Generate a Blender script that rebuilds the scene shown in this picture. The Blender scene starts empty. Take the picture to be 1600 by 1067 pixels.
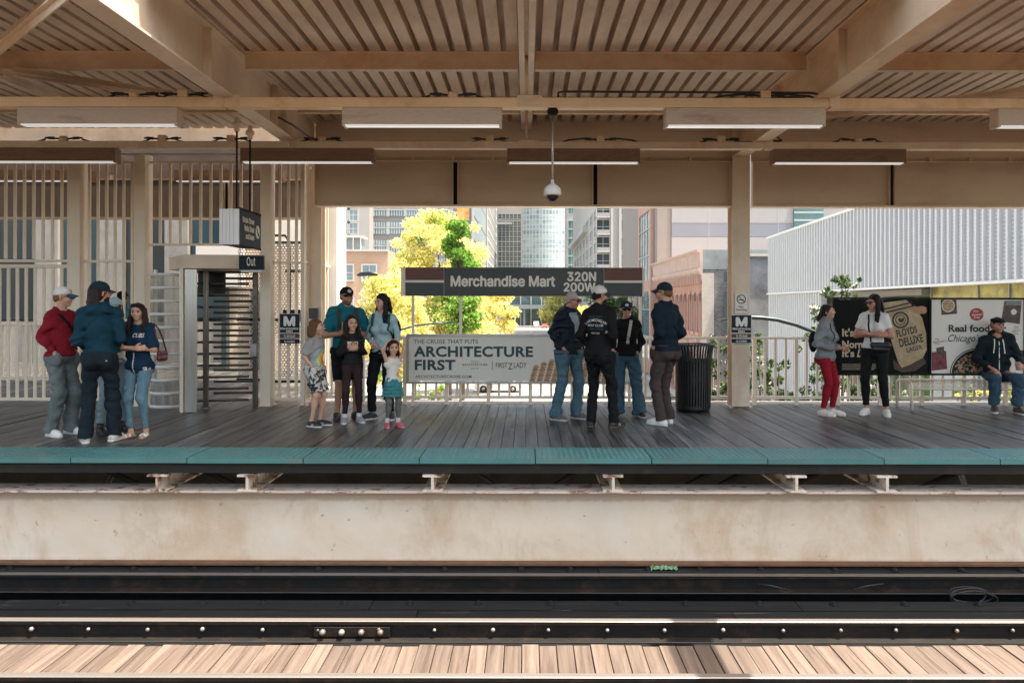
import bpy, math, random
import numpy as np
from mathutils import Vector, Matrix
random.seed(7)
R = math.radians
S = bpy.context.scene
COL = S.collection

# ------------------------------------------------------------------ camera
EYE = 1.6; F = 1200.0; VX, VY = 822.0, 475.0
cam_d = bpy.data.cameras.new('camera'); cam = bpy.data.objects.new('camera', cam_d); COL.objects.link(cam)
cam.location = (0, 0, EYE); cam.rotation_euler = (R(90), R(-0.1), 0)
cam_d.sensor_width = 36.0; cam_d.lens = 27.0
cam_d.shift_x = -(VX - 800) / 1600.0; cam_d.shift_y = (VY - 533.5) / 1600.0
cam_d.clip_start = 0.1; cam_d.clip_end = 3000
S.camera = cam

# ------------------------------------------------------------------ sky, sun, exposure
SUN = Vector((0.345, -0.09, 1.0)).normalized()
w = bpy.data.worlds.new('World'); S.world = w; w.use_nodes = True
nt = w.node_tree; bg = nt.nodes['Background']
sky = nt.nodes.new('ShaderNodeTexSky'); sky.sky_type = 'NISHITA'; sky.sun_disc = False
sky.sun_elevation = math.asin(SUN.z); sky.sun_rotation = math.atan2(SUN.x, SUN.y)
sky.air_density = 1.0; sky.dust_density = 4.0; sky.ozone_density = 0.5
tint = nt.nodes.new('ShaderNodeMix'); tint.data_type = 'RGBA'; tint.blend_type = 'MULTIPLY'; tint.inputs[0].default_value = 1.0
tint.inputs[7].default_value = (1.0, 0.937, 0.81, 1)      # warm white balance of the photograph
nt.links.new(sky.outputs[0], tint.inputs[6]); nt.links.new(tint.outputs[2], bg.inputs[0]); bg.inputs[1].default_value = 0.15
sun_d = bpy.data.lights.new('sun', 'SUN'); sun_d.energy = 3.4; sun_d.angle = R(0.5); sun_d.color = (1.0, 0.90, 0.76)
sun = bpy.data.objects.new('sun', sun_d); COL.objects.link(sun)
sun.rotation_euler = (-SUN).to_track_quat('-Z', 'Y').to_euler()
S.view_settings.view_transform = 'Standard'; S.view_settings.look = 'None'
S.view_settings.exposure = 2.0; S.view_settings.gamma = 1.0
S.render.engine = 'CYCLES'
cy = S.cycles
cy.max_bounces = 9; cy.diffuse_bounces = 6; cy.glossy_bounces = 3; cy.transmission_bounces = 4
cy.transparent_max_bounces = 12; cy.sample_clamp_indirect = 6.0; cy.use_denoising = True
cy.caustics_reflective = False; cy.caustics_refractive = False

# ------------------------------------------------------------------ helpers
def PX(x, Y): return (x - VX) * Y / F
def PZ(y, Y): return EYE - (y - VY) * Y / F

def tag(o, label=None, cat=None, group=None, kind=None):
    if label: o['label'] = label
    if cat: o['category'] = cat
    if group: o['group'] = group
    if kind: o['kind'] = kind
    return o
def empty(name, loc=(0, 0, 0), rz=0.0, label=None, cat=None, group=None):
    o = bpy.data.objects.new(name, None); COL.objects.link(o)
    o.location = loc; o.rotation_euler = (0, 0, rz); o.empty_display_size = 0.1
    return tag(o, label, cat, group)
def link_mesh(name, me, parent=None):
    o = bpy.data.objects.new(name, me); COL.objects.link(o)
    if parent is not None: o.parent = parent
    return o
def kids(o): return [c for c in bpy.data.objects if c.parent == o]
def dup(o, parent=None):
    c = o.copy(); COL.objects.link(c); c.parent = parent
    for ch in list(o.children): dup(ch, c)
    return c

class MB:
    def __init__(s): s.v = []; s.f = []; s.m = []; s.sm = []
    def add(s, vs, fs, mi=0, smooth=False):
        b = len(s.v); s.v += [tuple(p) for p in vs]
        for f in fs: s.f.append(tuple(b + i for i in f)); s.m.append(mi); s.sm.append(smooth)
        return s
    def box(s, x0, x1, y0, y1, z0, z1, mi=0):
        if x0 > x1: x0, x1 = x1, x0
        if y0 > y1: y0, y1 = y1, y0
        if z0 > z1: z0, z1 = z1, z0
        vs = [(x0,y0,z0),(x1,y0,z0),(x1,y1,z0),(x0,y1,z0),(x0,y0,z1),(x1,y0,z1),(x1,y1,z1),(x0,y1,z1)]
        return s.add(vs, [(0,3,2,1),(4,5,6,7),(0,1,5,4),(1,2,6,5),(2,3,7,6),(3,0,4,7)], mi)
    def prism(s, prof, ax, a0, a1, mi=0):
        n = len(prof)
        def p3(p, a):
            return (a, p[0], p[1]) if ax == 'x' else (p[0], a, p[1]) if ax == 'y' else (p[0], p[1], a)
        vs = [p3(p, a0) for p in prof] + [p3(p, a1) for p in prof]
        fs = [(i, (i+1) % n, (i+1) % n + n, i + n) for i in range(n)] + [tuple(range(n))[::-1], tuple(range(n, 2*n))]
        return s.add(vs, fs, mi)
    def tube(s, pts, r, n=8, mi=0, r1=None, cap=True):
        pts = [Vector(p) for p in pts]; m = len(pts); vs = []; fs = []
        up = None
        for i, p in enumerate(pts):
            t = (pts[min(i+1, m-1)] - pts[max(i-1, 0)]).normalized()
            if up is None:
                up = Vector((0,0,1)) if abs(t.z) < 0.9 else Vector((1,0,0))
            a = t.cross(up).normalized(); b = a.cross(t).normalized(); up = b
            rr = r if r1 is None else r + (r1 - r) * i / max(m-1, 1)
            if isinstance(r, (list, tuple)): rr = r[i]
            for k in range(n):
                an = 2*math.pi*k/n
                vs.append(p + (a*math.cos(an) + b*math.sin(an)) * rr)
        for i in range(m-1):
            for k in range(n):
                fs.append((i*n+k, i*n+(k+1) % n, (i+1)*n+(k+1) % n, (i+1)*n+k))
        if cap: fs += [tuple(range(n))[::-1], tuple(range((m-1)*n, m*n))]
        return s.add(vs, fs, mi, True)
    def lathe(s, prof, c, n=24, mi=0, smooth=True, a0=0.0, a1=None):
        full = a1 is None
        if full: a1 = a0 + 2*math.pi
        k = n if full else n + 1; vs = []; fs = []
        for (r, z) in prof:
            for i in range(k):
                a = a0 + (a1-a0)*i/n
                vs.append((c[0] + r*math.cos(a), c[1] + r*math.sin(a), c[2] + z))
        for j in range(len(prof)-1):
            for i in range(n):
                i2 = (i+1) % k if full else i+1
                fs.append((j*k+i, j*k+i2, (j+1)*k+i2, (j+1)*k+i))
        return s.add(vs, fs, mi, smooth)
    def quad(s, a, b, c, d, mi=0): return s.add([a,b,c,d], [(0,1,2,3)], mi)
    def build(s, name, mats, parent=None, bevel=0.0):
        me = bpy.data.meshes.new(name); me.from_pydata(s.v, [], s.f)
        if not isinstance(mats, (list, tuple)): mats = [mats]
        for m in mats: me.materials.append(m)
        me.polygons.foreach_set('material_index', s.m); me.polygons.foreach_set('use_smooth', s.sm)
        me.update()
        o = link_mesh(name, me, parent)
        if bevel:
            b = o.modifiers.new('bevel', 'BEVEL'); b.width = bevel; b.segments = 2; b.limit_method = 'ANGLE'; b.angle_limit = R(40)
        return o

def np_mesh(name, verts, faces, mats, midx=None, smooth=True, parent=None):
    me = bpy.data.meshes.new(name); nv, nf, k = len(verts), len(faces), faces.shape[1]
    me.vertices.add(nv); me.vertices.foreach_set('co', np.ascontiguousarray(verts, np.float32).ravel())
    me.loops.add(nf*k); me.loops.foreach_set('vertex_index', np.ascontiguousarray(faces, np.int32).ravel())
    me.polygons.add(nf); me.polygons.foreach_set('loop_start', np.arange(0, nf*k, k, dtype=np.int32))
    for m in (mats if isinstance(mats, (list, tuple)) else [mats]): me.materials.append(m)
    if midx is not None: me.polygons.foreach_set('material_index', np.ascontiguousarray(midx, np.int32))
    me.polygons.foreach_set('use_smooth', np.full(nf, smooth, bool))
    me.update(calc_edges=True); me.validate()
    return link_mesh(name, me, parent)

# ------------------------------------------------------------------ materials
MATS = {}
def new_mat(name):
    m = bpy.data.materials.new(name); m.use_nodes = True
    n = m.node_tree; b = n.nodes['Principled BSDF']
    return m, n, b
def nd(n, t, **kw):
    x = n.nodes.new(t)
    for k, v in kw.items(): setattr(x, k, v)
    return x
def ramp(n, fac, stops):
    r = nd(n, 'ShaderNodeValToRGB'); e = r.color_ramp.elements
    while len(e) < len(stops): e.new(0.5)
    for i, (p, c) in enumerate(stops):
        e[i].position = p; e[i].color = (c[0], c[1], c[2], 1)
    n.links.new(fac, r.inputs[0]); return r.outputs[0]
def coords(n, scale=(1,1,1), world=True, rot=(0,0,0)):
    mp = nd(n, 'ShaderNodeMapping'); mp.inputs['Scale'].default_value = scale; mp.inputs['Rotation'].default_value = rot
    if world:
        g = nd(n, 'ShaderNodeNewGeometry'); n.links.new(g.outputs['Position'], mp.inputs[0])
    else:
        g = nd(n, 'ShaderNodeTexCoord'); n.links.new(g.outputs['Object'], mp.inputs[0])
    return mp.outputs[0]
def noise(n, vec, scale=5, detail=4, rough=0.6, dist=0.0):
    t = nd(n, 'ShaderNodeTexNoise'); t.inputs['Scale'].default_value = scale; t.inputs['Detail'].default_value = detail
    t.inputs['Roughness'].default_value = rough; t.inputs['Distortion'].default_value = dist
    n.links.new(vec, t.inputs['Vector']); return t.outputs['Fac']
def mixc(n, fac, a, b, mode='MIX'):
    x = nd(n, 'ShaderNodeMix', data_type='RGBA', blend_type=mode)
    for s_, v in ((x.inputs[0], fac), (x.inputs[6], a), (x.inputs[7], b)):
        if isinstance(v, (int, float)): s_.default_value = v
        elif isinstance(v, (tuple, list)): s_.default_value = (v[0], v[1], v[2], 1)
        else: n.links.new(v, s_)
    return x.outputs[2]
def math_(n, op, a, b=None, c=None):
    x = nd(n, 'ShaderNodeMath', operation=op)
    for i, v in enumerate((a, b, c)):
        if v is None: continue
        if isinstance(v, (int, float)): x.inputs[i].default_value = v
        else: n.links.new(v, x.inputs[i])
    return x.outputs[0]
def bump(n, b, h, strength=0.3, dist=0.01):
    x = nd(n, 'ShaderNodeBump'); x.inputs['Strength'].default_value = strength; x.inputs['Distance'].default_value = dist
    n.links.new(h, x.inputs['Height']); n.links.new(x.outputs[0], b.inputs['Normal'])
def sc(c, k): return tuple(min(1, x*k) for x in c)

def mat(name, col, rough=0.6, metal=0.0, var=0.15, scale=4.0, stretch=(1,1,1), world=True, bmp=0.0, bscale=60, spec=0.5,
        stain=None, stain_amt=0.5, stain_scale=1.5, stain_stretch=(1,1,1), stain_lo=0.52, stain_hi=0.72, island=0.0, objrand=0.0, emit=0.0, alpha=1.0, trans=0.0):
    if name in MATS: return MATS[name]
    m, n, b = new_mat(name); MATS[name] = m
    v = coords(n, stretch, world)
    f = noise(n, v, scale, 5, 0.65)
    c = ramp(n, f, [(0.28, sc(col, 1-var)), (0.72, sc(col, 1+var))])
    if stain:
        v2 = coords(n, stain_stretch, world)
        f2 = noise(n, v2, stain_scale, 6, 0.7, 0.3)
        f2 = ramp(n, f2, [(stain_lo, (0,0,0)), (stain_hi, (stain_amt,)*3)])
        c = mixc(n, f2, c, stain)
    if island:
        g = nd(n, 'ShaderNodeNewGeometry')
        r_ = ramp(n, g.outputs['Random Per Island'], [(0, (1-island,)*3), (1, (1,)*3)])
        c = mixc(n, 1.0, c, r_, 'MULTIPLY')
    if objrand:
        oi = nd(n, 'ShaderNodeObjectInfo'); r_ = ramp(n, oi.outputs['Random'], [(0, (1-objrand,)*3), (1, (1,)*3)]); c = mixc(n, 1.0, c, r_, 'MULTIPLY')
    n.links.new(c, b.inputs['Base Color'])
    b.inputs['Roughness'].default_value = rough; b.inputs['Metallic'].default_value = metal
    b.inputs['Specular IOR Level'].default_value = spec
    if bmp:
        h = noise(n, coords(n, (1,1,1), world), bscale, 3, 0.6); bump(n, b, h, bmp, 0.01)
    if emit:
        b.inputs['Emission Color'].default_value = (*col, 1); b.inputs['Emission Strength'].default_value = emit
    if alpha < 1: b.inputs['Alpha'].default_value = alpha
    if trans: b.inputs['Transmission Weight'].default_value = trans
    return m

RUST = (0.30, 0.13, 0.05)
M = {}
M['paint'] = mat('station_paint', (0.74, 0.61, 0.475), 0.45, var=0.12, scale=1.6, stain=(0.50, 0.31, 0.17), stain_amt=0.65, stain_scale=1.1, stain_stretch=(1,1,0.5), bmp=0.08, bscale=25)
M['paint_dirty'] = mat('stained_paint', (0.78, 0.60, 0.42), 0.5, var=0.12, scale=2.0, stain=(0.52, 0.25, 0.08), stain_amt=0.7, stain_scale=1.6, stain_stretch=(1,.6,1.6), stain_lo=0.45, stain_hi=0.75, bmp=0.1, bscale=30)
M['paint_bounce_lit'] = mat('bounce_lit_channel_paint', (0.82, 0.57, 0.34), 0.45, var=0.10, scale=1.5, stain=(0.50, 0.24, 0.08), stain_amt=0.6, stain_scale=1.4, bmp=0.06, bscale=30)  # warm bounced light painted into the channel colour, rust stains on top
M['paint_girder'] = mat('girder_paint', (0.68, 0.555, 0.43), 0.55, var=0.06, scale=0.9, stretch=(1,1,2.5), stain=(0.40, 0.28, 0.18), stain_amt=0.35, stain_scale=0.8, stain_stretch=(1,1,2.2), bmp=0.06, bscale=18)
M['paint_bars'] = mat('bar_paint', (0.80, 0.69, 0.56), 0.45, var=0.06, scale=2)
M['deck'] = mat('deck_paint', (0.68, 0.55, 0.435), 0.6, var=0.14, scale=3.0, stretch=(1,0.4,1), stain=(0.24, 0.17, 0.12), stain_amt=0.5, stain_scale=1.8, stain_stretch=(1,0.35,1), bmp=0.08)
M['dark'] = mat('dark_steel', (0.010, 0.010, 0.010), 0.7, var=0.4, scale=6, spec=.2)
M['black'] = mat('black_plastic', (0.012, 0.012, 0.013), 0.45, var=0.2, scale=8)
M['conduit'] = mat('conduit_rubber', (0.035, 0.032, 0.03), 0.5, var=0.3, scale=9)
M['fixture'] = mat('fixture_shell', (0.54, 0.43, 0.335), 0.5, var=0.12, scale=2, stretch=(6,6,40), stain=(0.25, 0.15, 0.09), stain_amt=0.55, stain_scale=2.2, stain_stretch=(0.6,1,3), bmp=0.05)
M['fixture_rusty'] = mat('rusty_fixture_shell', (0.24, 0.145, 0.09), 0.55, var=0.2, scale=2, stretch=(5,6,30), stain=(0.16, 0.075, 0.035), stain_amt=0.7, stain_scale=2.6, stain_stretch=(0.7,1,3), bmp=0.06)
M['lens'] = mat('lit_diffuser', (0.86, 0.86, 0.82), 0.3, var=0.01, emit=0.12)
M['stainless'] = mat('stainless_steel', (0.55, 0.53, 0.50), 0.32, 1.0, var=0.08, scale=3, stretch=(8,8,0.6))
M['steel'] = mat('galvanised_steel', (0.45, 0.44, 0.42), 0.45, 0.8, var=0.15, scale=8)
M['white'] = mat('white_paint', (0.78, 0.77, 0.74), 0.5, var=0.03)
M['cream'] = mat('cream_letter', (0.80, 0.74, 0.64), 0.5, var=0.02)
M['sign_dark'] = mat('sign_charcoal', (0.035, 0.040, 0.042), 0.4, var=0.22, scale=2.2, stretch=(0.7,1,1.5))
M['sign_navy'] = mat('sign_navy', (0.010, 0.018, 0.028), 0.5, var=0.15, spec=.25)
M['sign_brown'] = mat('sign_brown', (0.11, 0.024, 0.010), 0.38, var=0.25, scale=2.0)
M['sign_white'] = mat('sign_white', (0.80, 0.76, 0.70), 0.5, var=0.02)
M['concrete'] = mat('concrete', (0.42, 0.40, 0.37), 0.85, var=0.12, scale=0.6, bmp=0.15, bscale=6)
M['rail_dark'] = mat('rail_side', (0.010, 0.009, 0.008), 0.7, 0.0, spec=.2, var=0.35, scale=5, stain=(0.05, 0.026, 0.015), stain_amt=0.7, stain_scale=6, stain_stretch=(0.6,1,1), bmp=0.2, bscale=40)
M['rail_top'] = mat('rail_polished_head', (0.20, 0.18, 0.165), 0.42, 0.4, var=0.08, scale=3, stretch=(0.2,6,1))
M['rail_dull'] = mat('rail_dull_head', (0.11, 0.105, 0.10), 0.45, 0.3, var=0.2, scale=3, stretch=(0.2,6,1))
M['timber'] = mat('creosote_timber', (0.017, 0.019, 0.021), 0.75, var=0.4, scale=4, stretch=(0.5,8,8), stain=(0.16, 0.145, 0.13), stain_amt=0.9, stain_scale=3.0, stain_stretch=(0.5,9,9), stain_lo=0.60, stain_hi=0.72, spec=.2, bmp=0.3, bscale=30, island=0.4)

def wood(name, cols, along='y', island=0.35, rough=0.7, streak=None, bstr=0.35, gsc=1.0, stain_lo=0.5):
    m, n, b = new_mat(name)
    st = {'y': (26, 1.1, 26), 'x': (1.1, 26, 26)}[along]
    g = nd(n, 'ShaderNodeNewGeometry')
    add = nd(n, 'ShaderNodeVectorMath', operation='ADD')
    rv = nd(n, 'ShaderNodeCombineXYZ'); r10 = math_(n, 'MULTIPLY', g.outputs['Random Per Island'], 57.0)
    for i in range(3): n.links.new(r10, rv.inputs[i])
    v = coords(n, tuple(q*gsc for q in st)); n.links.new(v, add.inputs[0]); n.links.new(rv.outputs[0], add.inputs[1])
    f = noise(n, add.outputs[0], 1.0, 6, 0.62, 0.6)
    c = ramp(n, f, [(0.25, cols[0]), (0.5, cols[1]), (0.75, cols[2])])
    isl = ramp(n, g.outputs['Random Per Island'], [(0, (1-island,)*3), (1, (1+0*island,)*3)])
    c = mixc(n, 1.0, c, isl, 'MULTIPLY')
    if streak:
        st2 = {'y': (9, 0.8, 9), 'x': (0.8, 9, 9)}[along]
        f2 = noise(n, coords(n, st2), 1.0, 5, 0.65, 0.4)
        f2 = ramp(n, f2, [(stain_lo, (0,0,0)), (stain_lo+0.22, (0.8,)*3)])
        c = mixc(n, f2, c, streak)
    n.links.new(c, b.inputs['Base Color'])
    rr = ramp(n, f, [(0.3, (rough-0.12,)*3), (0.7, (rough+0.1,)*3)]); n.links.new(rr, b.inputs['Roughness'])
    bump(n, b, f, bstr, 0.006)
    return m
M['platform'] = wood('weathered_platform_wood', [(0.026,0.026,0.024),(0.112,0.111,0.102),(0.29,0.285,0.26)], 'y', 0.55, 0.42, (0.012,0.012,0.011), 0.5, 1.0, 0.42)
M['footwalk'] = wood('fresh_footwalk_wood', [(0.065,0.043,0.034),(0.165,0.121,0.096),(0.22,0.172,0.14)], 'y', 0.34, 0.8, (0.085,0.064,0.054), 0.5, 0.8, 0.55)
M['teal'] = mat('teal_tile', (0.068, 0.205, 0.20), 0.5, var=0.12, scale=2.5, stain=(0.13,0.16,0.15), stain_amt=0.85, stain_scale=2.4, stain_stretch=(.6,2,1), stain_lo=.5, stain_hi=.68, objrand=.22)
# ================================================================== the track and the platform
XL, XR = -12.0, 12.0
mb = MB(); mb.box(-40, 40, -3.0, 8.6, -1.75, -1.52); mb.box(-25, 25, 8.06, 8.6, -1.519, -1.16)
tag(mb.build('track_bed', M['dark']), kind='structure')

def ibeam(w, h, tw, tf, cx, z0, flip=False):
    """I profile in (u, z), centred on cx, bottom at z0"""
    a, t = w/2, tw/2
    return [(cx-a,z0),(cx+a,z0),(cx+a,z0+tf),(cx+t,z0+tf),(cx+t,z0+h-tf),(cx+a,z0+h-tf),(cx+a,z0+h),(cx-a,z0+h),(cx-a,z0+h-tf),(cx-t,z0+h-tf),(cx-t,z0+tf),(cx-a,z0+tf)]

# platform boards
mb = MB(); x = XL - 2
rs = random.Random(3)
while x < XR + 2:
    wd = 0.14
    dz = rs.uniform(-0.003, 0.003)
    y1 = 12.36 + rs.uniform(-0.006, 0.006) if x > -3.6 else 22.0
    cuts = [8.54, y1]
    c = rs.uniform(9.2, 11.8)
    if rs.random() < 0.55: cuts = [8.54, c, y1]
    for a, b_ in zip(cuts[:-1], cuts[1:]):
        mb.box(x + 0.003, x + wd - 0.003, a + 0.002, b_ - 0.002, -0.045 + dz, dz + rs.uniform(-0.0015, 0.0015))
    x += wd
o = mb.build('platform', M['platform']); tag(o, kind='structure')
mb = MB(); mb.box(XL-2, XR+2, 8.60, 12.34, -.075, -.052)  # dark sheet added under the boards to block light through the gaps
tag(mb.build('dark_backing_sheet', M['dark']), kind='structure')
# tactile edge strip
strip = empty('tactile_edge_strip', (0, 7.93, 0), label='teal studded warning strip along the front edge of the wooden platform', cat='tactile strip')
tile_mb = MB()
L = 1.2
tile_mb.box(0.005, L-0.005, 0, 0.60, -0.048, 0.006)
for i in range(20):
    for j in range(9):
        cx, cyy = 0.03 + i*0.06, 0.055 + j*0.06
        r0, r1, h = 0.017, 0.010, 0.0115
        vs = [(cx+r0*math.cos(k*math.pi/3), cyy+r0*math.sin(k*math.pi/3), 0.0058) for k in range(6)] + [(cx+r1*math.cos(k*math.pi/3), cyy+r1*math.sin(k*math.pi/3), h) for k in range(6)]
        tile_mb.add(vs, [(k, (k+1) % 6, (k+1) % 6+6, k+6) for k in range(6)] + [(6,7,8,9,10,11)])
t0 = tile_mb.build('tile', M['teal'], strip)
for i in range(-10, 10):
    t = t0 if i == -10 else t0.copy()
    if t is not t0: COL.objects.link(t); t.parent = strip
    t.location = (i*L + 0.10, 0, rs.uniform(-0.002, 0.002)); t.rotation_euler = (rs.uniform(-0.003, 0.003), 0, rs.uniform(-0.001, 0.001))
# edge stringer below
mb = MB(); mb.box(XL-2, XR+2, 8.0, 8.09, -0.165, -0.052)
tag(mb.build('edge_timber', mat('tarred_timber', (0.016,0.015,0.014), .8, var=.4, scale=6, stretch=(.5,4,8), stain=(0.05,0.035,0.025), stain_amt=.7, stain_scale=3), bevel=0.004), 'dark timber stringer tucked under the teal platform edge', 'timber')
mb = MB(); mb.box(XL-2, XR+2, 8.30, 8.40, -0.165, -0.052); mb.box(XL-2, XR+2, 9.4, 9.5, -0.165, -0.052); mb.box(XL-2, XR+2, 10.6, 10.7, -0.165, -0.052)
tag(mb.build('platform_joist', M['timber']), kind='structure')
M['rusty'] = mat('rusty_white_paint', (0.68, 0.58, 0.48), 0.65, var=0.15, scale=3, stain=(0.17,0.06,0.025), stain_amt=1.0, stain_scale=7, stain_lo=0.50, stain_hi=0.60, bmp=0.3, bscale=35)
cb = [(253,'narrow rusty steel beam end under the platform beneath the group by the turnstile'),(392,'rusty steel beam end under the platform beneath the turnstile exit'),(678,'rust spotted steel beam end under the platform below the cruise advertisement'),
      (957,'pale steel beam end under the platform below the man in the black jacket'),(1240,'pale steel beam end under the platform near the woman in red trousers'),(1380,'pale steel beam end under the platform beneath the woman in the white shirt')]
for px, lab in cb:
    X = PX(px, 8.06)
    mb = MB(); mb.prism(ibeam(0.21, 0.178, 0.030, 0.022, X, -0.352), 'y', 7.955, 12.2)
    tag(mb.build('cross_beam', M['rusty'], bevel=0.003), lab, 'steel beam', 'cross beam ends under the platform edge')
# diagonal knee braces and back girder in the dark below
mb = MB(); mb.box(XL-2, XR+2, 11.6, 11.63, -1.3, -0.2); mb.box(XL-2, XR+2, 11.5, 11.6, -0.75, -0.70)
tag(mb.build('back_girder', mat('shaded_girder_paint', (0.20,0.16,0.12), .7, var=.3, scale=2)), 'shadowed beige girder seen through the dark gap under the platform', 'girder')  # girder paint darkened to paint in the shade under the platform
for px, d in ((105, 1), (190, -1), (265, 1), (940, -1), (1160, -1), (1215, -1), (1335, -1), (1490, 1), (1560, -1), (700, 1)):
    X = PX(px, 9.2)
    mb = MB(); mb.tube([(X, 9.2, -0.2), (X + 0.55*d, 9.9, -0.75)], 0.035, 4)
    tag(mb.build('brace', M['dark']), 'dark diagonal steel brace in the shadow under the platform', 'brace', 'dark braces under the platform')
# plate girder
gd = empty('plate_girder', (0, 8.15, -1.15), label='long stained beige plate girder carrying the platform above the track', cat='girder')
def girder_face():
    m, n, b = new_mat('stained_girder_face')
    v = coords(n, (1,1,1))
    big = noise(n, coords(n, (0.7,1,0.75)), 1.0, 6, 0.68, 0.4)
    c = ramp(n, big, [(0.3, (0.60,0.43,0.285)), (0.5, (0.71,0.585,0.45)), (0.7, (0.75,0.665,0.56))])
    # dirt and painted flange shade, a ragged-edged band along the top
    g = nd(n, 'ShaderNodeNewGeometry'); sp = nd(n, 'ShaderNodeSeparateXYZ'); n.links.new(g.outputs['Position'], sp.inputs[0])
    nz = noise(n, coords(n, (3,1,3)), 2.0, 6, 0.7)
    edge = math_(n, 'ADD', sp.outputs[2], math_(n, 'MULTIPLY', nz, 0.09))
    band = ramp(n, math_(n, 'MULTIPLY_ADD', edge, 1.0, 1.0), [(0.545, (0,0,0)), (0.578, (0.6,)*3)])
    c = mixc(n, band, c, (0.33, 0.245, 0.18))
    # rusty runs
    run = noise(n, coords(n, (1.1,1,0.5)), 1.5, 6, 0.7, 0.5)
    run = ramp(n, run, [(0.5, (0,0,0)), (0.74, (0.7,)*3)])
    c = mixc(n, run, c, (0.50, 0.30, 0.16))
    spk = noise(n, v, 9.0, 8, 0.75); spk = ramp(n, spk, [(0.63, (0,0,0)), (0.70, (0.85,)*3)])
    c = mixc(n, spk, c, (0.25, 0.17, 0.12))
    low = ramp(n, math_(n, 'MULTIPLY_ADD', edge, 1.0, 1.4), [(0.27, (0.7,)*3), (0.36, (0,0,0))])
    c = mixc(n, low, c, (0.42, 0.24, 0.13))
    n.links.new(c, b.inputs['Base Color']); b.inputs['Roughness'].default_value = 0.5
    bump(n, b, noise(n, coords(n, (1,1,1)), 14, 6, 0.7), 0.25, 0.008)
    return m
M['girder_face'] = girder_face()
mb = MB(); mb.box(XL-2, XR+2, 0, 0.03, 0.03, 0.77); mb.build('web', M['girder_face'], gd)
mb = MB(); mb.box(XL-2, XR+2, -0.125, 0.20, 0.772, 0.795)
M['rust_edge'] = mat('peeling_flange', (0.60, 0.5, 0.42), 0.6, var=0.1, stain=(0.20,0.07,0.025), stain_amt=.8, stain_scale=9, stain_stretch=(0.6,1,1), stain_lo=0.54, stain_hi=0.60)
M['rust'] = mat('rust', (0.13,0.065,0.035), 0.8, var=0.35, scale=5, bmp=0.3)
mb.build('flange', M['rust_edge'], gd)
mb = MB(); mb.box(XL-2, XR+2, -0.10, 0.20, 0.008, 0.028); mb.build('flange', M['rust'], gd)
M['worn_bolt'] = mat('worn_bolt', (0.30,0.27,0.24), .5, .5, var=.6, scale=3, stain=(0.12,0.06,0.03), stain_amt=.9, stain_scale=4)
# ---- rails and timbers
def rail_prof(cy, top):
    z = top
    return [(cy-.068,z-.172),(cy+.068,z-.172),(cy+.068,z-.162),(cy+.012,z-.145),(cy+.009,z-.045),(cy+.036,z-.034),(cy+.036,z-.006),(cy+.028,z),(cy-.028,z),(cy-.036,z-.006),(cy-.036,z-.034),(cy-.009,z-.045),(cy-.012,z-.145),(cy-.068,z-.162)]
def rail(cy, top, label, head, bolts=True, joint=None, spikes=False):
    r = empty('rail', (0, cy, top-.172), label=label, cat='rail')
    mb = MB(); pr = [(a-cy, b-(top-.172)) for a, b in rail_prof(cy, top)]
    mb.prism(pr, 'x', -25, 25)
    for i, (a, b_) in enumerate(zip(pr, pr[1:]+pr[:1])):
        if min(a[1], b_[1]) > 0.16 or i == 13: mb.m[i] = 1  # foot's front edge takes the head colour as a painted sunlit line
    mb.build('rail_section', [M['rail_dark'], head], r)
    if bolts:
        bm = MB(); bm.lathe([(0,0.018),(0.014,0.016),(0.019,0.004),(0.019,-0.012),(0.0,-0.012)], (0,0,0), 8)
        b0 = bm.build('bolt', M['worn_bolt'], r); b0.rotation_euler = (R(90),0,0)
        first = True
        for i in range(-16, 17):
            X = i*0.503 + 0.22
            bo = b0 if first else b0.copy()
            if not first: COL.objects.link(bo); bo.parent = r
            first = False
            bo.location = (X + rs.uniform(-.025,.025), -0.03, 0.095 + rs.uniform(-.004,.004)); bo.rotation_euler = (R(90), rs.uniform(0,3), 0); q_ = rs.uniform(.75,1.1); bo.scale = (q_,q_,q_)
        if joint is not None:
            mb = MB(); mb.box(joint-.33, joint+.33, -0.042, -0.012, 0.035, 0.12); mb.build('joint_bar', M['rail_dark'], r, bevel=.004)
            for q in (-.25, -.085, .085, .25):
                bo = b0.copy(); COL.objects.link(bo); bo.parent = r; bo.location = (joint+q, -0.055, 0.08); bo.scale = (1.4,1.4,1.4)
    return r
rail(7.83, -1.15, 'dull steel rail nearest to the stained girder', M['rail_dull'], bolts=False)
rail(6.70, -1.15, 'polished steel rail with bolted joint bar beside the pale planks', M['rail_top'], True, PX(550, 6.65))
rail(5.70, -1.15, 'polished steel rail in front of the pale planks at the picture bottom', M['rail_top'], True)
def timber(y0, y1, z0, z1, label, bolts=0):
    r = empty('track_timber', (0, y0, z0), label=label, cat='timber')
    x = -24.0; mb = MB()
    while x < 24:
        l = rs.uniform(2.4, 4.2); mb.box(x, x+l-0.006, 0, (y1-y0), 0, z1-z0+rs.uniform(-.006,.004)); x += l
    mb.build('beam', M['timber'], r, bevel=.006)
    if bolts:
        bm = MB(); bm.lathe([(0,0.03),(0.022,0.028),(0.03,0.012),(0.045,0.006),(0.045,0),(0,0)], (0,0,0), 10)
        b0 = bm.build('bolt', M['dark'], r); k = 0; x = -12
        while x < 12:
            bo = b0 if k == 0 else b0.copy()
            if k: COL.objects.link(bo); bo.parent = r
            bo.location = (x + rs.uniform(-.08,.08), (y1-y0)*0.62, z1-z0-0.003); x += bolts; k += 1
    return r
timber(7.925, 8.04, -1.36, -1.166, 'dark guard timber with bolts below the beige girder', 0.66)
timber(7.30, 7.52, -1.45, -1.30, 'weathered dark timber between the two far rails, beside the dull one', 0.68)
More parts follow.
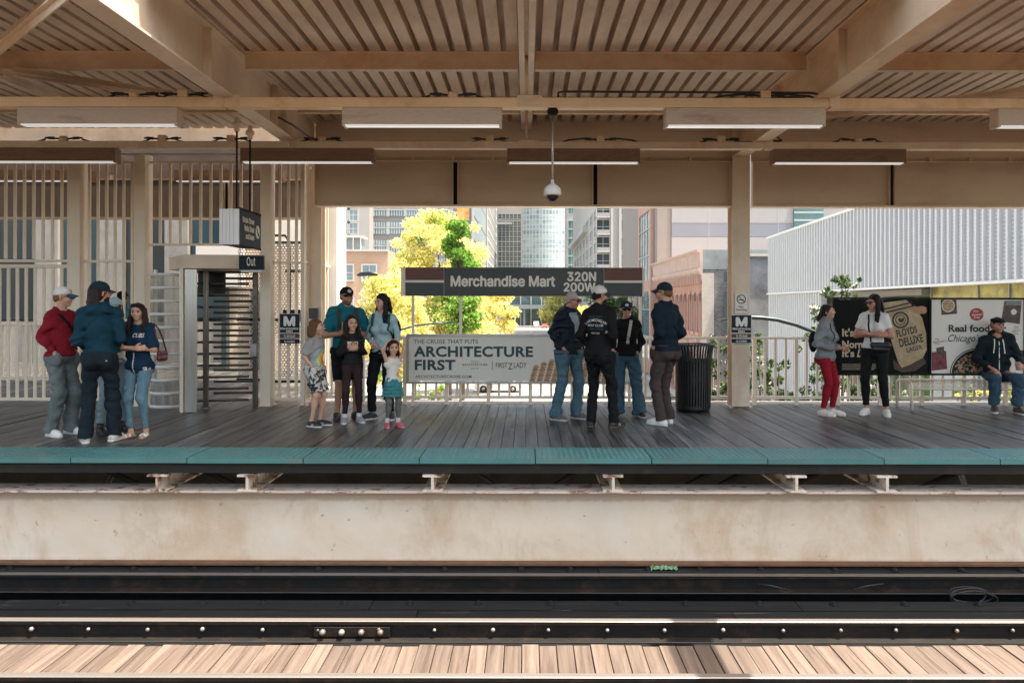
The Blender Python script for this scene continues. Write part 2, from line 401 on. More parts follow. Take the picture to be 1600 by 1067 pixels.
timber(7.06, 7.28, -1.45, -1.305, 'weathered dark timber with pale scuffs behind the bolted rail')
# footwalk planks
mb = MB(); x = -16.0
while x < 16:
    wd = 0.1465; dz = rs.uniform(-.006, .006)
    mb.box(x+.004, x+wd-.004, 5.79, 6.575 + rs.uniform(-.015,.015), -1.37+dz, -1.318+dz); mb.box(x+.004, x+wd-.004, 3.2, 5.60, -1.37-dz, -1.318-dz); x += wd  # nearer row is out of view, added to bounce sunlight upwards
o = mb.build('plank_footwalk', M['footwalk'], bevel=.004)
tag(o, 'sunlit pale plank footwalk laid crosswise between the tracks', 'footwalk')
# litter: green crumpled can/wrapper on the timber
M['green_foil'] = mat('green_wrapper', (0.05, 0.20, 0.06), 0.45, var=0.3, scale=60, stain=(0.4,0.43,0.4), stain_amt=0.8, stain_scale=45, stain_lo=0.5, stain_hi=0.56)
mb = MB(); n_ = 14
vs = []; 
for i in range(n_):
    for j in range(4):
        vs.append((PX(1038,8.0)-.14+.28*i/(n_-1), 7.96+.028*j, -1.155 + .025*abs(math.sin(i*1.3+j*1.7)) + (.012 if 0<j<3 else -.006)))
fs = [(i*4+j, (i+1)*4+j, (i+1)*4+j+1, i*4+j+1) for i in range(n_-1) for j in range(3)]
mb.add(vs, fs, 0, False); o = mb.build('snack_wrapper', M['green_foil'])
sm = o.modifiers.new('s', 'SOLIDIFY'); sm.thickness = 0.004
tag(o, 'crumpled green and white wrapper lying on the timber under the girder', 'wrapper')
# coiled cables by the far rail on the right
for cxp, lab in ((1505, 'dark cable coil lying beside the dull rail'),):
    c0 = PX(cxp, 7.7); mb = MB(); pts = []
    for i in range(90):
        a = i*0.22; pts.append((c0 + (0.15+0.02*math.sin(i*.31))*math.cos(a)*1.3, 7.60 + 0.05*math.sin(i*.13)-.0008*i, -1.27 + 0.07*math.sin(a)))
    mb.tube(pts, 0.0065, 6); tag(mb.build('cable_coil', M['black']), lab, 'cable')
mb = MB(); mb.tube([(PX(1185,7.75), 7.74, -1.215),(PX(1205,7.75), 7.70, -1.22),(PX(1228,7.75), 7.70, -1.26)], .009, 6); mb.tube([(PX(1380,7.75), 7.74, -1.21),(PX(1350,7.75), 7.70, -1.22),(PX(1330,7.75), 7.70, -1.26)], .009, 6)
tag(mb.build('bond_cable', M['black']), 'short grey bond cables clipped to the dull rail', 'cable')

# ================================================================== canopy
cn = empty('station_canopy', (0, 9.2, 4.47), label='beige painted steel station canopy with ribbed metal roof deck and cross beams', cat='canopy')
def cpart(mb, name, m, bevel=0.0):
    mb.v = [(a, b-9.2, c-4.47) for a, b, c in mb.v]
    return mb.build(name, m, cn, bevel)
DZ = 4.47
# ribbed deck: flats with narrow grooves
prof = []; x = XL - 2; per = 0.194
while x < XR + 2:
    prof += [(x, DZ), (x+0.130, DZ), (x+0.131, DZ+0.13), (x+0.193, DZ+0.13)]; x += per
prof += [(x, DZ)]
vs = [(a, 6.62, z) for a, z in prof] + [(a, 12.6, z) for a, z in prof]; k = len(prof)
mb = MB(); mb.add(vs, [(i, i+1, i+1+k, i+k) for i in range(k-1)]); mb.box(XL-2, XR+2, 6.62, 12.6, DZ+0.135, DZ+0.19)
cpart(mb, 'roof_deck', M['deck'])
def fascia():
    mb = MB(); mb.box(XL-2, XR+2, 6.56, 6.61, DZ-0.0, DZ+0.19); cpart(mb, 'fascia', M['paint'])
fascia()
BX = [-9.99, -3.34, 3.31, 9.96]
for bx in BX:
    mb = MB(); mb.prism(ibeam(0.215, 0.575, 0.022, 0.024, bx, 3.885), 'y', 3.3, 12.1)
    b_ = cpart(mb, 'cross_beam', M['paint_dirty'] if bx > 0 else M['paint'], 0.004)
    for yy in (7.9, 10.0):
        mb = MB(); mb.box(bx-.10, bx-.0115, yy, yy+.014, 3.912, 4.43); mb.box(bx+.0115, bx+.10, yy, yy+.014, 3.912, 4.43); cpart(mb, 'stiffener', M['paint'])
mb = MB()   # middle twin-angle beam
mb.prism([(-.085,4.47),(-.085,4.33),(-.02,4.33),(-.02,4.345),(-.07,4.345),(-.07,4.47)], 'y', 6.3, 12.0)
mb.prism([(.085,4.47),(.07,4.47),(.07,4.345),(.02,4.345),(.02,4.33),(.085,4.33)], 'y', 6.3, 12.0)
cpart(mb, 'middle_beam', M['paint'])
mb = MB(); mb.box(-.016, .016, 6.3, 12.0, 4.36, 4.465); cpart(mb, 'middle_web', M['paint_dirty'])
mb = MB(); mb.tube([(0, 8.56, 3.89), (0, 8.56, 4.36)], .016, 8); mb.tube([(0, 10.85, 3.87), (0, 10.85, 4.36)], .016, 8); cpart(mb, 'hanger_rod', M['paint_dirty'])
# purlins (channels facing the track)
for py in (6.63, 8.76, 10.75):
    for xa, xb in ((-9.87, -3.46), (-3.21, -0.10), (0.10, 3.19), (3.43, 9.84)):
        z1 = 4.468; z0 = 4.27
        mb = MB(); mb.prism([(py, z0), (py+.085, z0), (py+.085, z0+.012), (py+.012, z0+.02), (py+.012, z1-.014), (py+.085, z1-.012), (py+.085, z1), (py, z1), (py-.03, z1), (py-.03, z1-.008), (py, z1-.012)], 'x', xa, xb)
        cpart(mb, 'purlin', M['paint_dirty'])
# long channels carrying the lights
def channel(py, z0, z1, segs, m):
    for xa, xb in segs:
        mb = MB(); mb.prism([(py, z0), (py+.14, z0), (py+.14, z0+.012), (py+.014, z0+.014), (py+.014, z1-.014), (py+.09, z1-.012), (py+.09, z1), (py, z1)], 'x', xa, xb)
        cpart(mb, 'channel', m, 0.003)
channel(8.5, 3.775, 3.882, ((-9.9,-3.375),(-3.345,3.345),(3.375,9.9)), M['paint_bounce_lit'])
channel(10.8, 3.787, 3.882, ((-9.9,-3.375),(-3.345,3.345),(3.375,9.9)), M['paint'])
for bx in BX[1:3]+[0.02]:
    for py, z0 in ((8.5, 3.775), (10.8, 3.787)):
        mb = MB()
        for s in ((-1, 1) if abs(bx) > 1 else (0,)):
            mb.box(bx+.015+s*.085-(.14 if s == 0 else .06), bx+.015+s*.085+(.14 if s == 0 else .06), py-.006, py-.001, z0+.012, 3.905)
        cpart(mb, 'clip_plate', M['paint_dirty'] if py < 9 else M['paint'])
# sway braces in the left bay
for a, b_, wd in (((-3.5,6.1,4.20),(-6.6,8.95,4.20),.10), ((-5.85,8.55,4.14),(-5.85,10.1,4.14),.05), ((-5.75,8.6,4.18),(-3.5,10.2,4.18),.07), ((6.9,8.9,4.2),(3.5,11.0,4.2),.07)):
    a, b_ = Vector(a), Vector(b_); t = (b_-a).normalized(); sde = Vector((-t.y, t.x, 0)); up = Vector((0,0,1))
    mb = MB()
    def bar(p, q, u, v, du, dv):
        vs = []
        for s0 in (p, q):
            for (i, j) in ((-1,-1),(1,-1),(1,1),(-1,1)): vs.append(s0 + u*du*i + v*dv*j)
        mb.add(vs, [(0,1,2,3),(7,6,5,4),(0,4,5,1),(1,5,6,2),(2,6,7,3),(3,7,4,0)])
    bar(a, b_, sde, up, wd/2, .008); bar(a+up*.009+sde*0, b_+up*.009, sde, up, .008, .055 if wd < .09 else .09)
    cpart(mb, 'sway_brace', M['paint_dirty'] if wd > .08 else M['paint'])
# ---------------------------------------------------------------- back plate girders
M['paint_shaded'] = mat('shaded_station_paint', (0.24,0.195,0.155), .6, var=.15, scale=1.5)  # darker copy of the station paint, shade put into the colour
def back_girder(x0, x1, stiff, label, y=12.08):
    g = empty('roof_girder', ((x0+x1)/2, y, 3.12), label=label, cat='girder')
    cx = (x0+x1)/2
    mb = MB(); mb.box(x0-cx, x1-cx, 0, .02, .03, 1.325 if y > 13 else 1.52); mb.build('web', M['paint_girder'] if y < 13 else M['paint_shaded'], g)
    mb = MB(); mb.box(x0-cx, x1-cx, -.10, .12, 0, .028); mb.build('flange', M['paint'], g, .003)
    mb = MB(); mb.box(x0-cx, x1-cx, -.10, -.002, .70, .715); mb.build('shelf_angle', M['paint'], g)
    for s in stiff:
        mb = MB(); mb.box(s-cx-.045, s-cx-.033, -.085, -.002, .03, .695); mb.box(s-cx+.033, s-cx+.045, -.085, -.002, .03, .695); mb.box(s-cx-.03, s-cx+.03, -.03, -.002, .03, .695, 1); mb.build('stiffener', [M['paint'], M['dark']], g)
    x = x0 + .3
    mb0 = None
    while x < x1 - .1:
        if mb0 is None:
            mb = MB(); mb.box(-.014, .014, -.09, -.002, 0, .07); mb0 = mb.build('lug', M['paint'], g); o = mb0
        else:
            o = mb0.copy(); COL.objects.link(o); o.parent = g
        o.location = (x-cx, 0, .716); x += .62
    for e in (x0, x1):
        mb = MB(); s = 1 if e == x0 else -1
        mb.box(e-cx, e-cx+s*.012, -.09, -.002, .03, .695); mb.box(e-cx+s*.0125, e-cx+s*.06, -.014, -.002, .03, .695); mb.build('end_plate', M['paint'], g)
    return g
back_girder(PX(491,12), PX(1147.5,12), [PX(711,12), PX(930,12)], 'long beige roof girder spanning above the station name sign')
back_girder(PX(1175.5,12), PX(1800,12), [PX(1394,12)], 'beige roof girder spanning above the beer and dog food posters')
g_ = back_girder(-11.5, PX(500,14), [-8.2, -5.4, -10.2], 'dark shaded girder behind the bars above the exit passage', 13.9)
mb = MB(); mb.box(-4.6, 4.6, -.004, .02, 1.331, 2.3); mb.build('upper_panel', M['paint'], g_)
mb = MB(); mb.box(-4.6, 4.6, -1.75, 1.6, 2.301, 2.33); mb.build('passage_shade_roof', M['deck'], g_)  # unseen roof slab, added and sized to shade the passage
# columns
def h_column(xc, y, lab, z1=4.45, wd=.30, dp=.28):
    c = empty('steel_column', (xc, y, 0), label=lab, cat='column')
    a, d = wd/2, dp/2
    mb = MB(); mb.prism([(-a,-d),(a,-d),(a,-d+.02),(.014,-d+.02),(.014,d-.02),(a,d-.02),(a,d),(-a,d),(-a,d-.02),(-.014,d-.02),(-.014,-d+.02),(-a,-d+.02)], 'z', 0.0, z1)
    mb.build('shaft', M['paint'], c, .004)
    mb = MB(); mb.box(-a-.04, a+.04, -d-.0, d+.04, 0.0, .018); mb.build('base_plate', M['paint'], c)
    return c
h_column(PX(1157.5, 11.9), 12.03, 'beige steel column bearing the no smoking sign between the roof girders', wd=.275)
h_column(-3.36, 12.42, 'beige steel column at the corner of the barred exit enclosure', wd=.16, dp=.24)

# ---------------------------------------------------------------- light fixtures
def fixture(xc, py, z1, m, lab, grp, L=1.77):
    f = empty('light_fixture', (xc, py, z1), label=lab, cat='light', group=grp)
    h = .205; d = .17
    mb = MB(); mb.box(-L/2, L/2, 0, d, -h+.018, -.002); mb.build('housing', m, f, .004)
    mb = MB(); mb.prism([(.012,-h+.0175),(d-.012,-h+.0175),(d-.045,-h+.004),(.03,-h+.004)], 'x', -L/2+.03, L/2-.03); mb.build('diffuser', M['lens'], f)
    for s in (-1, 1): mb = MB(); mb.box(s*(L/2-.028), s*(L/2), .004, d-.004, -h, -h+.0175); mb.build('end_cap', m, f)
    return f
flabs = ['beige light box under the front channel, above the turnstile bars', 'beige light box under the front channel, above the family group', 'beige light box under the front channel, beyond the dome camera', 'beige light box under the front channel, cut off beside the seated man\'s end']
for i, xc in enumerate((-4.755, -1.158, 2.43, 6.11)):
    fixture(xc, 8.5, 3.775, M['fixture'], flabs[i], 'light boxes under the front channel')
blabs = ['rusty brown light box under the rear channel over the group by the bars', 'rusty brown light box under the rear channel above the hanging street sign', 'brown light box under the rear channel crossed by the camera pole', 'brown light box under the rear channel, over the right roof girder']
for i, xc in enumerate((-6.72, -3.09, 0.666, 4.41)):
    fixture(xc, 10.8, 3.787, M['fixture_rusty'], blabs[i], 'brown light boxes under the rear channel', 1.87)
for xc, lb in ((-8.55, 'shaded light box behind the bars over the gate'), (-5.2, 'shaded light box behind the bars over the turnstile')):
    fixture(xc, 13.4, 3.93, M['fixture_rusty'], lb, 'light boxes in the exit passage', 1.9)
# ---------------------------------------------------------------- conduits and junction boxes on the channels
def conduit_run(px, Y, z, round_, l, lab):
    X = PX(px, Y)
    c = empty('junction_box', (X, Y+.03, z), label=lab, cat='junction box', group='junction boxes on the channels')
    mb = MB()
    if round_: mb.lathe([(0,.075),(.045,.07),(.06,.05),(.06,.0),(0,0)], (0,0,0), 16)
    else: mb.box(-.055, .055, -.045, .045, 0, .085)
    mb.build('box_body', M['paint_dirty'], c, 0 if round_ else .006)
    for s in (-1, 1):
        mb = MB(); mb.tube([(s*.05,0,.035),(s*.14,.0,.045),(s*.26,0,.05),(s*(l-.1),0,.03),(s*l,0.01,.0)], .013, 7); mb.tube([(s*.13,0,.044),(s*.22,0,.05)], .02, 8); mb.build('flex_conduit', M['conduit'], c)
for i, (px, Y, rd, l, lb) in enumerate([(208,8.52,1,.33,'round orange junction box on the front channel over the bars'),(285,8.52,0,.28,'square orange junction box on the front channel near the big cross beam'),
     (707,8.52,1,.36,'round orange junction box on the front channel above the family light box'),(1196,8.52,0,.6,'flat orange junction box on the front channel under the orange streaked beam'),
     (97,10.82,1,.36,'round brown junction box on the rear channel over the bars'),(252,10.82,0,.28,'square junction box on the rear channel above the tallest bar post'),(360,10.82,0,.28,'square junction box on the rear channel beside the hanging rods'),
     (502,10.82,1,.3,'round junction box on the rear channel at the end of the long girder'),(765,10.82,0,.25,'square junction box on the rear channel near the middle hanger rod'),(938,10.82,0,.55,'square junction box with long cable on the rear channel beyond the camera pole'),
     (1127,10.82,0,.3,'square junction box on the rear channel close to the column'),(1341,10.82,1,.36,'round brown junction box on the rear channel above the beer poster')]):
    conduit_run(px, Y, 3.884, rd, l, lb)
mb = MB(); mb.tube([(PX(872,8.52),8.56,3.90),(PX(872,8.52),8.56,3.955),(PX(880,8.52),8.56,3.965),(PX(1270,8.52),8.56,3.955),(PX(1280,8.52),8.56,3.94),(PX(1280,8.52),8.56,3.89)], .014, 8)
tag(mb.build('conduit', M['conduit']), 'long thin conduit lying along the top of the front channel', 'conduit')
mb = MB(); mb.tube([(PX(1196,8.5),8.62,3.91),(PX(1262,8.5),8.62,3.93),(PX(1276,8.5),8.8,3.90),(PX(1278,8.5),10.2,3.90),(PX(1225,10.8),10.9,3.92),(PX(1150,10.8),10.95,3.90)], .014, 7)
tag(mb.build('cable', M['conduit']), 'slack black cable looping between the channels near the column', 'cable')
mb = MB(); mb.tube([(-11, 11.0, 3.83),(PX(424,11),11.0,3.83)], .017, 8); mb.tube([(-11, 11.15, 3.76),(PX(424,11.2),11.15,3.76)], .012, 8)
tag(mb.build('pipe', M['steel']), 'thin pipes running above the bars behind the rear light boxes', 'pipe')
mb = MB(); mb.tube([(PX(430,9.6),9.7,3.95),(PX(445,9.6),9.9,3.9),(PX(462,9.9),10.3,3.86),(PX(492,10.8),10.9,3.9)], .012, 6)
tag(mb.build('cable', M['conduit']), 'thin black cable hanging beside the big left cross beam', 'cable')
# dome camera on its pole
dc = empty('dome_camera', (PX(863,8.57), 8.57, 3.775), label='white dome camera on a thin pole under the front channel', cat='camera')
mb = MB(); mb.lathe([(0,0),(.05,0),(.062,-.015),(.062,-.05),(.045,-.07),(0,-.07)], (0,0,0), 16); mb.build('mount', M['dark'], dc)
mb = MB(); mb.tube([(0,0,-.07),(0,0,-.80)], .0125, 10); mb.build('pole', M['steel'], dc)
mb = MB(); mb.lathe([(0,-.785),(.017,-.79),(.019,-.835),(.05,-.85),(.088,-.885),(.096,-.91),(.097,-.955),(.09,-.965),(0,-.965)], (0,0,0), 28); mb.build('housing', M['white'], dc)
mb = MB(); mb.lathe([(.066,-.966),(.055,-.99),(.03,-1.018),(0,-1.03)], (0,0,0), 24); mb.build('dome', M['black'], dc)
mb = MB(); mb.lathe([(.078,-.966),(.07,-.985),(.035,-1.032),(0,-1.042)], (0,0,0), 24, a0=R(20), a1=R(160)); mb.build('dome_cover', M['white'], dc)
# ================================================================== barred enclosure on the left
def bar_group(root, xs, y, z0, z1, wd=.042, dp=.03, name='bar', m=None):
    first = None
    mb = MB(); mb.box(-wd/2, wd/2, -dp/2, dp/2, 0, z1-z0); first = mb.build(name, m or M['paint_bars'], root, .003)
    for i, x in enumerate(xs):
        o = first if i == 0 else first.copy()
        if i: COL.objects.link(o); o.parent = root
        o.location = (x, y, z0)
    return first
def post(x0, x1, y0, y1, z1, label):
    p = empty('enclosure_post', ((x0+x1)/2, (y0+y1)/2, 0), label=label, cat='post', group='square posts of the barred enclosure')
    a, d = (x1-x0)/2, (y1-y0)/2
    mb = MB(); mb.box(-a, a, -d, d, 0, z1); mb.build('shaft', M['paint_bars'], p, .006)
    mb = MB(); mb.box(-a-.02, a+.02, -d-.02, d+.02, 0, .012); mb.build('base_plate', M['paint'], p)
BY = 12.0
def bx(px): return PX(px, BY)
post(bx(105.5), bx(125.5), BY-.02, BY+.22, 3.83, 'square beige post behind the man in the red sweatshirt')
post(bx(212), bx(229), BY-.06, BY+.2, 3.93, 'square beige post between the bars and the turnstile cage')
post(bx(408), bx(424.5), BY-.06, BY+.16, 3.83, 'square beige post just past the black Out sign')
def rails(root, segs, m=None):
    for x0, x1, z, h, y in segs:
        mb = MB(); mb.box(x0, x1, y-.026, y+.026, z-h/2, z+h/2); mb.build('rail', m or M['paint_bars'], root, .003)
# panel one: fixed top bars over a gate
p = empty('bar_fence', (0,0,0), label='tall beige bar screen over the gate at the picture edge', cat='bar fence')
xs = [bx(2+14.75*i) for i in range(-6, 8) if 2+14.75*i < 104]
bar_group(p, xs, BY+.1, 2.295, 3.80); rails(p, [(bx(-90), bx(105), 3.815, .035, BY+.1), (bx(-90), bx(105), PZ(408.5,BY), .04, BY+.1)])
p = empty('bar_gate', (0,0,0), label='beige barred gate with its own frame behind the red sweatshirt', cat='gate')
xs = [bx(6.5+14.0*i) for i in range(-6, 8) if 6.5+14*i < 100]
bar_group(p, xs, BY+.1, .10, 2.16); rails(p, [(bx(-90), bx(104), 2.18, .055, BY+.1), (bx(-90), bx(104), .09, .045, BY+.1)])
mb = MB(); mb.box(bx(101), bx(104.5), BY+.07, BY+.13, .065, 2.21); mb.build('gate_stile', M['paint_bars'], p)
p = empty('bar_fence', (0,0,0), label='tall beige bar screen between the two posts behind the blue hoodie', cat='bar fence')
xs = [bx(134+13.5*i) for i in range(6)]
bar_group(p, xs, BY+.1, .10, 3.80); rails(p, [(bx(125.5), bx(212), 3.815, .035, BY+.1), (bx(125.5), bx(212), PZ(409,BY), .04, BY+.1), (bx(125.5), bx(212), .09, .04, BY+.1)])
p = empty('bar_fence', (0,0,0), label='short bar screen hanging above the turnstile header', cat='bar fence')
xs = [bx(245.5+15.9*i) for i in range(10)]
bar_group(p, xs, BY+.1, PZ(382,BY), 3.80); rails(p, [(bx(229), bx(408), 3.815, .035, BY+.1), (bx(229), bx(408), PZ(382.5,BY), .035, BY+.1)])
p = empty('bar_fence', (0,0,0), label='narrow bar screen behind the station name sign, past the turnstile', cat='bar fence')
xs = [bx(434), bx(447.5), bx(460)]
bar_group(p, xs, BY+.1, .10, 3.80); rails(p, [(bx(424.5), bx(471), 3.815, .035, BY+.1), (bx(424.5), bx(471), PZ(410,BY), .035, BY+.1), (bx(424.5), bx(471), .10, .045, BY+.1)])
mb = MB(); mb.box(bx(467.5), bx(474), BY+.06, BY+.12, 0, 3.83); mb.build('corner_post', M['paint_bars'], p, .004)
# side screen going back
p = empty('bar_fence', (0,0,0), label='side bar screen running back from the corner behind the boy', cat='bar fence')
ys = [BY+.25, BY+.40, BY+.56]
for i, y in enumerate(ys):
    pass
bar_group(p, [0], 0, .1, 3.8).location = (-3.52, ys[0], .1)
b0 = p.children[0]
for y in ys[1:] + [12.9+.17*i for i in range(5)]:
    o = b0.copy(); COL.objects.link(o); o.parent = p; o.location = (-3.52, y, .1)
for z in (.1, PZ(410,12.2), 3.815):
    mb = MB(); mb.box(-3.545, -3.495, BY+.13, 13.75, z-.02, z+.02); mb.build('rail', M['paint_bars'], p, .003)
# pale steel post at the end of the side screen, in daylight
mb = MB(); mb.box(-3.62, -3.40, 13.8, 14.5, 0, 4.4); o = mb.build('corner_column', M['white'], None, .005); tag(o, 'sunlit pale column at the far end of the side bar screen', 'column')
mb = MB(); mb.box(-4.0, -3.38, 12.35, 12.38, 0, .25)
# intercom pillar
ic = empty('call_box', (-3.37, 12.2, 0), label='grey emergency call box on the corner column behind the boy', cat='call box')
mb = MB(); mb.box(-.07, .07, -.04, .04, 1.36, 1.53); mb.build('hood', M['sign_dark'], ic, .004)
mb = MB(); mb.box(-.07, .07, -.035, .05, .95, 1.355); mb.build('face_plate', M['white'], ic, .003)
mb = MB()
for i in range(4):
    for j in range(5): mb.box(-.05+.027*i, -.036+.027*i, -.042, -.036, 1.15+.035*j, 1.163+.035*j)
mb.build('speaker_holes', M['black'], ic)
mb = MB(); mb.box(-.045, .045, -.041, -.036, 1.01, 1.09); mb.build('button_panel', M['sign_dark'], ic)
# pipes and electrical gear behind the narrow screen
mb = MB(); mb.tube([(PX(437.5,12.3),12.3,.1),(PX(437.5,12.3),12.3,2.3),(PX(435.5,12.3),12.3,3.8)], .017, 8)
tag(mb.build('pipe', M['conduit']), 'black vertical conduit behind the narrow bar screen', 'pipe')
mb = MB(); mb.tube([(PX(430,13),13,2.75),(PX(445,13),13,2.75),(PX(452,13),13,2.65),(PX(453,13),13,2.2),(PX(453,13),13,.9)], .02, 8); mb.box(PX(447,13), PX(468,13), 12.95, 13.05, 2.12, 2.17)
tag(mb.build('pipe', M['conduit']), 'bent black conduit in front of the perforated screens', 'pipe')
mb = MB(); mb.box(PX(442,12.6), PX(470,12.6), 12.6, 12.75, 1.33, 1.50)
tag(mb.build('switch_box', M['black'], None, .005), 'black switch box behind the bars above the station sign', 'box')
# ---------------------------------------------------------------- turnstile
ts = empty('turnstile', (PX(322,11.7), 11.7, 0), label='stainless full height rotating exit turnstile with horizontal arms', cat='turnstile')
TX, TY = ts.location.x, ts.location.y
def tpart(mb, name, m, bevel=0.0):
    mb.v = [(a-TX, b-TY, c) for a, b, c in mb.v]; return mb.build(name, m, ts, bevel)
mb = MB(); mb.prism([(PX(237,11.2),11.75),(PX(291,11.15),11.15),(PX(375,11.25),11.22),(PX(375,11.25),12.2),(PX(237,11.3),12.2)], 'z', PZ(420.5,11.2), PZ(399,11.2)); tpart(mb, 'header', M['paint'], .006)
M['band'] = mat('frosted_band', (0.80,0.77,0.72), .4, var=.05)
M['polycarb'] = mat('scuffed_polycarbonate', (0.34, 0.33, 0.31), 0.12, 0.35, var=0.7, scale=3, stretch=(4,4,.4), alpha=0.6)
cxx, cyy, rr = PX(266,11.85), 11.85, .56*.5
zt, zb = PZ(430,11.6), .04
mb = MB(); mb.lathe([(rr,zb),(rr,zt)], (cxx,cyy,0), 20, a0=R(175), a1=R(330)); tpart(mb, 'clear_shield', M['polycarb'])
nz_ = 11
for i in range(nz_):
    z = zb + (zt-zb)*i/(nz_-1); mb = MB()
    mb.lathe([(rr+.004,z-.022),(rr+.012,z-.022),(rr+.012,z+.022),(rr+.004,z+.022),(rr+.004,z-.022)], (cxx,cyy,0), 20, a0=R(175), a1=R(330)); tpart(mb, 'shield_band', M['band'])
for px, y, wd in ((243,11.85,.035),(284,11.45,.05)):
    mb = MB(); mb.box(PX(px,y)-wd/2, PX(px,y)+wd/2, y-.03, y+.03, 0, 2.12); tpart(mb, 'upright', M['stainless'], .004)
mb = MB(); mb.box(PX(288,11.2), PX(307,11.2), 11.2, 11.235, .01, 2.1); tpart(mb, 'side_panel', M['stainless'], .004)
mb = MB(); mb.box(PX(283,11.2), PX(287.4,11.2), 11.17, 11.26, .01, 2.12); tpart(mb, 'frame_bar', M['paint_bars'], .003)
M['arm_dark'] = mat('rotor_steel', (0.16,0.14,0.12), .35, .8, var=.2)
mb = MB(); mb.lathe([(.075,.0),(.075,.03),(.045,.04),(.045,2.12)], (TX,TY,0), 20); tpart(mb, 'rotor_column', M['arm_dark'])
M['arm_steel'] = mat('worn_arm_steel', (0.10, 0.09, 0.08), 0.4, 0.7, var=0.2, scale=6)
for w_, (dx, dy, ln, nn, zo) in enumerate(((1,.22,.62,12,0), (-1,-.35,.26,12,0.0), (-.35,.94,.62,12,.0))):
    d = Vector((dx, dy, 0)).normalized()
    for i in range(nn):
        z = .12 + zo + i*.178; mb = MB()
        mb.tube([(TX+d.x*.03, TY+d.y*.03, z), (TX+d.x*ln, TY+d.y*ln, z)], .019, 8); tpart(mb, 'rotor_arm', M['arm_steel'])
X2 = PX(399,12.0)
mb = MB(); mb.box(X2-.035, X2+.035, 11.97, 12.04, 0, 2.12); tpart(mb, 'comb_post', M['arm_dark'], .004)
for i in range(11):
    z = .21 + i*.178; mb = MB(); mb.tube([(X2-.02, 12.0, z), (X2-.62, 11.93, z)], .019, 8); tpart(mb, 'comb_arm', M['arm_steel'])
mb = MB(); mb.box(X2-.045, X2+.045, 11.9, 11.965, .78, .98); tpart(mb, 'latch_box', M['steel'], .006)
mb = MB(); mb.box(PX(310,11.9), PX(352,11.9), 11.88, 11.92, 1.75, 2.08); tpart(mb, 'lock_plate', M['black'])

# ================================================================== lettering helper
import os
try: FONT = bpy.data.fonts.load(os.path.join(bpy.utils.system_resource('DATAFILES'), 'fonts', 'Inter.woff2'))
except Exception: FONT = None
def lettering(s, x0, x1, z0, z1, y, m, parent=None, bold=0.0, shear=0.0, name='lettering', face='-y', ext=0.003, spacing=1.0, warp=None, align='LEFT', dx=0.0, font=False):
    """text fitted into the given box, in a plane facing -Y (or +X)"""
    cu = bpy.data.curves.new(name, 'FONT'); cu.body = s; cu.size = 1.0; cu.offset = 0 if font else bold; cu.shear = shear; cu.space_character = spacing
    cu.align_x = align
    if FONT and font: cu.font = FONT
    cu.resolution_u = 3; cu.extrude = 0
    ob = bpy.data.objects.new('tmp_text', cu); COL.objects.link(ob)
    dg = bpy.context.evaluated_depsgraph_get(); dg.update()
    me = bpy.data.meshes.new_from_object(ob.evaluated_get(dg))
    bpy.data.objects.remove(ob); bpy.data.curves.remove(cu)
    n = len(me.vertices); co = np.empty(n*3, np.float32); me.vertices.foreach_get('co', co); co = co.reshape(-1, 3)
    if font and bold:      # heavier strokes: the same outlines laid over each other, each a hair proud of the last
        fs = [tuple(p.vertices) for p in me.polygons]; V_, F_ = [], []
        for q in range(9):
            off = np.array([math.cos(q*math.pi/4)*bold, math.sin(q*math.pi/4)*bold, 0]) if q else np.zeros(3); V_.append(co + off + np.array([0,0,q*.0]))
            F_ += [tuple(i+q*n for i in f) for f in fs]
        me2 = bpy.data.meshes.new(name); co = np.concatenate(V_).astype(np.float32); me2.from_pydata([tuple(p) for p in co], [], F_); bpy.data.meshes.remove(me); me = me2; lay = np.repeat(np.arange(9), n)*.00015; n = len(co)
    else: lay = np.zeros(n)
    lo, hi = co.min(0), co.max(0)
    u = x0 + (co[:,0]-lo[0])/(hi[0]-lo[0])*(x1-x0); v = z0 + (co[:,1]-lo[1])/(hi[1]-lo[1])*(z1-z0)
    if warp: u, v = warp(u, v)
    out = np.stack([u, y-lay, v], 1) if face == '-y' else np.stack([y+lay, u, v], 1)
    me.vertices.foreach_set('co', out.astype(np.float32).ravel()); me.materials.clear(); me.materials.append(m); me.name = name
    me.update()
    return link_mesh(name, me, parent)
def rotwarp(a, cx, cz):
    ca, sa = math.cos(a), math.sin(a)
    return lambda u, v: (cx + (u-cx)*ca - (v-cz)*sa, cz + (u-cx)*sa + (v-cz)*ca)
def pbox(x0, y0, x1, y1, Y): return PX(x0, Y), PX(x1, Y), PZ(y1, Y), PZ(y0, Y)
def plate(px, Y, th, m, name, parent, off=0.0, bevel=0.0):
    x0, x1, z0, z1 = pbox(*px, Y); mb = MB(); mb.box(x0, x1, Y-th+off, Y+off, z0, z1); return mb.build(name, m, parent, bevel)
def disc(px, py, r, Y, m, name, parent, d=.003, n=32, rx=None, holes=None):
    cx, cz = PX(px, Y), PZ(py, Y); rr = r*Y/F; rx_ = (rx or r)*Y/F
    mb = MB(); mb.prism([(cx+rx_*math.cos(2*math.pi*i/n), cz+rr*math.sin(2*math.pi*i/n)) for i in range(n)], 'y', Y-d, Y); return mb.build(name, m, parent)
def ring(px, py, r0, r1, Y, m, name, parent, d=.003, n=36):
    cx, cz = PX(px, Y), PZ(py, Y); k = Y/F; vs = []; fs = []
    for i in range(n):
        a = 2*math.pi*i/n
        for r in (r0*k, r1*k): vs.append((cx+r*math.cos(a), Y-d, cz+r*math.sin(a)))
    for i in range(n): j = (i+1) % n; fs.append((2*i, 2*j, 2*j+1, 2*i+1))
    mb = MB(); mb.add(vs, fs); return mb.build(name, m, parent)

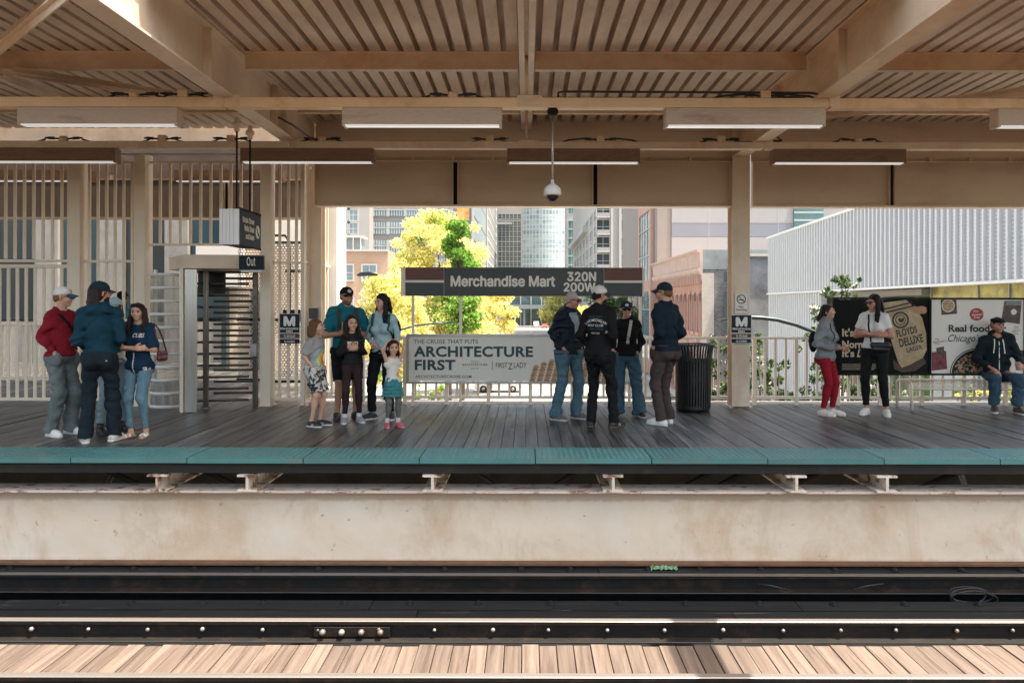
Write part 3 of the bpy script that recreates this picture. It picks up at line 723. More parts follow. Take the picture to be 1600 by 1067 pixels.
# Out sign
YO = 11.12
so = empty('exit_sign', (0,0,0), label='small black Out sign on the turnstile header', cat='sign')
plate((375,400.5,413.5,422.5), YO, .05, M['sign_navy'], 'panel', so, 0, .003)
plate((378,423,411,426.5), YO, .04, M['steel'], 'bracket', so, 0)
lettering('Out', PX(387.5,YO), PX(401,YO), PZ(416.5,YO), PZ(403,YO), YO-.053, M['cream'], so, .012, font=True)
# hanging street sign box
sg = empty('hanging_sign', (0,0,0), label='navy box sign for the streets hanging on two rods above the turnstile', cat='sign')
ya, yb = 9.3, 10.05; xa, xb = PX(343,ya), PX(374,ya); z0, z1 = PZ(383,ya), PZ(327.5,ya)
mb = MB(); mb.box(xa, xb, ya, yb, z0, z1); mb.build('sign_box', M['sign_navy'], sg, .004)
M['pale_metal'] = mat('pale_metal', (0.62, 0.60, 0.57), 0.45, 0.2, var=0.05)
mb = MB(); k = [0,.16,.34,.52,.72,1]
for i in range(5):
    a = xa + (xb-xa)*k[i]; b_ = xa + (xb-xa)*k[i+1]; mb.box(a+.0015, b_-.0015, ya-.012, ya-.001, z0, z1)
mb.build('end_cap', M['pale_metal'], sg)
mb = MB(); mb.box(xb-.004, xb+.006, ya-.003, yb, z1, z1+.02); mb.box(xb-.004, xb+.006, ya-.003, yb, z0-.02, z0); mb.build('edge_trim', M['dark'], sg)
ly = lambda t: ya + (yb-ya)*t; lz = lambda t: z0 + (z1-z0)*t
for s, t0, t1, v0, v1 in (('Kinzie Street', .13, .66, .66, .83), ('Wells Street', .20, .66, .42, .60), ('and buses', .27, .66, .20, .37)):
    lettering(s, ly(t0), ly(t1), lz(v0), lz(v1), xb+.003, M['cream'], sg, .025, face='+x', font=True)
mb = MB(); cy_, cz_ = ly(.83), lz(.48)
mb.add([(xb+.003, cy_+.075*math.cos(i*math.pi/12), cz_+.085*math.sin(i*math.pi/12)) for i in range(24)], [tuple(range(24))])
mb.build('arrow_disc', M['cream'], sg)
mb = MB(); mb.prism([(cy_-.045,cz_+.05),(cy_-.03,cz_+.055),(cy_+.02,cz_-.02),(cy_+.035,cz_-.005),(cy_+.04,cz_-.055),(cy_-.01,cz_-.045),(cy_+.005,cz_-.033)], 'x', xb+.003, xb+.006); mb.build('arrow', M['sign_navy'], sg)
for yy in (9.45, 9.9):
    mb = MB(); mb.tube([((xa+xb)/2+.03, yy, z1-.01), ((xa+xb)/2+.03, yy, 3.80)], .012, 8); mb.build('rod', M['dark'], sg)
    mb = MB(); mb.lathe([(.02,-.09),(.035,-.07),(.03,-.04),(.055,-.03),(.055,.02),(.03,.03),(.03,.09)], ((xa+xb)/2+.03, yy, 3.80), 12); mb.build('rod_hanger', M['paint'], sg)

# ================================================================== back railing
FY = 12.2
def railing(x0, x1, label, skip=()):
    f = empty('guard_rail', (0,0,0), label=label, cat='railing')
    mb = MB(); mb.box(x0, x1, FY-.025, FY+.025, 1.045, 1.085); mb.build('top_rail', M['paint_bars'], f, .003)
    mb = MB(); mb.box(x0, x1, FY-.022, FY+.022, .10, .145); mb.build('bottom_rail', M['paint_bars'], f, .003)
    xs = []; x = x0 + .05
    while x < x1 - .03: xs.append(x); x += .166
    bar_group(f, xs, FY, .145, 1.045, .036, .03, 'baluster')
    k = 0; b0 = None
    for x in xs[::4]:
        if b0 is None:
            mb = MB(); mb.box(-.028, .028, -.028, .028, 0, 1.044); b0 = mb.build('post', M['paint_bars'], f, .003); o = b0
        else: o = b0.copy(); COL.objects.link(o); o.parent = f
        o.location = (x+.0, FY, 0); o.scale = (1,1,1)
    return f
railing(-3.30, PX(1142,FY), 'beige metal railing behind the cruise advertisement')
railing(PX(1174,FY), 10.5, 'beige metal railing behind the bench and the posters')
mb = MB(); mb.box(-3.35, 12, 12.37, 12.47, -.05, .035)
tag(mb.build('edge_kerb', M['sign_white'], None, .004), 'pale edge board at the back of the platform under the railings', 'edge board')
# ---------------------------------------------------------------- station name sign
NY = 12.05
ns = empty('station_sign', (0,0,0), label='long charcoal station name sign lettered Merchandise Mart 320N 200W', cat='sign')
plate((628,418.5,1005,463), NY, .10, M['paint_bars'], 'sign_case', ns, 0, .004)
pl = NY - .101
def sp(px, m, name, o=0.0):
    x0, x1, z0, z1 = pbox(*px, NY); mb = MB(); mb.box(x0, x1, pl-.006-o, pl-o, z0, z1); return mb.build(name, m, ns)
sp((635,418.6,694.5,438.3), M['sign_brown'], 'brown_panel'); sp((635,442.2,694.5,462.9), M['sign_dark'], 'line_panel'); sp((635,438.5,694.5,442.0), M['sign_white'], 'white_stripe', .001)
sp((695.2,418.6,942,462.9), M['sign_dark'], 'name_panel')
sp((942.6,418.6,1002,438.3), M['sign_brown'], 'brown_panel'); sp((942.6,442.2,1002,462.9), M['sign_dark'], 'line_panel'); sp((942.6,438.5,1002,442.0), M['sign_white'], 'white_stripe', .001)
ly_ = pl - .0075
lettering('Merchandise Mart', PX(705,NY), PX(867,NY), PZ(448.5,NY), PZ(431,NY), ly_, M['sign_white'], ns, .030, font=True)
lettering('320N', PX(885.5,NY), PX(930.5,NY), PZ(440,NY), PZ(425,NY), ly_, M['sign_white'], ns, .030, font=True)
lettering('200W', PX(880,NY), PX(929.5,NY), PZ(456,NY), PZ(441.5,NY), ly_, M['sign_white'], ns, .030, font=True)
mb = MB()
for px in (637,665,692,697,740,815,880,939,945,972,1000):
    for py in (420.5,461): mb.lathe([(0,.002),(.008,.001),(.009,0)], (0,0,0), 8); n0 = len(mb.v)-24; mb.v[n0:] = [(PX(px,NY)+a, ly_+.0012-c, PZ(py,NY)+b_) for a, b_, c in mb.v[n0:]]
mb.build('screws', M['dark'], ns)
for px in (646, 720, 895, 983, 1000):
    mb = MB(); mb.box(PX(px,NY)-.02, PX(px,NY)+.02, 12.0, 12.04, 0.0, PZ(463.2,NY)); mb.build('post', M['paint_bars'], ns)
# ---------------------------------------------------------------- cruise advertisement
AY = 11.93
ad = empty('advertisement_board', (0,0,0), label='wide cream river cruise advertisement in a metal frame under the station sign', cat='advertisement')
M['ad_cream'] = mat('ad_paper', (0.84, 0.79, 0.71), 0.5, var=0.06, scale=1.2)
M['ad_ink'] = mat('ad_ink', (0.03, 0.075, 0.085), 0.6, var=0.05)
M['ad_tan'] = mat('ad_tan', (0.55, 0.31, 0.17), 0.6, var=0.15, scale=9)
M['ad_tan_light'] = mat('ad_tan_light', (0.62, 0.40, 0.25), 0.6, var=0.1, scale=9)
plate((640,527,999,595.5), AY, .02, M['ad_cream'], 'poster', ad)
for px in ((635.5,522,1003,526.4),(635.5,596,1003,599.5),(635.5,526.6,639.6,595.8),(999.4,526.6,1003,595.8)): plate(px, AY, .05, M['steel'], 'frame', ad, 0, .004)
plate((984,527.3,999,595.2), AY, .003, M['stainless'], 'bare_metal_strip', ad, -.021)
ay = AY - .0225
def ad_t(s, x0, x1, y0, y1, b=.0, sp_=1.0, m='ad_ink'): lettering(s, PX(x0,AY), PX(x1,AY), PZ(y1,AY), PZ(y0,AY), ay, M[m], ad, b, spacing=sp_)
ad_t('THE CRUISE THAT PUTS', 647, 747, 530.5, 537, .002); ad_t('ARCHITECTURE', 647, 833, 541, 557.8, .034, 1.06); ad_t('FIRST', 648.5, 712, 562, 578.5, .034, 1.06)
ad_t('ARCHITECTURECRUISE.COM', 649, 737, 586, 590.5, .01, 1.1); ad_t('ARCHITECTURE', 722.5, 762, 568, 571.3, .02, 1.2); ad_t('CHICAGO', 736, 749, 564, 566, .01, 1.1); ad_t('CENTER', 736.5, 748.5, 574.5, 576.5, .01, 1.1)
ad_t('FIRST', 775, 793, 566.5, 574.5, .006); ad_t('LADY', 803, 823, 566, 574.5, .006); ad_t('Z', 794, 801, 567, 577, .004)
plate((769,563.5,769.8,578), AY, .003, M['ad_ink'], 'divider', ad, -.021)
# tiers of rounded balconies in perspective
mb = MB(); nc = 13
for c in range(nc):
    fx = 832 + c*11.2; top = 575 - 27*math.sin(min(1, (c+.4)/7)*math.pi/2)
    y = 595; k = 0
    while y > top:
        hgt = 4.3; xs_ = fx + (595-y)*.27
        wd = 10.2
        a = [(xs_-wd/2+wd*i/8, y - hgt*.95*math.sin(math.pi*i/8)**.7) for i in range(9)]
        if xs_ < 979: mb.add([(PX(px_,AY), ay, PZ(py_,AY)) for px_, py_ in a] + [(PX(xs_+wd/2,AY), ay, PZ(y+1.4,AY)), (PX(xs_-wd/2,AY), ay, PZ(y+1.4,AY))], [tuple(range(11))], k % 2)
        y -= hgt; k += 1
bl = mb.build('building_picture', [M['ad_tan'], M['ad_tan_light']], ad)
# ---------------------------------------------------------------- station marker signs
def m_sign(px0, px1, py0, py1, Y, label):
    s = empty('line_sign', (0,0,0), label=label, cat='sign'); k = (py1-py0)/46.0; W = px1-px0
    plate((px0-.8,py0-.8,px1+.8,py1+.8), Y, .012, M['steel'], 'backing', s)
    Yf = Y-.0125
    plate((px0,py0,px1,py0+29*k), Yf, .004, M['sign_navy'], 'name_panel', s); plate((px0,py0+31*k,px1,py0+37.5*k), Yf, .004, M['sign_brown'], 'brown_panel', s); plate((px0,py0+39.5*k,px1,py1), Yf, .004, M['sign_navy'], 'line_panel', s)
    y = Yf-.0055; fx = lambda t: PX(px0+W*t, Y); fz = lambda t: PZ(py0+t*k, Y)
    lettering('M', fx(.2), fx(.8), fz(19), fz(3), y, M['sign_white'], s, .045, font=True)
    for t, x0, x1, a, b_ in (('Merchandise', .04, .96, 20.6, 24.4), ('Mart', .34, .67, 24.9, 28.3), ('to Kimball', .22, .80, 32.4, 36.3), ('to Linden', .23, .78, 41, 44.7)):
        lettering(t, fx(x0), fx(x1), fz(b_), fz(a), y, M['sign_white'], s, .022, font=True)
m_sign(437.5, 468, 491.5, 537, 12.03, 'small station marker sign with a big M on the bars behind the boy')
m_sign(1143, 1173.5, 492, 535, 11.86, 'small station marker sign with a big M on the column by the bin')
# no smoking
s = empty('no_smoking_sign', (0,0,0), label='white no smoking sign on the column above the station marker', cat='sign')
YN = 11.87; plate((1148.5,458.5,1167.5,488.5), YN, .008, M['sign_white'], 'panel', s)
ring(1158.2,467,5.8,7.2,YN-.009,M['black'],'ring',s,.002); cx, cz = PX(1158.2,YN), PZ(467,YN)
mb = MB(); q = .06
mb.add([(cx-.05, YN-.012, cz+.058),(cx-.058, YN-.012, cz+.05),(cx+.05, YN-.012, cz-.058),(cx+.058, YN-.012, cz-.05)], [(0,1,2,3)]); mb.add([(cx-.045,YN-.0115,cz-.004),(cx-.045,YN-.0115,cz-.018),(cx+.04,YN-.0115,cz-.018),(cx+.04,YN-.0115,cz-.004)], [(0,1,2,3)])
mb.build('cigarette_mark', M['black'], s)
lettering('No', PX(1154,YN), PX(1161,YN), PZ(480.5,YN), PZ(476.8,YN), YN-.0105, M['black'], s, .012); lettering('Smoking', PX(1149.5,YN), PX(1166.5,YN), PZ(486,YN), PZ(481.3,YN), YN-.0105, M['black'], s, .012)
# ---------------------------------------------------------------- waste bin
bn = empty('litter_bin', (PX(1082,11.6), 11.55, 0), label='black slatted litter bin with flared rim beside the column', cat='bin')
M['bin_black'] = mat('bin_black', (0.014, 0.014, 0.015), 0.35, var=0.2)
mb = MB()
for i in range(40):
    a = 2*math.pi*i/40; ca, sa = math.cos(a), math.sin(a)
    prof = [(.255,.06),(.262,.45),(.265,.74),(.272,.86),(.30,.97),(.312,.995)]
    for (r0, z0_), (r1, z1_) in zip(prof[:-1], prof[1:]):
        t = Vector((-sa, ca, 0))*.0125; n_ = Vector((ca, sa, 0))*.005
        vs = []
        for r_, z_ in ((r0,z0_),(r1,z1_)):
            c_ = Vector((ca*r_, sa*r_, z_)); vs += [c_-t-n_, c_+t-n_, c_+t+n_, c_-t+n_]
        mb.add(vs, [(0,1,2,3),(7,6,5,4),(0,4,5,1),(1,5,6,2),(2,6,7,3),(3,7,4,0)])
mb.build('slats', M['bin_black'], bn)
for name, pr in (('rim', [(.305,.985),(.32,.985),(.325,1.0),(.315,1.01),(.30,1.0),(.305,.985)]), ('collar', [(.245,.735),(.258,.735),(.258,.775),(.245,.775),(.245,.735)]), ('base', [(0,.015),(.25,.015),(.25,.10),(.24,.10),(0,.09)]), ('foot_ring', [(.17,0),(.2,0),(.2,.02),(.17,.02),(.17,0)])):
    mb = MB(); mb.lathe(pr, (0,0,0), 40); mb.build(name, M['bin_black'], bn)
mb = MB(); mb.lathe([(0,.11),(.225,.11),(.232,.72),(.225,.72),(.22,.12)], (0,0,0), 32); mb.build('liner', M['black'], bn)
# ---------------------------------------------------------------- bench
def perf(name, col, sx, sz, hole=0.33):
    m, n, b = new_mat(name); tc = nd(n, 'ShaderNodeTexCoord'); sp_ = nd(n, 'ShaderNodeSeparateXYZ'); n.links.new(tc.outputs['Object'], sp_.inputs[0])
    def cell(axis, per, shift=None):
        v = math_(n, 'DIVIDE', sp_.outputs[axis], per)
        if shift is not None: v = math_(n, 'ADD', v, shift)
        return v
    ax, az = {'xy': (0,1), 'xz': (0,2)}[name.split('_')[-1]]
    vz = cell(az, sz); row = math_(n, 'FLOOR', vz); odd = math_(n, 'MULTIPLY', math_(n, 'MODULO', math_(n, 'ABSOLUTE', row), 2.0), 0.5)
    vx = cell(ax, sx, odd)
    fx_ = math_(n, 'SUBTRACT', math_(n, 'FRACT', vx), 0.5); fz_ = math_(n, 'SUBTRACT', math_(n, 'FRACT', vz), 0.5)
    d = math_(n, 'SQRT', math_(n, 'ADD', math_(n, 'MULTIPLY', fx_, fx_), math_(n, 'MULTIPLY', fz_, fz_)))
    a = math_(n, 'GREATER_THAN', d, hole); n.links.new(a, b.inputs['Alpha'])
    b.inputs['Base Color'].default_value = (*col, 1); b.inputs['Roughness'].default_value = 0.5
    return m
bc = empty('bench', (PX(1425,11.6), 11.62, 0), label='long beige perforated metal bench under the dog food poster', cat='bench')
M['bench_perf'] = perf('bench_perforation_xy', (0.56,0.48,0.40), .026, .026, .30)
M['bench_perf2'] = perf('bench_apron_xz', (0.56,0.48,0.40), .026, .026, .30)
BL = 3.1; zs = .43
mb = MB(); mb.add([(0,0,zs),(BL,0,zs),(BL,.42,zs),(0,.42,zs)], [(0,1,2,3)]); mb.build('seat', M['bench_perf'], bc)
mb = MB(); mb.add([(0.02,-.028,zs-.015),(BL,-.028,zs-.015),(BL,-.035,zs-.10),(0.02,-.035,zs-.10)], [(3,2,1,0)]); mb.add([(0.02,0,zs),(BL,0,zs),(BL,-.028,zs-.015),(.02,-.028,zs-.015)], [(3,2,1,0)]); mb.build('front_apron', M['bench_perf2'], bc)
mb = MB(); mb.tube([(0,-.035,zs-.105),(BL,-.035,zs-.105)], .014, 8); mb.tube([(0,.42,zs),(BL,.42,zs)], .014, 8); mb.build('edge_rail', M['paint_bars'], bc)
for i, x in enumerate((0.0, BL*.5, BL)):
    mb = MB(); mb.tube([(x,-.02,0),(x,-.02,zs-.06),(x,.0,zs-.02),(x,.04,zs-.006),(x,.38,zs-.006),(x,.42,zs-.02),(x,.44,zs-.06),(x,.44,0)], .021, 10); mb.build('leg_frame', M['paint_bars'], bc)
# ---------------------------------------------------------------- two posters
PY = 12.02
bp = empty('beer_poster', (0,0,0), label='black framed dark beer poster with a hand holding a lager can', cat='poster')
M['poster_black'] = mat('poster_black', (0.010,0.010,0.010), 0.7, var=0.5, scale=1.5, spec=.12); M['poster_frame'] = mat('poster_frame', (0.006,0.006,0.006), 0.6, spec=.15)
M['can_gold'] = mat('can_gold', (0.40,0.29,0.165), 0.5, var=0.25, scale=5, stain=(0.62,0.50,0.34), stain_amt=0.7, stain_scale=4); M['can_ink'] = mat('can_ink', (0.03,0.022,0.016), 0.6)
M['poster_tan'] = mat('poster_tan', (0.62,0.50,0.37), 0.6, var=.05); M['poster_skin'] = mat('poster_skin', (0.42,0.22,0.13), 0.6, var=.25, scale=6)
def pplate(px, m, name, par, o=0.0, th=.02): return plate(px, PY, th, m, name, par, -o)
pplate((1302.5,467,1450,582), M['poster_black'], 'poster', bp, 0.0)
for px in ((1300,464,1451.5,466.8),(1300,582.2,1451.5,585),(1300,467,1302.3,582),(1450.2,467,1452,582)): pplate(px, M['poster_frame'], 'frame', bp, 0.0, .04)
def poly(pts, m, name, par, lift=.0225):
    mb = MB(); mb.add([(PX(x,PY), PY-lift, PZ(y,PY)) for x, y in pts], [tuple(range(len(pts)))[::-1]]); return mb.build(name, m, par)
poly([(1379,472),(1415,467.5),(1430,482),(1440,496),(1446,520),(1447,545),(1441,558),(1420,569),(1408,573.5),(1403,566),(1396,545),(1387,515),(1381,490)], M['can_gold'], 'can_picture', bp)
for a_, b_ in (((1380,481),(1424,470)), ((1383,486),(1428,475))):
    poly([a_, b_, (b_[0]+.5,b_[1]+2.5), (a_[0]+.5,a_[1]+2.5)], M['can_ink'], 'can_stripe', bp, .0235)
rot = rotwarp(R(13), PX(1419,PY), PZ(525,PY))
ly_ = PY-.0245
def bt(s, x0, x1, y0, y1, m, b=.02, wp=None): lettering(s, PX(x0,PY), PX(x1,PY), PZ(y1,PY), PZ(y0,PY), ly_, m, bp, b, warp=wp)
bt('FLOYDS', 1401, 1434, 510.5, 522, M['can_ink'], .03, rot); bt('DELUXE', 1402, 1440, 525, 538, M['can_ink'], .03, rot); bt('LAGER', 1411, 1436, 541, 548.5, M['can_ink'], .02, rot)
ring(1407,499,10.3,13.2,PY-.0215,M['can_ink'],'badge_ring',bp,.002); ring(1407,499,6.8,8.2,PY-.0215,M['can_ink'],'badge_ring',bp,.002)
poly([(1402,498),(1404,495),(1407,497.5),(1410,495),(1412,498),(1410,501.5),(1408,502),(1407,504.5),(1406,502),(1404,501.5)], M['can_ink'], 'leaf_emblem', bp, .0235)
poly([(1423,480),(1427,477.5),(1433,478),(1440,477),(1446,479),(1447,486),(1444,489),(1436,489.5),(1428,488),(1423.5,484)], M['poster_skin'], 'finger_picture', bp, .0245)
poly([(1395,560),(1402,567),(1408,574),(1420,570),(1443,558),(1446,566),(1430,578),(1410,581),(1396,575)], mat('poster_shade_brown', (0.06,0.035,0.022), .6), 'hand_picture', bp, .0215)
bt("It's Not", 1315, 1366, 512, 525, M['poster_tan'], .03); bt('Normal.', 1315, 1364, 531, 543, M['poster_tan'], .03); bt("It's", 1315, 1334, 544.5, 557, M['poster_tan'], .03); lettering('Deluxe.', PX(1338,PY), PX(1376,PY), PZ(557,PY), PZ(544.5,PY), ly_, M['poster_tan'], bp, .03, shear=.3)
for i in range(4): pplate((1315,567.5+2.6*i,1368-3*(i==3),568.9+2.6*i), M['poster_tan'] if i < 0 else mat('fine_print', (0.25,0.21,0.16), .6, var=.8, scale=70), 'fine_print', bp, .0205, .002)
dp = empty('dog_food_poster', (0,0,0), label='black framed white dog food poster with a bowl behind the seated man', cat='poster')
M['poster_white'] = mat('poster_white', (0.72,0.68,0.63), 0.45, var=.03); M['poster_red'] = mat('poster_red', (0.36,0.02,0.028), .5)
M['poster_photo'] = mat('poster_photo', (0.06,0.04,0.035), .5, var=.6, scale=12, stain=(0.28,0.12,0.06), stain_amt=.8, stain_scale=9)
M['kibble'] = mat('food_print', (0.42,0.28,0.17), .6, var=.5, scale=30, stain=(0.55,0.36,0.22), stain_amt=.9, stain_scale=24)
pplate((1453.8,467,1598,582), M['poster_white'], 'poster', dp)
for px in ((1452.2,464,1600.5,466.8),(1452.2,582.2,1600.5,585),(1452.2,467,1453.6,582),(1598.2,467,1600.5,582)): pplate(px, M['poster_frame'], 'frame', dp, 0, .04)
disc(1526,490,9.8,PY-.0205,M['poster_red'],'logo',dp,.002,rx=11)
def dt(s, x0, x1, y0, y1, m, b=.0, sh=0.0, a=0.0):
    wp = rotwarp(R(a), PX((x0+x1)/2,PY), PZ((y0+y1)/2,PY)) if a else None
    lettering(s, PX(x0,PY), PX(x1,PY), PZ(y1,PY), PZ(y0,PY), PY-.0245, m, dp, b, shear=sh, warp=wp)
for s_, x0, x1, y0, y1 in (('The', 1519, 1527, 483.5, 487), ("Farmer's", 1517, 1536, 488, 492), ('Dog', 1520, 1530, 493, 497)): dt(s_, x0, x1, y0, y1, M['poster_white'], .01, .3, 6)
dt('Real food for', 1481, 1571, 506, 517.5, M['black'], .03); dt("Chicago's", 1480, 1531, 521, 536, M['black'], .004, .35); dt('dogs', 1536, 1571, 521, 535, M['black'], .03)
poly([(1468.5,467.2),(1493,467.2),(1494.5,489),(1470,491)], M['poster_photo'], 'photo', dp); disc(1481.5,476.5,10.2,PY-.023,M['poster_white'],'bowl',dp,.001); disc(1481.5,476.5,9.0,PY-.0245,M['kibble'],'food',dp,.001)
poly([(1568,469),(1595,468.5),(1592,505),(1563,501)], M['poster_photo'], 'photo', dp); disc(1584,486,4.5,PY-.0235,M['poster_white'],'dog_picture',dp,.001); poly([(1571,468.8),(1595,468.4),(1594,476),(1570,475.5)], mat('photo_grey',(0.2,0.22,0.23),.6), 'photo_patch', dp, .0235)
poly([(1455,549),(1477,546.5),(1479,575),(1455,578)], mat('photo_burgundy',(0.16,0.025,0.045),.5,var=.8,scale=14), 'photo', dp); poly([(1462,542),(1474,540),(1474,552),(1462,553)], M['poster_photo'], 'dog_picture', dp, .0235)
poly([(1586,545),(1598,546),(1598,566),(1585,565)], M['poster_photo'], 'photo', dp); disc(1594,554.5,4.0,PY-.023,M['kibble'],'food',dp,.001)
# big bowl cut off by the poster's lower edge
cxp, cyp, r0 = 1526, 583, 43
poly([(cxp + r0*math.cos(math.pi*i/28), min(581.8, cyp - r0*math.sin(math.pi*i/28)*.93)) for i in range(29)][::-1], M['black'], 'bowl', dp)
poly([(cxp + (r0-1.4)*math.cos(math.pi*i/28), min(581.8, cyp - (r0-1.4)*math.sin(math.pi*i/28)*.93)) for i in range(29)][::-1], M['poster_white'], 'bowl', dp, .0228)
poly([(cxp + (r0-2.6)*math.cos(math.pi*i/28), min(581.8, cyp - (r0-2.6)*math.sin(math.pi*i/28)*.93)) for i in range(29)][::-1], M['black'], 'bowl', dp, .0231)
mb = MB(); rr_ = random.Random(5)
for i in range(240):
    a = rr_.uniform(0, math.pi); q = rr_.uniform(0, 1)**.5*(r0-7); x_, y_ = cxp+q*math.cos(a), cyp-2-q*math.sin(a)*.86
    if y_ > 580: continue
    r_ = rr_.uniform(1.0, 2.3); nn = 7
    mb.add([(PX(x_+r_*math.cos(2*math.pi*k/nn),PY), PY-.0235-.00004*i, PZ(min(581.5,y_+r_*.8*math.sin(2*math.pi*k/nn)),PY)) for k in range(nn)], [tuple(range(nn))], rr_.choice((0,0,1,1,2,3)))
mb.build('food_picture', [mat('food_a',(0.50,0.34,0.24),.6), mat('food_b',(0.38,0.22,0.14),.6), mat('food_c',(0.16,0.22,0.07),.6), mat('food_d',(0.50,0.17,0.06),.6)], dp)
for s_, x0, x1, y0, y1, a in (("The", 1460, 1466, 527, 530.5, 4), ("Performer's", 1457, 1477, 530.5, 534, 8), ("Dog", 1460, 1467, 534.5, 538, 4), ('The', 1583, 1590, 508, 512, 8), ("Baker's", 1580, 1593, 513, 517, 8), ('Dog', 1583, 1590, 518, 522, 8)): dt(s_, x0, x1, y0, y1, mat('brown_script',(0.22,0.10,0.08),.6), .0, .3, a)
# ================================================================== the city behind
GZ = -6.5
M['asphalt'] = mat('street_asphalt', (0.24,0.235,0.225), .85, var=.12, scale=.3, stain=(0.38,0.37,0.35), stain_amt=.5, stain_scale=.15)
mb = MB(); mb.box(-900, 900, 8.6, 2500, GZ-.3, GZ); tag(mb.build('ground', M['asphalt']), kind='structure')
for x0, x1, nm in ((-30,-10,'pavement'),(13.0,16,'pavement')):
    mb = MB(); mb.box(x0, x1, 20, 420, GZ-.1, GZ+.13); tag(mb.build(nm, M['concrete']), kind='structure')
mb = MB()
for i in range(40):
    y = 30+i*9; mb.box(1.4, 1.55, y, y+3, GZ+.002, GZ+.006)
for i in range(10): mb.box(-9+2.1*i, -8.2+2.1*i, 54, 58, GZ+.002, GZ+.006)
tag(mb.build('road_markings', M['white']), kind='structure')

def glassmat(name, col, rough=.12, var=.35, scale=.25):
    return mat(name, col, rough, 0.0, var=var, scale=scale, spec=.8)
M['glass_teal'] = glassmat('teal_window_glass', (0.06,0.16,0.17)); M['glass_dark'] = glassmat('dark_window_glass', (0.045,0.07,0.08)); M['glass_black'] = glassmat('black_glass', (0.01,0.014,0.017), .3); M['glass_pale'] = glassmat('pale_window_glass', (0.17,0.24,0.265)); M['glass_blue'] = glassmat('blue_glass', (0.012,0.04,0.055), .3)
M['limestone'] = mat('limestone', (0.34,0.33,0.315), .8, var=.06, scale=.12); M['offwhite'] = mat('offwhite_stone', (0.41,0.405,0.395), .7, var=.05, scale=.2)
M['tan_stone'] = mat('tan_stone', (0.26,0.25,0.24), .8, var=.06, scale=.15); M['mullion'] = mat('grey_mullion', (0.36,0.385,0.39), .5, var=.05); M['bluegrey'] = mat('bluegrey_panel', (0.22,0.275,0.295), .6, var=.08, scale=.1)
M['greypanel'] = mat('grey_wall_panel', (0.29,0.295,0.305), .6, var=.04, scale=.15); M['bluepanel'] = mat('slate_blue_panel', (0.185,0.205,0.245), .6, var=.04, scale=.15); M['taupe'] = mat('taupe_panel', (0.235,0.215,0.195), .7, var=.05, scale=.15)

def brick(name, c1, c2, mortar, sx, rough=.9):
    m, n, b = new_mat(name); t = nd(n, 'ShaderNodeTexBrick'); g = nd(n, 'ShaderNodeNewGeometry'); sp_ = nd(n, 'ShaderNodeSeparateXYZ'); n.links.new(g.outputs['Position'], sp_.inputs[0])
    cb_ = nd(n, 'ShaderNodeCombineXYZ'); n.links.new(math_(n, 'ADD', sp_.outputs[0], sp_.outputs[1]), cb_.inputs[0]); n.links.new(sp_.outputs[2], cb_.inputs[1])
    n.links.new(cb_.outputs[0], t.inputs['Vector']); t.inputs['Scale'].default_value = sx
    t.inputs['Color1'].default_value = (*c1, 1); t.inputs['Color2'].default_value = (*c2, 1); t.inputs['Mortar'].default_value = (*mortar, 1); t.inputs['Mortar Size'].default_value = .02
    f = noise(n, coords(n, (1,1,.5)), .5, 5, .65); c = mixc(n, ramp(n, f, [(.4, (0,0,0)), (.75, (.55,)*3)]), t.outputs['Color'], sc(mortar, 1.1)); n.links.new(c, b.inputs['Base Color']); b.inputs['Roughness'].default_value = rough
    return m
M['brick_pink'] = brick('pink_brick', (0.38,0.165,0.115), (0.47,0.25,0.185), (0.48,0.34,0.275), 2.0); M['brick_tan'] = brick('tan_brick', (0.34,0.205,0.135), (0.40,0.26,0.18), (0.39,0.31,0.245), 2.2)
M['brick_shaded'] = brick('shaded_brick', (0.06,0.062,0.068), (0.15,0.14,0.138), (0.26,0.26,0.255), 1.6); M['pink_frame'] = mat('pink_stone', (0.42,0.265,0.215), .7, var=.06, scale=.4)

def window_proto(w, h, fm, gm, bars=(1,0), fr=.12, depth=.14, sill=True):
    """a window facing -Y, centred in x, bottom at z 0, its frame proud of the wall"""
    mb = MB()
    mb.box(-w/2, w/2, -.03, -.012, 0, h, 1)
    mb.box(-w/2-fr, -w/2, -depth, -.003, 0, h); mb.box(w/2, w/2+fr, -depth, -.003, 0, h); mb.box(-w/2-fr, w/2+fr, -depth, -.003, h, h+fr); mb.box(-w/2-fr, w/2+fr, -depth*1.2, -.003, -fr, 0)
    for i in range(bars[0]):
        x = -w/2 + w*(i+1)/(bars[0]+1); mb.box(x-fr*.25, x+fr*.25, -.075, -.031, 0, h)
    for i in range(bars[1]):
        z = h*(i+1)/(bars[1]+1); mb.box(-w/2, w/2, -.07, -.032, z-fr*.25, z+fr*.25)
    me = bpy.data.meshes.new('window'); me.from_pydata(mb.v, [], mb.f); me.materials.append(fm); me.materials.append(gm); me.polygons.foreach_set('material_index', mb.m); me.update()
    return me
def windows(par, me, pts, rz=0.0, name='window'):
    for p in pts:
        o = link_mesh(name, me, par); o.location = p; o.rotation_euler = (0,0,rz)
def building(label, x0, x1, y0, y1, z1, m, cat='building', z0=GZ):
    b_ = empty('building', (x0, y0, z0), label=label, cat=cat); mb = MB(); mb.box(0, x1-x0, 0, y1-y0, 0, z1-z0); mb.build('wall', m, b_); return b_
def strip(b_, x0, x1, y0, y1, z0, z1, m, name):
    l = b_.location; mb = MB(); mb.box(x0-l.x, x1-l.x, y0-l.y, y1-l.y, z0-l.z, z1-l.z); return mb.build(name, m, b_)
def rel(b_, pts): l = b_.location; return [(x-l.x, y-l.y, z-l.z) for x, y, z in pts]

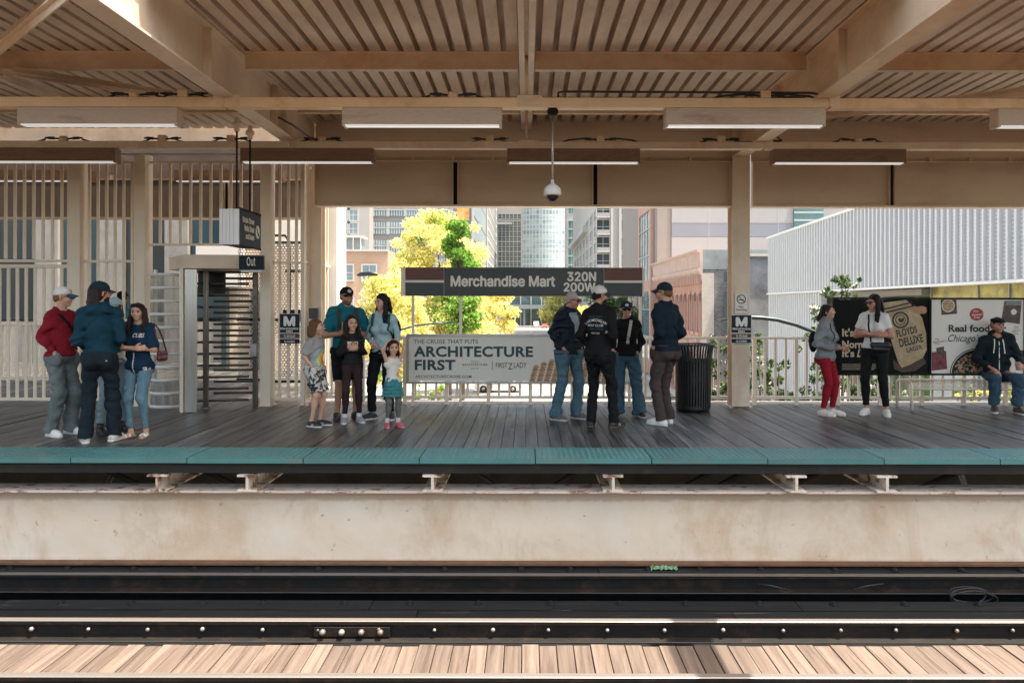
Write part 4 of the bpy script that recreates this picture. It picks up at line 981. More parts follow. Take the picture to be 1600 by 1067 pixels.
# pale tower with window grid (far left of the view)
Y = 185
A = building('white office block with a square window grid above the tan brick building', PX(495,Y), PX(577,Y), Y, Y+30, 62, M['limestone'])
wm = window_proto(2.1, 2.5, M['offwhite'], M['glass_pale'], (1,1), .35)
windows(A, wm, rel(A, [(PX(px,Y), Y, PZ(py,Y)) for px in (506, 523, 537.5, 551.5) for py in (276, 300, 324, 345, 366, 388, 412)]))
# wide louvred block
Y = 190
B = building('wide grey office block with louvred window bands behind the yellow tree', PX(577.5,Y), -13, Y, Y+55, 66, M['tan_stone'])
for k, py in enumerate((261, 293, 325, 353, 381, 409, 437)):
    z = PZ(py+ 4, Y); strip(B, PX(583,Y), PX(706,Y), Y-.2, Y-.02, z-1.6, z+1.5, M['glass_pale'], 'window_band')
    for s0 in (583, 606, 633, 657, 682, 706): strip(B, PX(s0,Y)-.25, PX(s0,Y)+.25, Y-.5, Y-.21, z-1.6, z+1.5, M['mullion'], 'mullion')
    strip(B, PX(583,Y), PX(706,Y), Y-.4, Y-.22, z-.1, z+.25, M['mullion'], 'louvre_rail')
    mb = MB(); l = B.location; x = PX(584,Y)
    while x < PX(705,Y): mb.box(x-l.x, x+.24-l.x, -.36, -.22, z+.35-l.z, z+1.4-l.z); mb.box(x-l.x, x+.24-l.x, -.36, -.22, z-1.4-l.z, z-.15-l.z); x += .62
    mb.build('louvres', M['mullion'], B)
M['mural_orange'] = mat('mural_orange', (0.62,0.33,0.10), .8, var=.4, scale=.5, stain=(0.75,0.7,0.62), stain_amt=.9, stain_scale=.35)
strip(B, PX(714,Y), PX(733,Y), Y-.25, Y-.02, PZ(345,Y), PZ(300,Y), M['mural_orange'], 'painted_panel')
strip(B, PX(711,Y), PX(740,Y), Y-.6, Y-.03, PZ(352,Y), PZ(350,Y), M['bluegrey'], 'ledge')
strip(B, PX(737,Y), PX(740.5,Y), Y-.7, Y-.02, GZ, 66, M['offwhite'], 'corner_pier')
strip(B, -12.99, -12.9, Y, Y+54.5, GZ, 66, M['bluegrey'], 'side_cladding')
for i in range(12): strip(B, -12.89, -12.8, Y, Y+54.5, GZ+6+6*i-.15, GZ+6+6*i+.15, M['greypanel'], 'cladding_joint')
# beyond it, the narrow white office
E = building('narrow white office block with stacked window bands along the far street', -24, -12.6, 248, 325, 70, M['offwhite'])
wm = window_proto(5.5, 1.7, M['offwhite'], M['glass_pale'], (2,0), .3)
windows(E, wm, rel(E, [(-12.6, 254+8.2*j, GZ+20+3.6*i) for i in range(12) for j in range(9)]), R(90))
# cream masonry block
Y = 335
Fb = building('cream masonry tower with rows of small punched windows down the street', PX(776,Y), PX(818,Y), Y, Y+30, 58, M['limestone'])
wm = window_proto(1.5, 2.0, M['limestone'], M['glass_dark'], (0,1), .25)
windows(Fb, wm, rel(Fb, [(PX(px,Y), Y, PZ(py,Y)) for px in (781,787,793,799,805,811) for py in (342,353.5,361.5,369.5,377.5,385,393,400.5,408.5,416,424,432,440)]))
strip(Fb, PX(775.5,Y), PX(800,Y), Y-.8, Y-.03, PZ(351,Y), PZ(348,Y), M['offwhite'], 'cornice')
# curved glass tower
Y = 300
Gb = empty('building', (PX(852,Y), Y, GZ), label='tall curved pale glass tower in the middle of the street view', cat='building')
def tower_glass():
    m, n, b = new_mat('curtain_wall_glass'); t = nd(n, 'ShaderNodeTexBrick'); g = nd(n, 'ShaderNodeNewGeometry'); sp_ = nd(n, 'ShaderNodeSeparateXYZ'); n.links.new(g.outputs['Position'], sp_.inputs[0])
    cb_ = nd(n, 'ShaderNodeCombineXYZ'); n.links.new(sp_.outputs[0], cb_.inputs[0]); n.links.new(sp_.outputs[2], cb_.inputs[1]); n.links.new(cb_.outputs[0], t.inputs['Vector'])
    t.offset = 0.0; t.inputs['Scale'].default_value = 1.0; t.inputs['Brick Width'].default_value = 1.25; t.inputs['Row Height'].default_value = 1.9; t.inputs['Mortar Size'].default_value = .16
    t.inputs['Color1'].default_value = (0.15,0.235,0.265,1); t.inputs['Color2'].default_value = (0.30,0.385,0.41,1); t.inputs['Mortar'].default_value = (0.47,0.51,0.52,1)
    f = noise(n, coords(n, (.12,.12,.9)), 1.0, 3, .6); c = mixc(n, ramp(n, f, [(.45,(0,0,0)),(.6,(.8,)*3)]), t.outputs['Color'], (0.42,0.47,0.485)); n.links.new(c, b.inputs['Base Color']); b.inputs['Roughness'].default_value = .25
    return m
M['tower_glass'] = tower_glass()
mb = MB(); pr = []
for i in range(15):
    t = i/14; pr.append((-9.2+18.4*t, -4.0*math.sin(math.pi*t)**.8))
pr += [(9.2, 22), (-9.2, 22)]
mb.prism(pr, 'z', 12, 60); mb.build('glass_wall', M['tower_glass'], Gb)
mb = MB(); mb.prism([(a*1.004, b_*1.004-.05) for a, b_ in pr], 'z', 46.2, 61); mb.build('top_screen', mat('tower_screen', (0.36,0.41,0.43), .4, var=.12, scale=1, stretch=(2,2,.1)), Gb)
mb = MB(); mb.box(-14, 9.5, -6, 20, 0, 11.9); mb.build('podium', mat('podium_glass', (0.06,0.10,0.11), .2, var=.5, scale=.25), Gb)
for i in range(6): mb = MB(); mb.box(-13.8+4*i, -13.4+4*i, -6.2, -6.02, 0, 11.5); mb.build('podium_mullion', M['mullion'], Gb)
for q in (9.35, 10.6, 12.4): mb = MB(); mb.box(q, q+.35, -1.5, -.9, 0, 62); mb.build('corner_mast', M['mullion'], Gb)
mb = MB(); mb.box(9.3, 13.4, -.8, 18, 0, 57); mb.build('side_wing', mat('wing_glass', (0.36,0.42,0.445), .3, var=.15, scale=.2), Gb)
# the slim teal glass slab beyond the white office
Y = 262
Hb = building('slim pale tower squeezed between the glass tower and the white office block', PX(885.5,Y), PX(902,Y), Y, Y+15, 60, M['offwhite'])
wm = window_proto(2.3, 2.6, M['offwhite'], M['glass_teal'], (1,0), .2)
windows(Hb, wm, rel(Hb, [(PX(px,Y), Y, PZ(py,Y)) for px in (893,) for py in (334, 357, 371, 385, 399, 413, 427)]))
# white office block with teal paired windows
Y = 150; X0 = PX(935,Y)
I = building('white stone office block with paired teal windows and balconies', X0, X0+22, Y, 232, 48, M['offwhite'])
wm = window_proto(3.0, 2.3, M['offwhite'], M['glass_teal'], (1,0), .22, .25)
ys = [325.5, 345+17.5, 373+17, 400.5+16, 428+16, 455+16, 483+16]
windows(I, wm, rel(I, [(PX(px,Y), Y, PZ(py,Y)) for px in (980, 1014) for py in [334.5] + ys[1:]]))
wm2 = window_proto(2.4, 2.6, M['offwhite'], M['glass_dark'], (1,1), .2, .25)
windows(I, wm2, rel(I, [(PX(px,Y), Y, PZ(py,Y)) for px in (942,) for py in (338, 364.5, 391.5, 418, 445)]))
for py in (338, 364.5, 391.5, 418, 445):
    strip(I, PX(932,Y), PX(951.5,Y), Y-1.5, Y-.4, PZ(py,Y)-.4, PZ(py,Y)-.12, M['offwhite'], 'balcony_slab'); strip(I, PX(932,Y), PX(951.5,Y), Y-1.5, Y-1.42, PZ(py,Y)-.1, PZ(py,Y)+.55, M['greypanel'], 'balcony_rail')
for px in (953.5, 966.5, 993.5): strip(I, PX(px,Y), PX(px+4,Y), Y-.6, Y-.02, GZ, 48, M['offwhite'], 'pier')
wm3 = window_proto(5.5, 2.1, M['offwhite'], M['glass_pale'], (2,0), .4)
windows(I, wm3, rel(I, [(X0, Y+6+10.5*j, PZ(py,Y)) for py in (340, 366, 393, 420) for j in range(7)]), R(-90))
strip(I, X0-1.2, X0-.02, Y+26, 232, PZ(343,Y), PZ(343,Y)+1.2, M['offwhite'], 'cornice')
# pink framed office and grey panel wall behind the brick building
Y = 82
J = building('grey panelled building with pink framed glazing behind the brick corner building', 14.0, 48, Y, 112, 34, M['taupe'])
def jrow(y0, y1, m): strip(J, PX(1049,Y), 48, Y-.12, Y-.02, PZ(y1,Y), PZ(y0,Y), m, 'wall_panel')
for y0, y1, m in ((290,348.4,'greypanel'),(349,369.4,'bluepanel'),(370,420,'greypanel'),(250,289,'greypanel'),(420.5,470,'greypanel')): jrow(y0, y1, M[m])
for px in (1107,1160,1215,1238): strip(J, PX(px,Y)-.03, PX(px,Y)+.03, Y-.135, Y-.125, -6, 30, M['mullion'], 'panel_joint')
strip(J, PX(1239,Y), PX(1285,Y), Y-.3, Y-.125, PZ(358,Y), PZ(300,Y), M['glass_teal'], 'corner_glazing')
for k in range(5): strip(J, PX(1239,Y), PX(1285,Y), Y-.36, Y-.31, PZ(356-12*k,Y)-.1, PZ(356-12*k,Y)+.1, M['mullion'], 'glazing_bar')
for yy in (84.0, 92.5): strip(J, 13.6, 13.97, yy, yy+.9, GZ, 34, M['pink_frame'], 'pink_pier')
for z in range(-6, 32, 9): strip(J, 13.55, 13.96, 84.9, 92.5, z, z+1.3, M['pink_frame'], 'pink_beam')
for k in range(4): strip(J, 13.7, 13.96, 85.2+1.9*k, 86.6+1.9*k, GZ, 34, M['glass_pale'], 'tall_glazing')
for z in range(-5, 32, 3): strip(J, 13.6, 13.69, 84.95, 92.45, z-.06, z+.06, M['mullion'], 'glazing_bar')
# brick corner building
K = empty('building', (14.0, 61, GZ), label='pink brick corner building with arched windows and a bracketed cornice', cat='building')
zt = PZ(389,61)-GZ
mb = MB(); mb.box(0, 9, 0, 22.5, 0, zt-.6); mb.build('wall', M['brick_pink'], K)
mb = MB(); mb.box(-.02, 9, -.06, -.01, 0, zt-.62); mb.build('end_wall', M['brick_shaded'], K)  # shaded copy of the brick: shade on the front put into its colour
mb = MB(); mb.box(-.05, .9, -.12, -.065, 0, zt-1.9); mb.build('corner_pier', brick('buff_brick', (0.36,0.32,0.28),(0.44,0.39,0.34),(0.42,0.40,0.37), 2.0), K)
mb = MB(); mb.box(-.1, 9, -.12, -.065, zt-1.6, zt-.05); mb.build('upper_stone', mat('shaded_stone', (0.20,0.225,0.225), .8, var=.25, scale=.9), K)  # stone colour darkened to paint the shade on the front
mb = MB(); mb.prism([(0,zt-2.5),(-.08,zt-2.5),(-.10,zt-2.1),(-.35,zt-1.75),(-.35,zt-1.5),(-.2,zt-1.4),(-.25,zt-.3),(-.45,zt-.15),(-.45,zt),(0,zt)], 'y', -.14, 22.5); mb.build('cornice', mat('pink_stone_cornice', (0.47,0.34,0.285), .8, var=.12, scale=.8, stain=(0.40,0.36,0.33), stain_amt=.5, stain_scale=.7), K)
b0 = None
for i in range(36):
    if b0 is None: mb = MB(); mb.box(-.42, -.02, 0, .22, zt-2.75, zt-2.05); b0 = mb.build('bracket', M['pink_frame'], K); o = b0
    else: o = b0.copy(); COL.objects.link(o); o.parent = K
    o.location = (0, .25+.62*i, 0)
def arch_mesh():
    mb = MB(); w_, h_ = .72, 2.5; n_ = 10
    out = [(w_/2*math.cos(math.pi*i/n_), h_ + w_*.8*math.sin(math.pi*i/n_)) for i in range(n_+1)] + [(-w_/2,0),(w_/2,0)]
    mb.prism(out, 'y', -.02, -.01, 1)
    for i in range(n_):
        a, b_ = out[i], out[i+1]; mb.add([(a[0],-.2,a[1]),(b_[0],-.2,b_[1]),(b_[0]*1.35,-.2,(b_[1]-h_)*1.3+h_),(a[0]*1.35,-.2,(a[1]-h_)*1.3+h_)], [(0,1,2,3)]); mb.add([(a[0],-.2,a[1]),(b_[0],-.2,b_[1]),(b_[0],-.01,b_[1]),(a[0],-.01,a[1])], [(0,3,2,1)])
    for s in (-1, 1): mb.box(s*w_/2, s*w_*.675, -.2, -.01, 0, h_)
    mb.box(-.04,.04,-.06,-.021,0,h_); mb.box(-w_*.7,w_*.7,-.28,-.01,-.25,-.003); mb.box(-w_/2,w_/2,-.07,-.021,h_*.55,h_*.55+.1)
    me = bpy.data.meshes.new('arched_window'); me.from_pydata(mb.v, [], mb.f); me.materials.append(M['pink_frame']); me.materials.append(M['glass_dark']); me.polygons.foreach_set('material_index', mb.m); me.update(); return me
am = arch_mesh()
pts = [(0, q, zt-6.6) for q in (.8, 2.6, 4.3, 6.5, 8.3, 10.0, 12.2, 14.2, 16.0, 17.8, 19.8, 21.4)]
windows(K, am, pts, R(-90), 'arched_window')
windows(K, am, [(x, y, zt-11.6) for x, y, z in pts[::2]], R(-90), 'arched_window')
mb = MB(); mb.box(-.06, 0, .0, 22, zt-7.4, zt-7.15); mb.build('string_course', M['pink_frame'], K)
# narrow dark ornate house beside it
Kb = building('dark grey ornate stone house beside the brick corner building', 16.3, 21, 60.3, 70, PZ(395,60), mat('soot_stone', (0.20,0.21,0.215), .9, var=.4, scale=.8))
for px0, px1, y0, y1 in ((1132,1136.5,455,520),(1133,1137,425,440)): strip(Kb, PX(px0,60), PX(px1,60), 60.1, 60.28, PZ(y1,60), PZ(y0,60), M['glass_dark'], 'window')
strip(Kb, 16.2, 21, 60.0, 60.28, PZ(400,60), PZ(396,60), M['concrete'], 'cornice')
# tan brick low block left
Y = 110
T = building('low tan brick building with white windows behind the dad in the cap', PX(470,Y), PX(606,Y), Y, Y+25, PZ(391,Y), M['brick_tan'])
strip(T, PX(470,Y), PX(606.5,Y), Y-.3, Y-.02, PZ(393.5,Y), PZ(390.5,Y), M['offwhite'], 'parapet')
wm = window_proto(1.9, 2.1, M['offwhite'], M['glass_pale'], (1,1), .2)
windows(T, wm, rel(T, [(PX(px,Y), Y, PZ(py,Y)) for px in (516, 541, 577) for py in (438, 486, 520)]))
hut = empty('rooftop_hut', (PX(546,Y+4), Y+4, PZ(391,Y)), label='white glazed rooftop room on the low tan brick building', cat='rooftop room')
mb = MB(); mb.box(-1.6, 1.6, 0, 3, 0, 2.1); mb.build('glazing', M['glass_pale'], hut); mb = MB(); mb.box(-2, 2, -.4, 3.3, 2.105, 2.35); mb.build('roof', M['white'], hut)
for x in (-1.7, -.6, .5, 1.6): mb = MB(); mb.box(x, x+.12, -.12, -.01, 0, 2.1); mb.build('mullion', M['white'], hut)
# concrete building beyond the exit enclosure
M['old_concrete'] = mat('old_concrete', (0.27,0.255,0.235), .85, var=.2, scale=.8, stain=(0.10,0.09,0.085), stain_amt=.6, stain_scale=.8)
Cn = building('grey concrete building with tall teal windows beyond the exit bars', -30, -7.4, 21, 30, 9, M['old_concrete'], 'building', GZ)
x = -22.0
while x < -7.6:
    strip(Cn, x, x+.62, 20.7, 20.98, GZ, 9, M['old_concrete'], 'pilaster'); x += 1.75
x = -22.0+.64
k = 0
while x < -8.6:
    strip(Cn, x+.02, x+1.09, 20.86, 20.985, 1.15, 5.5, M['glass_blue'] if k % 2 else M['glass_black'], 'window'); strip(Cn, x+.02, x+1.09, 20.84, 20.985, GZ, 1.1, M['old_concrete'], 'spandrel'); x += 1.75; k += 1
# rear bars behind the exit passage
rf = empty('rear_railing', (0,0,0), label='low railing across the exit passage behind the gate', cat='railing')
bar_group(rf, [PX(4+11*i,15.5) for i in range(-5, 12)], 15.5, .12, 1.15, .045, .03, 'baluster'); rails(rf, [(PX(-60,15.5), PX(130,15.5), 1.16, .05, 15.5), (PX(-60,15.5), PX(130,15.5), .1, .05, 15.5)])
cw = building('bright tan wall of the stair house beyond the turnstile', PX(318,17), PX(445,17.4), 18.5, 21, 2.9, mat('stair_house', (0.80,0.67,0.54), .7, var=.06), 'wall', -2.0)
strip(cw, PX(300,18), PX(372,18), 18.2, 18.45, 2.0, 3.0, M['white'], 'lintel_sign'); strip(cw, PX(338,18), PX(346,18), 18.3, 18.48, 0, 1.9, M['glass_dark'], 'window'); strip(cw, PX(384,18), PX(398,18), 18.3, 18.48, -.4, 1.9, M['glass_blue'], 'window')
# perforated screens in the passage
M['screen'] = perf('white_screen_xz', (0.60,0.56,0.51), .052, .045, .36)
for x0, x1, y, lab in ((424, 474, 13.6, 'perforated white metal screen behind the narrow bar screen'), (372, 407, 13.9, 'perforated white metal screen seen through the turnstile arms')):
    s = empty('perforated_screen', (PX(x0,y), y, 0), label=lab, cat='screen'); W = PX(x1,y)-PX(x0,y)
    for z0, z1 in ((.25,1.28),(1.34,2.66)):
        mb = MB(); mb.add([(0,0,z0),(W,0,z0),(W,0,z1),(0,0,z1)], [(0,1,2,3)]); mb.build('mesh_panel', M['screen'], s)
    mb = MB(); mb.box(-.02, W+.02, -.02, .02, 1.285, 1.335); mb.build('frame_rail', M['dark'], s)
    for za, zb_ in ((.20,.245),(2.665,2.70)): mb = MB(); mb.box(-.02, W+.02, -.02, .02, za, zb_); mb.build('frame_rail', M['dark'], s)
# ---------------------------------------------------------------- white perforated car-park-like building on the right
Wb = empty('building', (16.0, 24, GZ), label='long white building clad in perforated ribbed screens behind the posters', cat='building')
def ribbed():
    m, n, b = new_mat('perforated_white'); g = nd(n, 'ShaderNodeNewGeometry'); sp_ = nd(n, 'ShaderNodeSeparateXYZ'); n.links.new(g.outputs['Position'], sp_.inputs[0])
    def st(o, per, lo): return math_(n, 'GREATER_THAN', math_(n, 'FRACT', math_(n, 'DIVIDE', sp_.outputs[o], per)), lo)
    a = math_(n, 'MULTIPLY', st(2, .14, .45), st(1, .16, .3))
    c = mixc(n, a, (0.55,0.555,0.55), (0.38,0.39,0.385)); n.links.new(c, b.inputs['Base Color']); b.inputs['Roughness'].default_value = .5; return m
M['ribbed'] = ribbed(); M['rib_white'] = mat('rib_white', (0.64,0.64,0.63), .5, var=.03)
W = []
L1, L2 = 0.0, 35.0; dxdy = .065
def wx(y): return (y-31)*.065
def slab(y0, y1, z0, z1, dx0, dx1, m, name):
    mb = MB(); vs = []
    for z in (z0, z1):
        for (y, d) in ((y0,dx0),(y1,dx0),(y1,dx1),(y0,dx1)): vs.append((wx(y)+d, y-24 if False else y-24, z-GZ))
    mb.add(vs, [(3,2,1,0),(4,5,6,7),(0,1,5,4),(1,2,6,5),(2,3,7,6),(3,0,4,7)]); return mb.build(name, m, Wb)
zs0, zs1 = 2.42, 6.35
slab(22, 56, zs0, zs1, 0, .35, M['ribbed'], 'upper_screen')
slab(44, 56, -4.5, zs0-.12, .05, .4, M['ribbed'], 'lower_screen')
slab(22, 56, zs1, zs1+.14, -.12, .5, M['white'], 'parapet_cap'); slab(22, 56, zs0-.11, zs0-.01, -.1, .4, M['white'], 'screen_sill')
slab(23, 56, GZ, zs1-.2, 6, 14, M['concrete'], 'core_wall'); slab(32.2, 56, zs0-.42, zs0-.15, .5, 9, M['taupe'], 'floor_slab'); slab(22, 56, zs1-.6, zs1-.2, .6, 12, M['concrete'], 'roof_slab')
r0 = None
for i in range(69):
    y = 22.3+.487*i
    if r0 is None: mb = MB(); mb.box(-.12, .0, -.055, .055, zs0-GZ, zs1-GZ); r0 = mb.build('rib', M['rib_white'], Wb); o = r0
    else: o = r0.copy(); COL.objects.link(o); o.parent = Wb
    o.location = (wx(y)-.004, y-24, 0)
r0 = None
for i in range(24):
    y = 44.2+.487*i
    if r0 is None: mb = MB(); mb.box(-.08, .0, -.05, .05, -4.5-GZ, zs0-.13-GZ); r0 = mb.build('lower_rib', M['rib_white'], Wb); o = r0
    else: o = r0.copy(); COL.objects.link(o); o.parent = Wb
    o.location = (wx(y)+.046, y-24, 0)
for y, rr_ in ((45.8,.38),(38.0,.54)):
    mb = MB(); mb.lathe([(rr_,0),(rr_,zs0-.43-GZ)], (wx(y)+1.3, y-24, 0), 24); mb.build('round_column', mat('column_concrete', (0.55,0.52,0.48), .8, var=.08), Wb)
slab(22, 32.1, -4.5, 1.08, .9, 1.0, M['glass_pale'], 'shop_glazing'); slab(22, 32.1, 1.12, 2.36, .9, 1.0, mat('tree_reflection_glass', (0.36,0.32,0.10), .3, var=.7, scale=1.6, stain=(0.12,0.15,0.07), stain_amt=.8, stain_scale=.8, spec=.8), 'shop_glazing')  # upper glazing: reflection of the yellow tree painted into the glass colour
slab(32.2, 40, -4.5, 1.98, 2.4, 2.5, mat('green_mirror_glass', (0.07,0.15,0.03), .15, var=.8, scale=.8), 'shop_glazing')
for y in (24.2, 26.3, 28.35, 32.1): slab(y, y+.06, -4.5, 2.36, .84, .89, M['mullion'], 'glazing_mullion')
slab(22, 56, GZ, GZ+1.2, .2, .6, M['concrete'], 'plinth')

# ================================================================== vegetation
def leafmat(name, c0, c1, trans=.5):
    m, n, b = new_mat(name); g = nd(n, 'ShaderNodeNewGeometry'); c = ramp(n, g.outputs['Random Per Island'], [(0, c0), (1, c1)])
    n.links.new(c, b.inputs['Base Color']); b.inputs['Roughness'].default_value = .6
    t = nd(n, 'ShaderNodeBsdfTranslucent'); n.links.new(c, t.inputs[0]); mx = nd(n, 'ShaderNodeMixShader'); mx.inputs[0].default_value = trans
    n.links.new(b.outputs[0], mx.inputs[1]); n.links.new(t.outputs[0], mx.inputs[2]); n.links.new(mx.outputs[0], n.nodes['Material Output'].inputs[0]); return m
M['leaf_yellow'] = leafmat('yellow_blossom_leaf', (0.70,0.62,0.15), (0.88,0.82,0.44)); M['leaf_green'] = leafmat('fresh_green_leaf', (0.10,0.26,0.03), (0.26,0.44,0.07)); M['leaf_olive'] = leafmat('olive_leaf', (0.34,0.36,0.08), (0.66,0.62,0.24))
M['leaf_dark'] = leafmat('dark_green_leaf', (0.025,0.055,0.02), (0.09,0.15,0.05), .35); M['leaf_shrub'] = leafmat('shrub_leaf', (0.02,0.045,0.015), (0.11,0.19,0.05), .35); M['blossom'] = leafmat('white_blossom', (0.6,0.58,0.54), (0.8,0.78,0.74), .4)
M['bark'] = mat('bark', (0.09,0.07,0.055), .9, var=.3, scale=3)
def leaves(name, n, centres, radii, size, mats, weights, parent, seed, squash=.8):
    r = np.random.default_rng(seed); centres = np.array(centres, float); radii = np.array(radii, float)
    w_ = radii**2; idx = r.choice(len(centres), n, p=w_/w_.sum())
    d = r.normal(size=(n,3)); d /= np.linalg.norm(d, axis=1)[:,None]
    rad = radii[idx]*(r.random(n)**.45); p = centres[idx] + d*rad[:,None]*np.array([1,1,squash])
    u = r.normal(size=(n,3)); u /= np.linalg.norm(u, axis=1)[:,None]; v = np.cross(u, r.normal(size=(n,3))); v /= np.linalg.norm(v, axis=1)[:,None]
    s = size*(.6+.8*r.random(n))[:,None]
    q = np.stack([p-u*s*.5, p+v*s*.32, p+u*s*.5, p-v*s*.32], 1).reshape(-1,3)
    f = np.arange(n*4).reshape(-1,4); mi = r.choice(len(mats), n, p=np.array(weights)/sum(weights))
    # mixed by clump so light and dark masses show
    cl = r.choice(len(mats), len(centres), p=np.array(weights)/sum(weights)); mi = np.where(r.random(n) < .5, cl[idx], mi)
    return np_mesh(name, q, f, mats, mi, False, parent)
def tree(label, base, height, crown_c, crown_r, nclump, nleaf, size, mats, weights, seed, clump=.32, trunk=.2):
    t = empty('tree', base, label=label, cat='tree'); r = random.Random(seed); b_ = Vector(base)
    C, Rr = [], []
    for i in range(nclump):
        while True:
            q = Vector((r.uniform(-1,1), r.uniform(-1,1), r.uniform(-1,1)))
            if .25 < q.length < 1 and (q.x*q.x+q.y*q.y)**.5 < 1.0-.42*(q.z+1)*.5*r.uniform(.7,1.2): break
        C.append((crown_c[0]+q.x*crown_r[0]-b_.x, crown_c[1]+q.y*crown_r[1]-b_.y, crown_c[2]+q.z*crown_r[2]-b_.z)); Rr.append(clump*min(crown_r)*r.uniform(.55,1.25))
    leaves('crown', nleaf, C, Rr, size, mats, weights, t, seed)
    mb = MB(); top = Vector(crown_c)-b_
    pts = [Vector((0,0,0)), Vector((.1,0,top.z*.35)), Vector((top.x*.4,top.y*.4,top.z*.7)), top]
    mb.tube(pts, [trunk, trunk*.8, trunk*.55, trunk*.2], 8)
    for c in C[::max(1, nclump//14)]:
        c = Vector(c); s = pts[1].lerp(pts[2], r.random()); mb.tube([s, s.lerp(c, .5)+Vector((0,0,.2)), c], [trunk*.35, trunk*.2, trunk*.06], 5)
    mb.build('trunk', M['bark'], t); return t
Y = 62
tree('big yellow flowering tree beside the street behind the station sign', (PX(700,Y), Y, GZ), 15, (PX(688,Y), Y, PZ(452,Y)), (5.0,4.4,6.2), 210, 38000, .24, [M['leaf_yellow'],M['leaf_yellow'],M['leaf_olive'],M['leaf_yellow'],M['leaf_green']], (5,4,3,3,1.2), 11, .20, .3)
tree('yellow flowering tree hanging low over the street to the near side of the big one', (PX(620,52), 52, GZ), 10, (PX(610,52), 52, PZ(520,52)), (2.9,2.6,3.8), 70, 13000, .25, [M['leaf_yellow'],M['leaf_olive'],M['leaf_yellow']], (5,2,2), 12, .36, .2)
tree('yellow flowering tree reaching over the street lamps behind the sign posts', (PX(765,70), 70, GZ), 8, (PX(752,70), 70, PZ(492,70)), (4.2,3.6,2.3), 60, 12000, .27, [M['leaf_yellow'],M['leaf_olive'],M['leaf_yellow']], (5,1,2), 13, .42, .2)
tree('bright green tree peeking out behind the yellow tree', (PX(722,57), 57, GZ), 12, (PX(719,57), 57, PZ(393,57)), (1.25,1.1,2.3), 34, 4800, .28, [M['leaf_green'],M['leaf_green']], (1,1), 14, .5, .2)
tree('fresh green tree between the two sign posts', (PX(700,56), 56, GZ), 9, (PX(708,56), 56, PZ(487,56)), (2.6,1.4,1.4), 40, 6500, .25, [M['leaf_green'],M['leaf_olive'],M['leaf_green']], (3,2,2), 15, .5, .15)
tree('dark leafy tree behind the men in black jackets', (PX(965,95), 95, GZ), 11, (PX(962,95), 95, PZ(492,95)), (4.0,3,3.6), 60, 13000, .30, [M['leaf_dark'],M['leaf_shrub'],M['leaf_dark']], (3,2,2), 16, .4, .2)
tree('pale olive street tree far down the avenue', (PX(868,190), 190, GZ), 11, (PX(868,190), 190, PZ(484,190)), (4.6,4,4.6), 34, 2600, .8, [M['leaf_olive'],M['leaf_yellow']], (2,1), 17, .4, .2)
tree('small yellow street tree by the parked cars', (PX(912,130), 130, GZ), 8, (PX(905,130), 130, PZ(500,130)), (3.0,2.4,2.6), 30, 2600, .5, [M['leaf_yellow'],M['leaf_olive']], (2,2), 18, .42, .15)
def shrub(label, px, Y, pts, n, size, seed, mats=('leaf_shrub','leaf_dark','leaf_shrub','blossom'), wts=(5,3,3,.7), stems=5):
    t = empty('shrub', (PX(px,Y), Y, GZ), label=label, cat='shrub'); b_ = t.location; r = random.Random(seed)
    C = [(PX(x,Y)+r.uniform(-.1,.1)-b_.x, r.uniform(-.5,.5), PZ(y,Y)-b_.z) for x, y, q in pts]; Rr = [q*Y/F for x, y, q in pts]
    leaves('foliage', n, C, Rr, size, [M[k] for k in mats], wts, t, seed, 1.0)
    mb = MB()
    for c in C[::max(1,len(C)//(stems*3))]: mb.tube([(r.uniform(-.3,.3),0,0), (c[0]*.7, c[1], c[2]*.5), c], [.05,.03,.008], 5)
    mb.build('stem', M['bark'], t)
rs = random.Random(21)
def cloud(x0, x1, y0, y1, n, q0, q1, f=None):
    out = []
    while len(out) < n:
        x, y = rs.uniform(x0,x1), rs.uniform(y0,y1)
        if f is None or f(x, y): out.append((x, y, rs.uniform(q0,q1)))
    return out
shrub('leafy climbing shrub rising behind the woman in the grey sweatshirt', 1290, 17, cloud(1255,1335,470,640,44,5,10, lambda x,y: y > 470+ (1290-x)*.5 if x < 1290 else y > 440 and x < 1325) + cloud(1298,1334,432,470,16,4,8), 3600, .075, 31)
shrub('low flowering shrub behind the railing next to the column', 1200, 17, cloud(1172,1250,545,650,34,5,9, lambda x,y: y > 560 or x < 1190) + cloud(1174,1186,522,560,6,4,7), 2600, .075, 32)
shrub('low shrub behind the litter bin and the railing', 1120, 17.5, cloud(1108,1142,520,640,24,4,9), 1900, .075, 33)
shrub('dark shrub low behind the railing beneath the beer poster', 1370, 17, cloud(1330,1425,575,650,26,5,9), 1900, .075, 34)
shrub('sunny hedge low behind the railing under the girl and the parents', 590, 40, cloud(530,650,565,640,36,5,9), 2600, .16, 35, ('leaf_green','leaf_yellow','leaf_olive'), (3,2,2))
shrub('small sunny bush under the cruise advertisement', 660, 38, cloud(640,690,600,632,12,4,6), 900, .14, 36, ('leaf_green','leaf_olive','leaf_yellow'), (3,2,1))
shrub('sunny bush low behind the bench', 1520, 20, cloud(1480,1600,600,640,20,4,7), 1300, .10, 37, ('leaf_yellow','leaf_olive','leaf_green'), (2,2,2))
shrub('low green planting beyond the turnstile', 430, 17, cloud(330,480,607,618,22,3,4.5), 900, .07, 38, ('leaf_green','leaf_shrub'), (2,2))
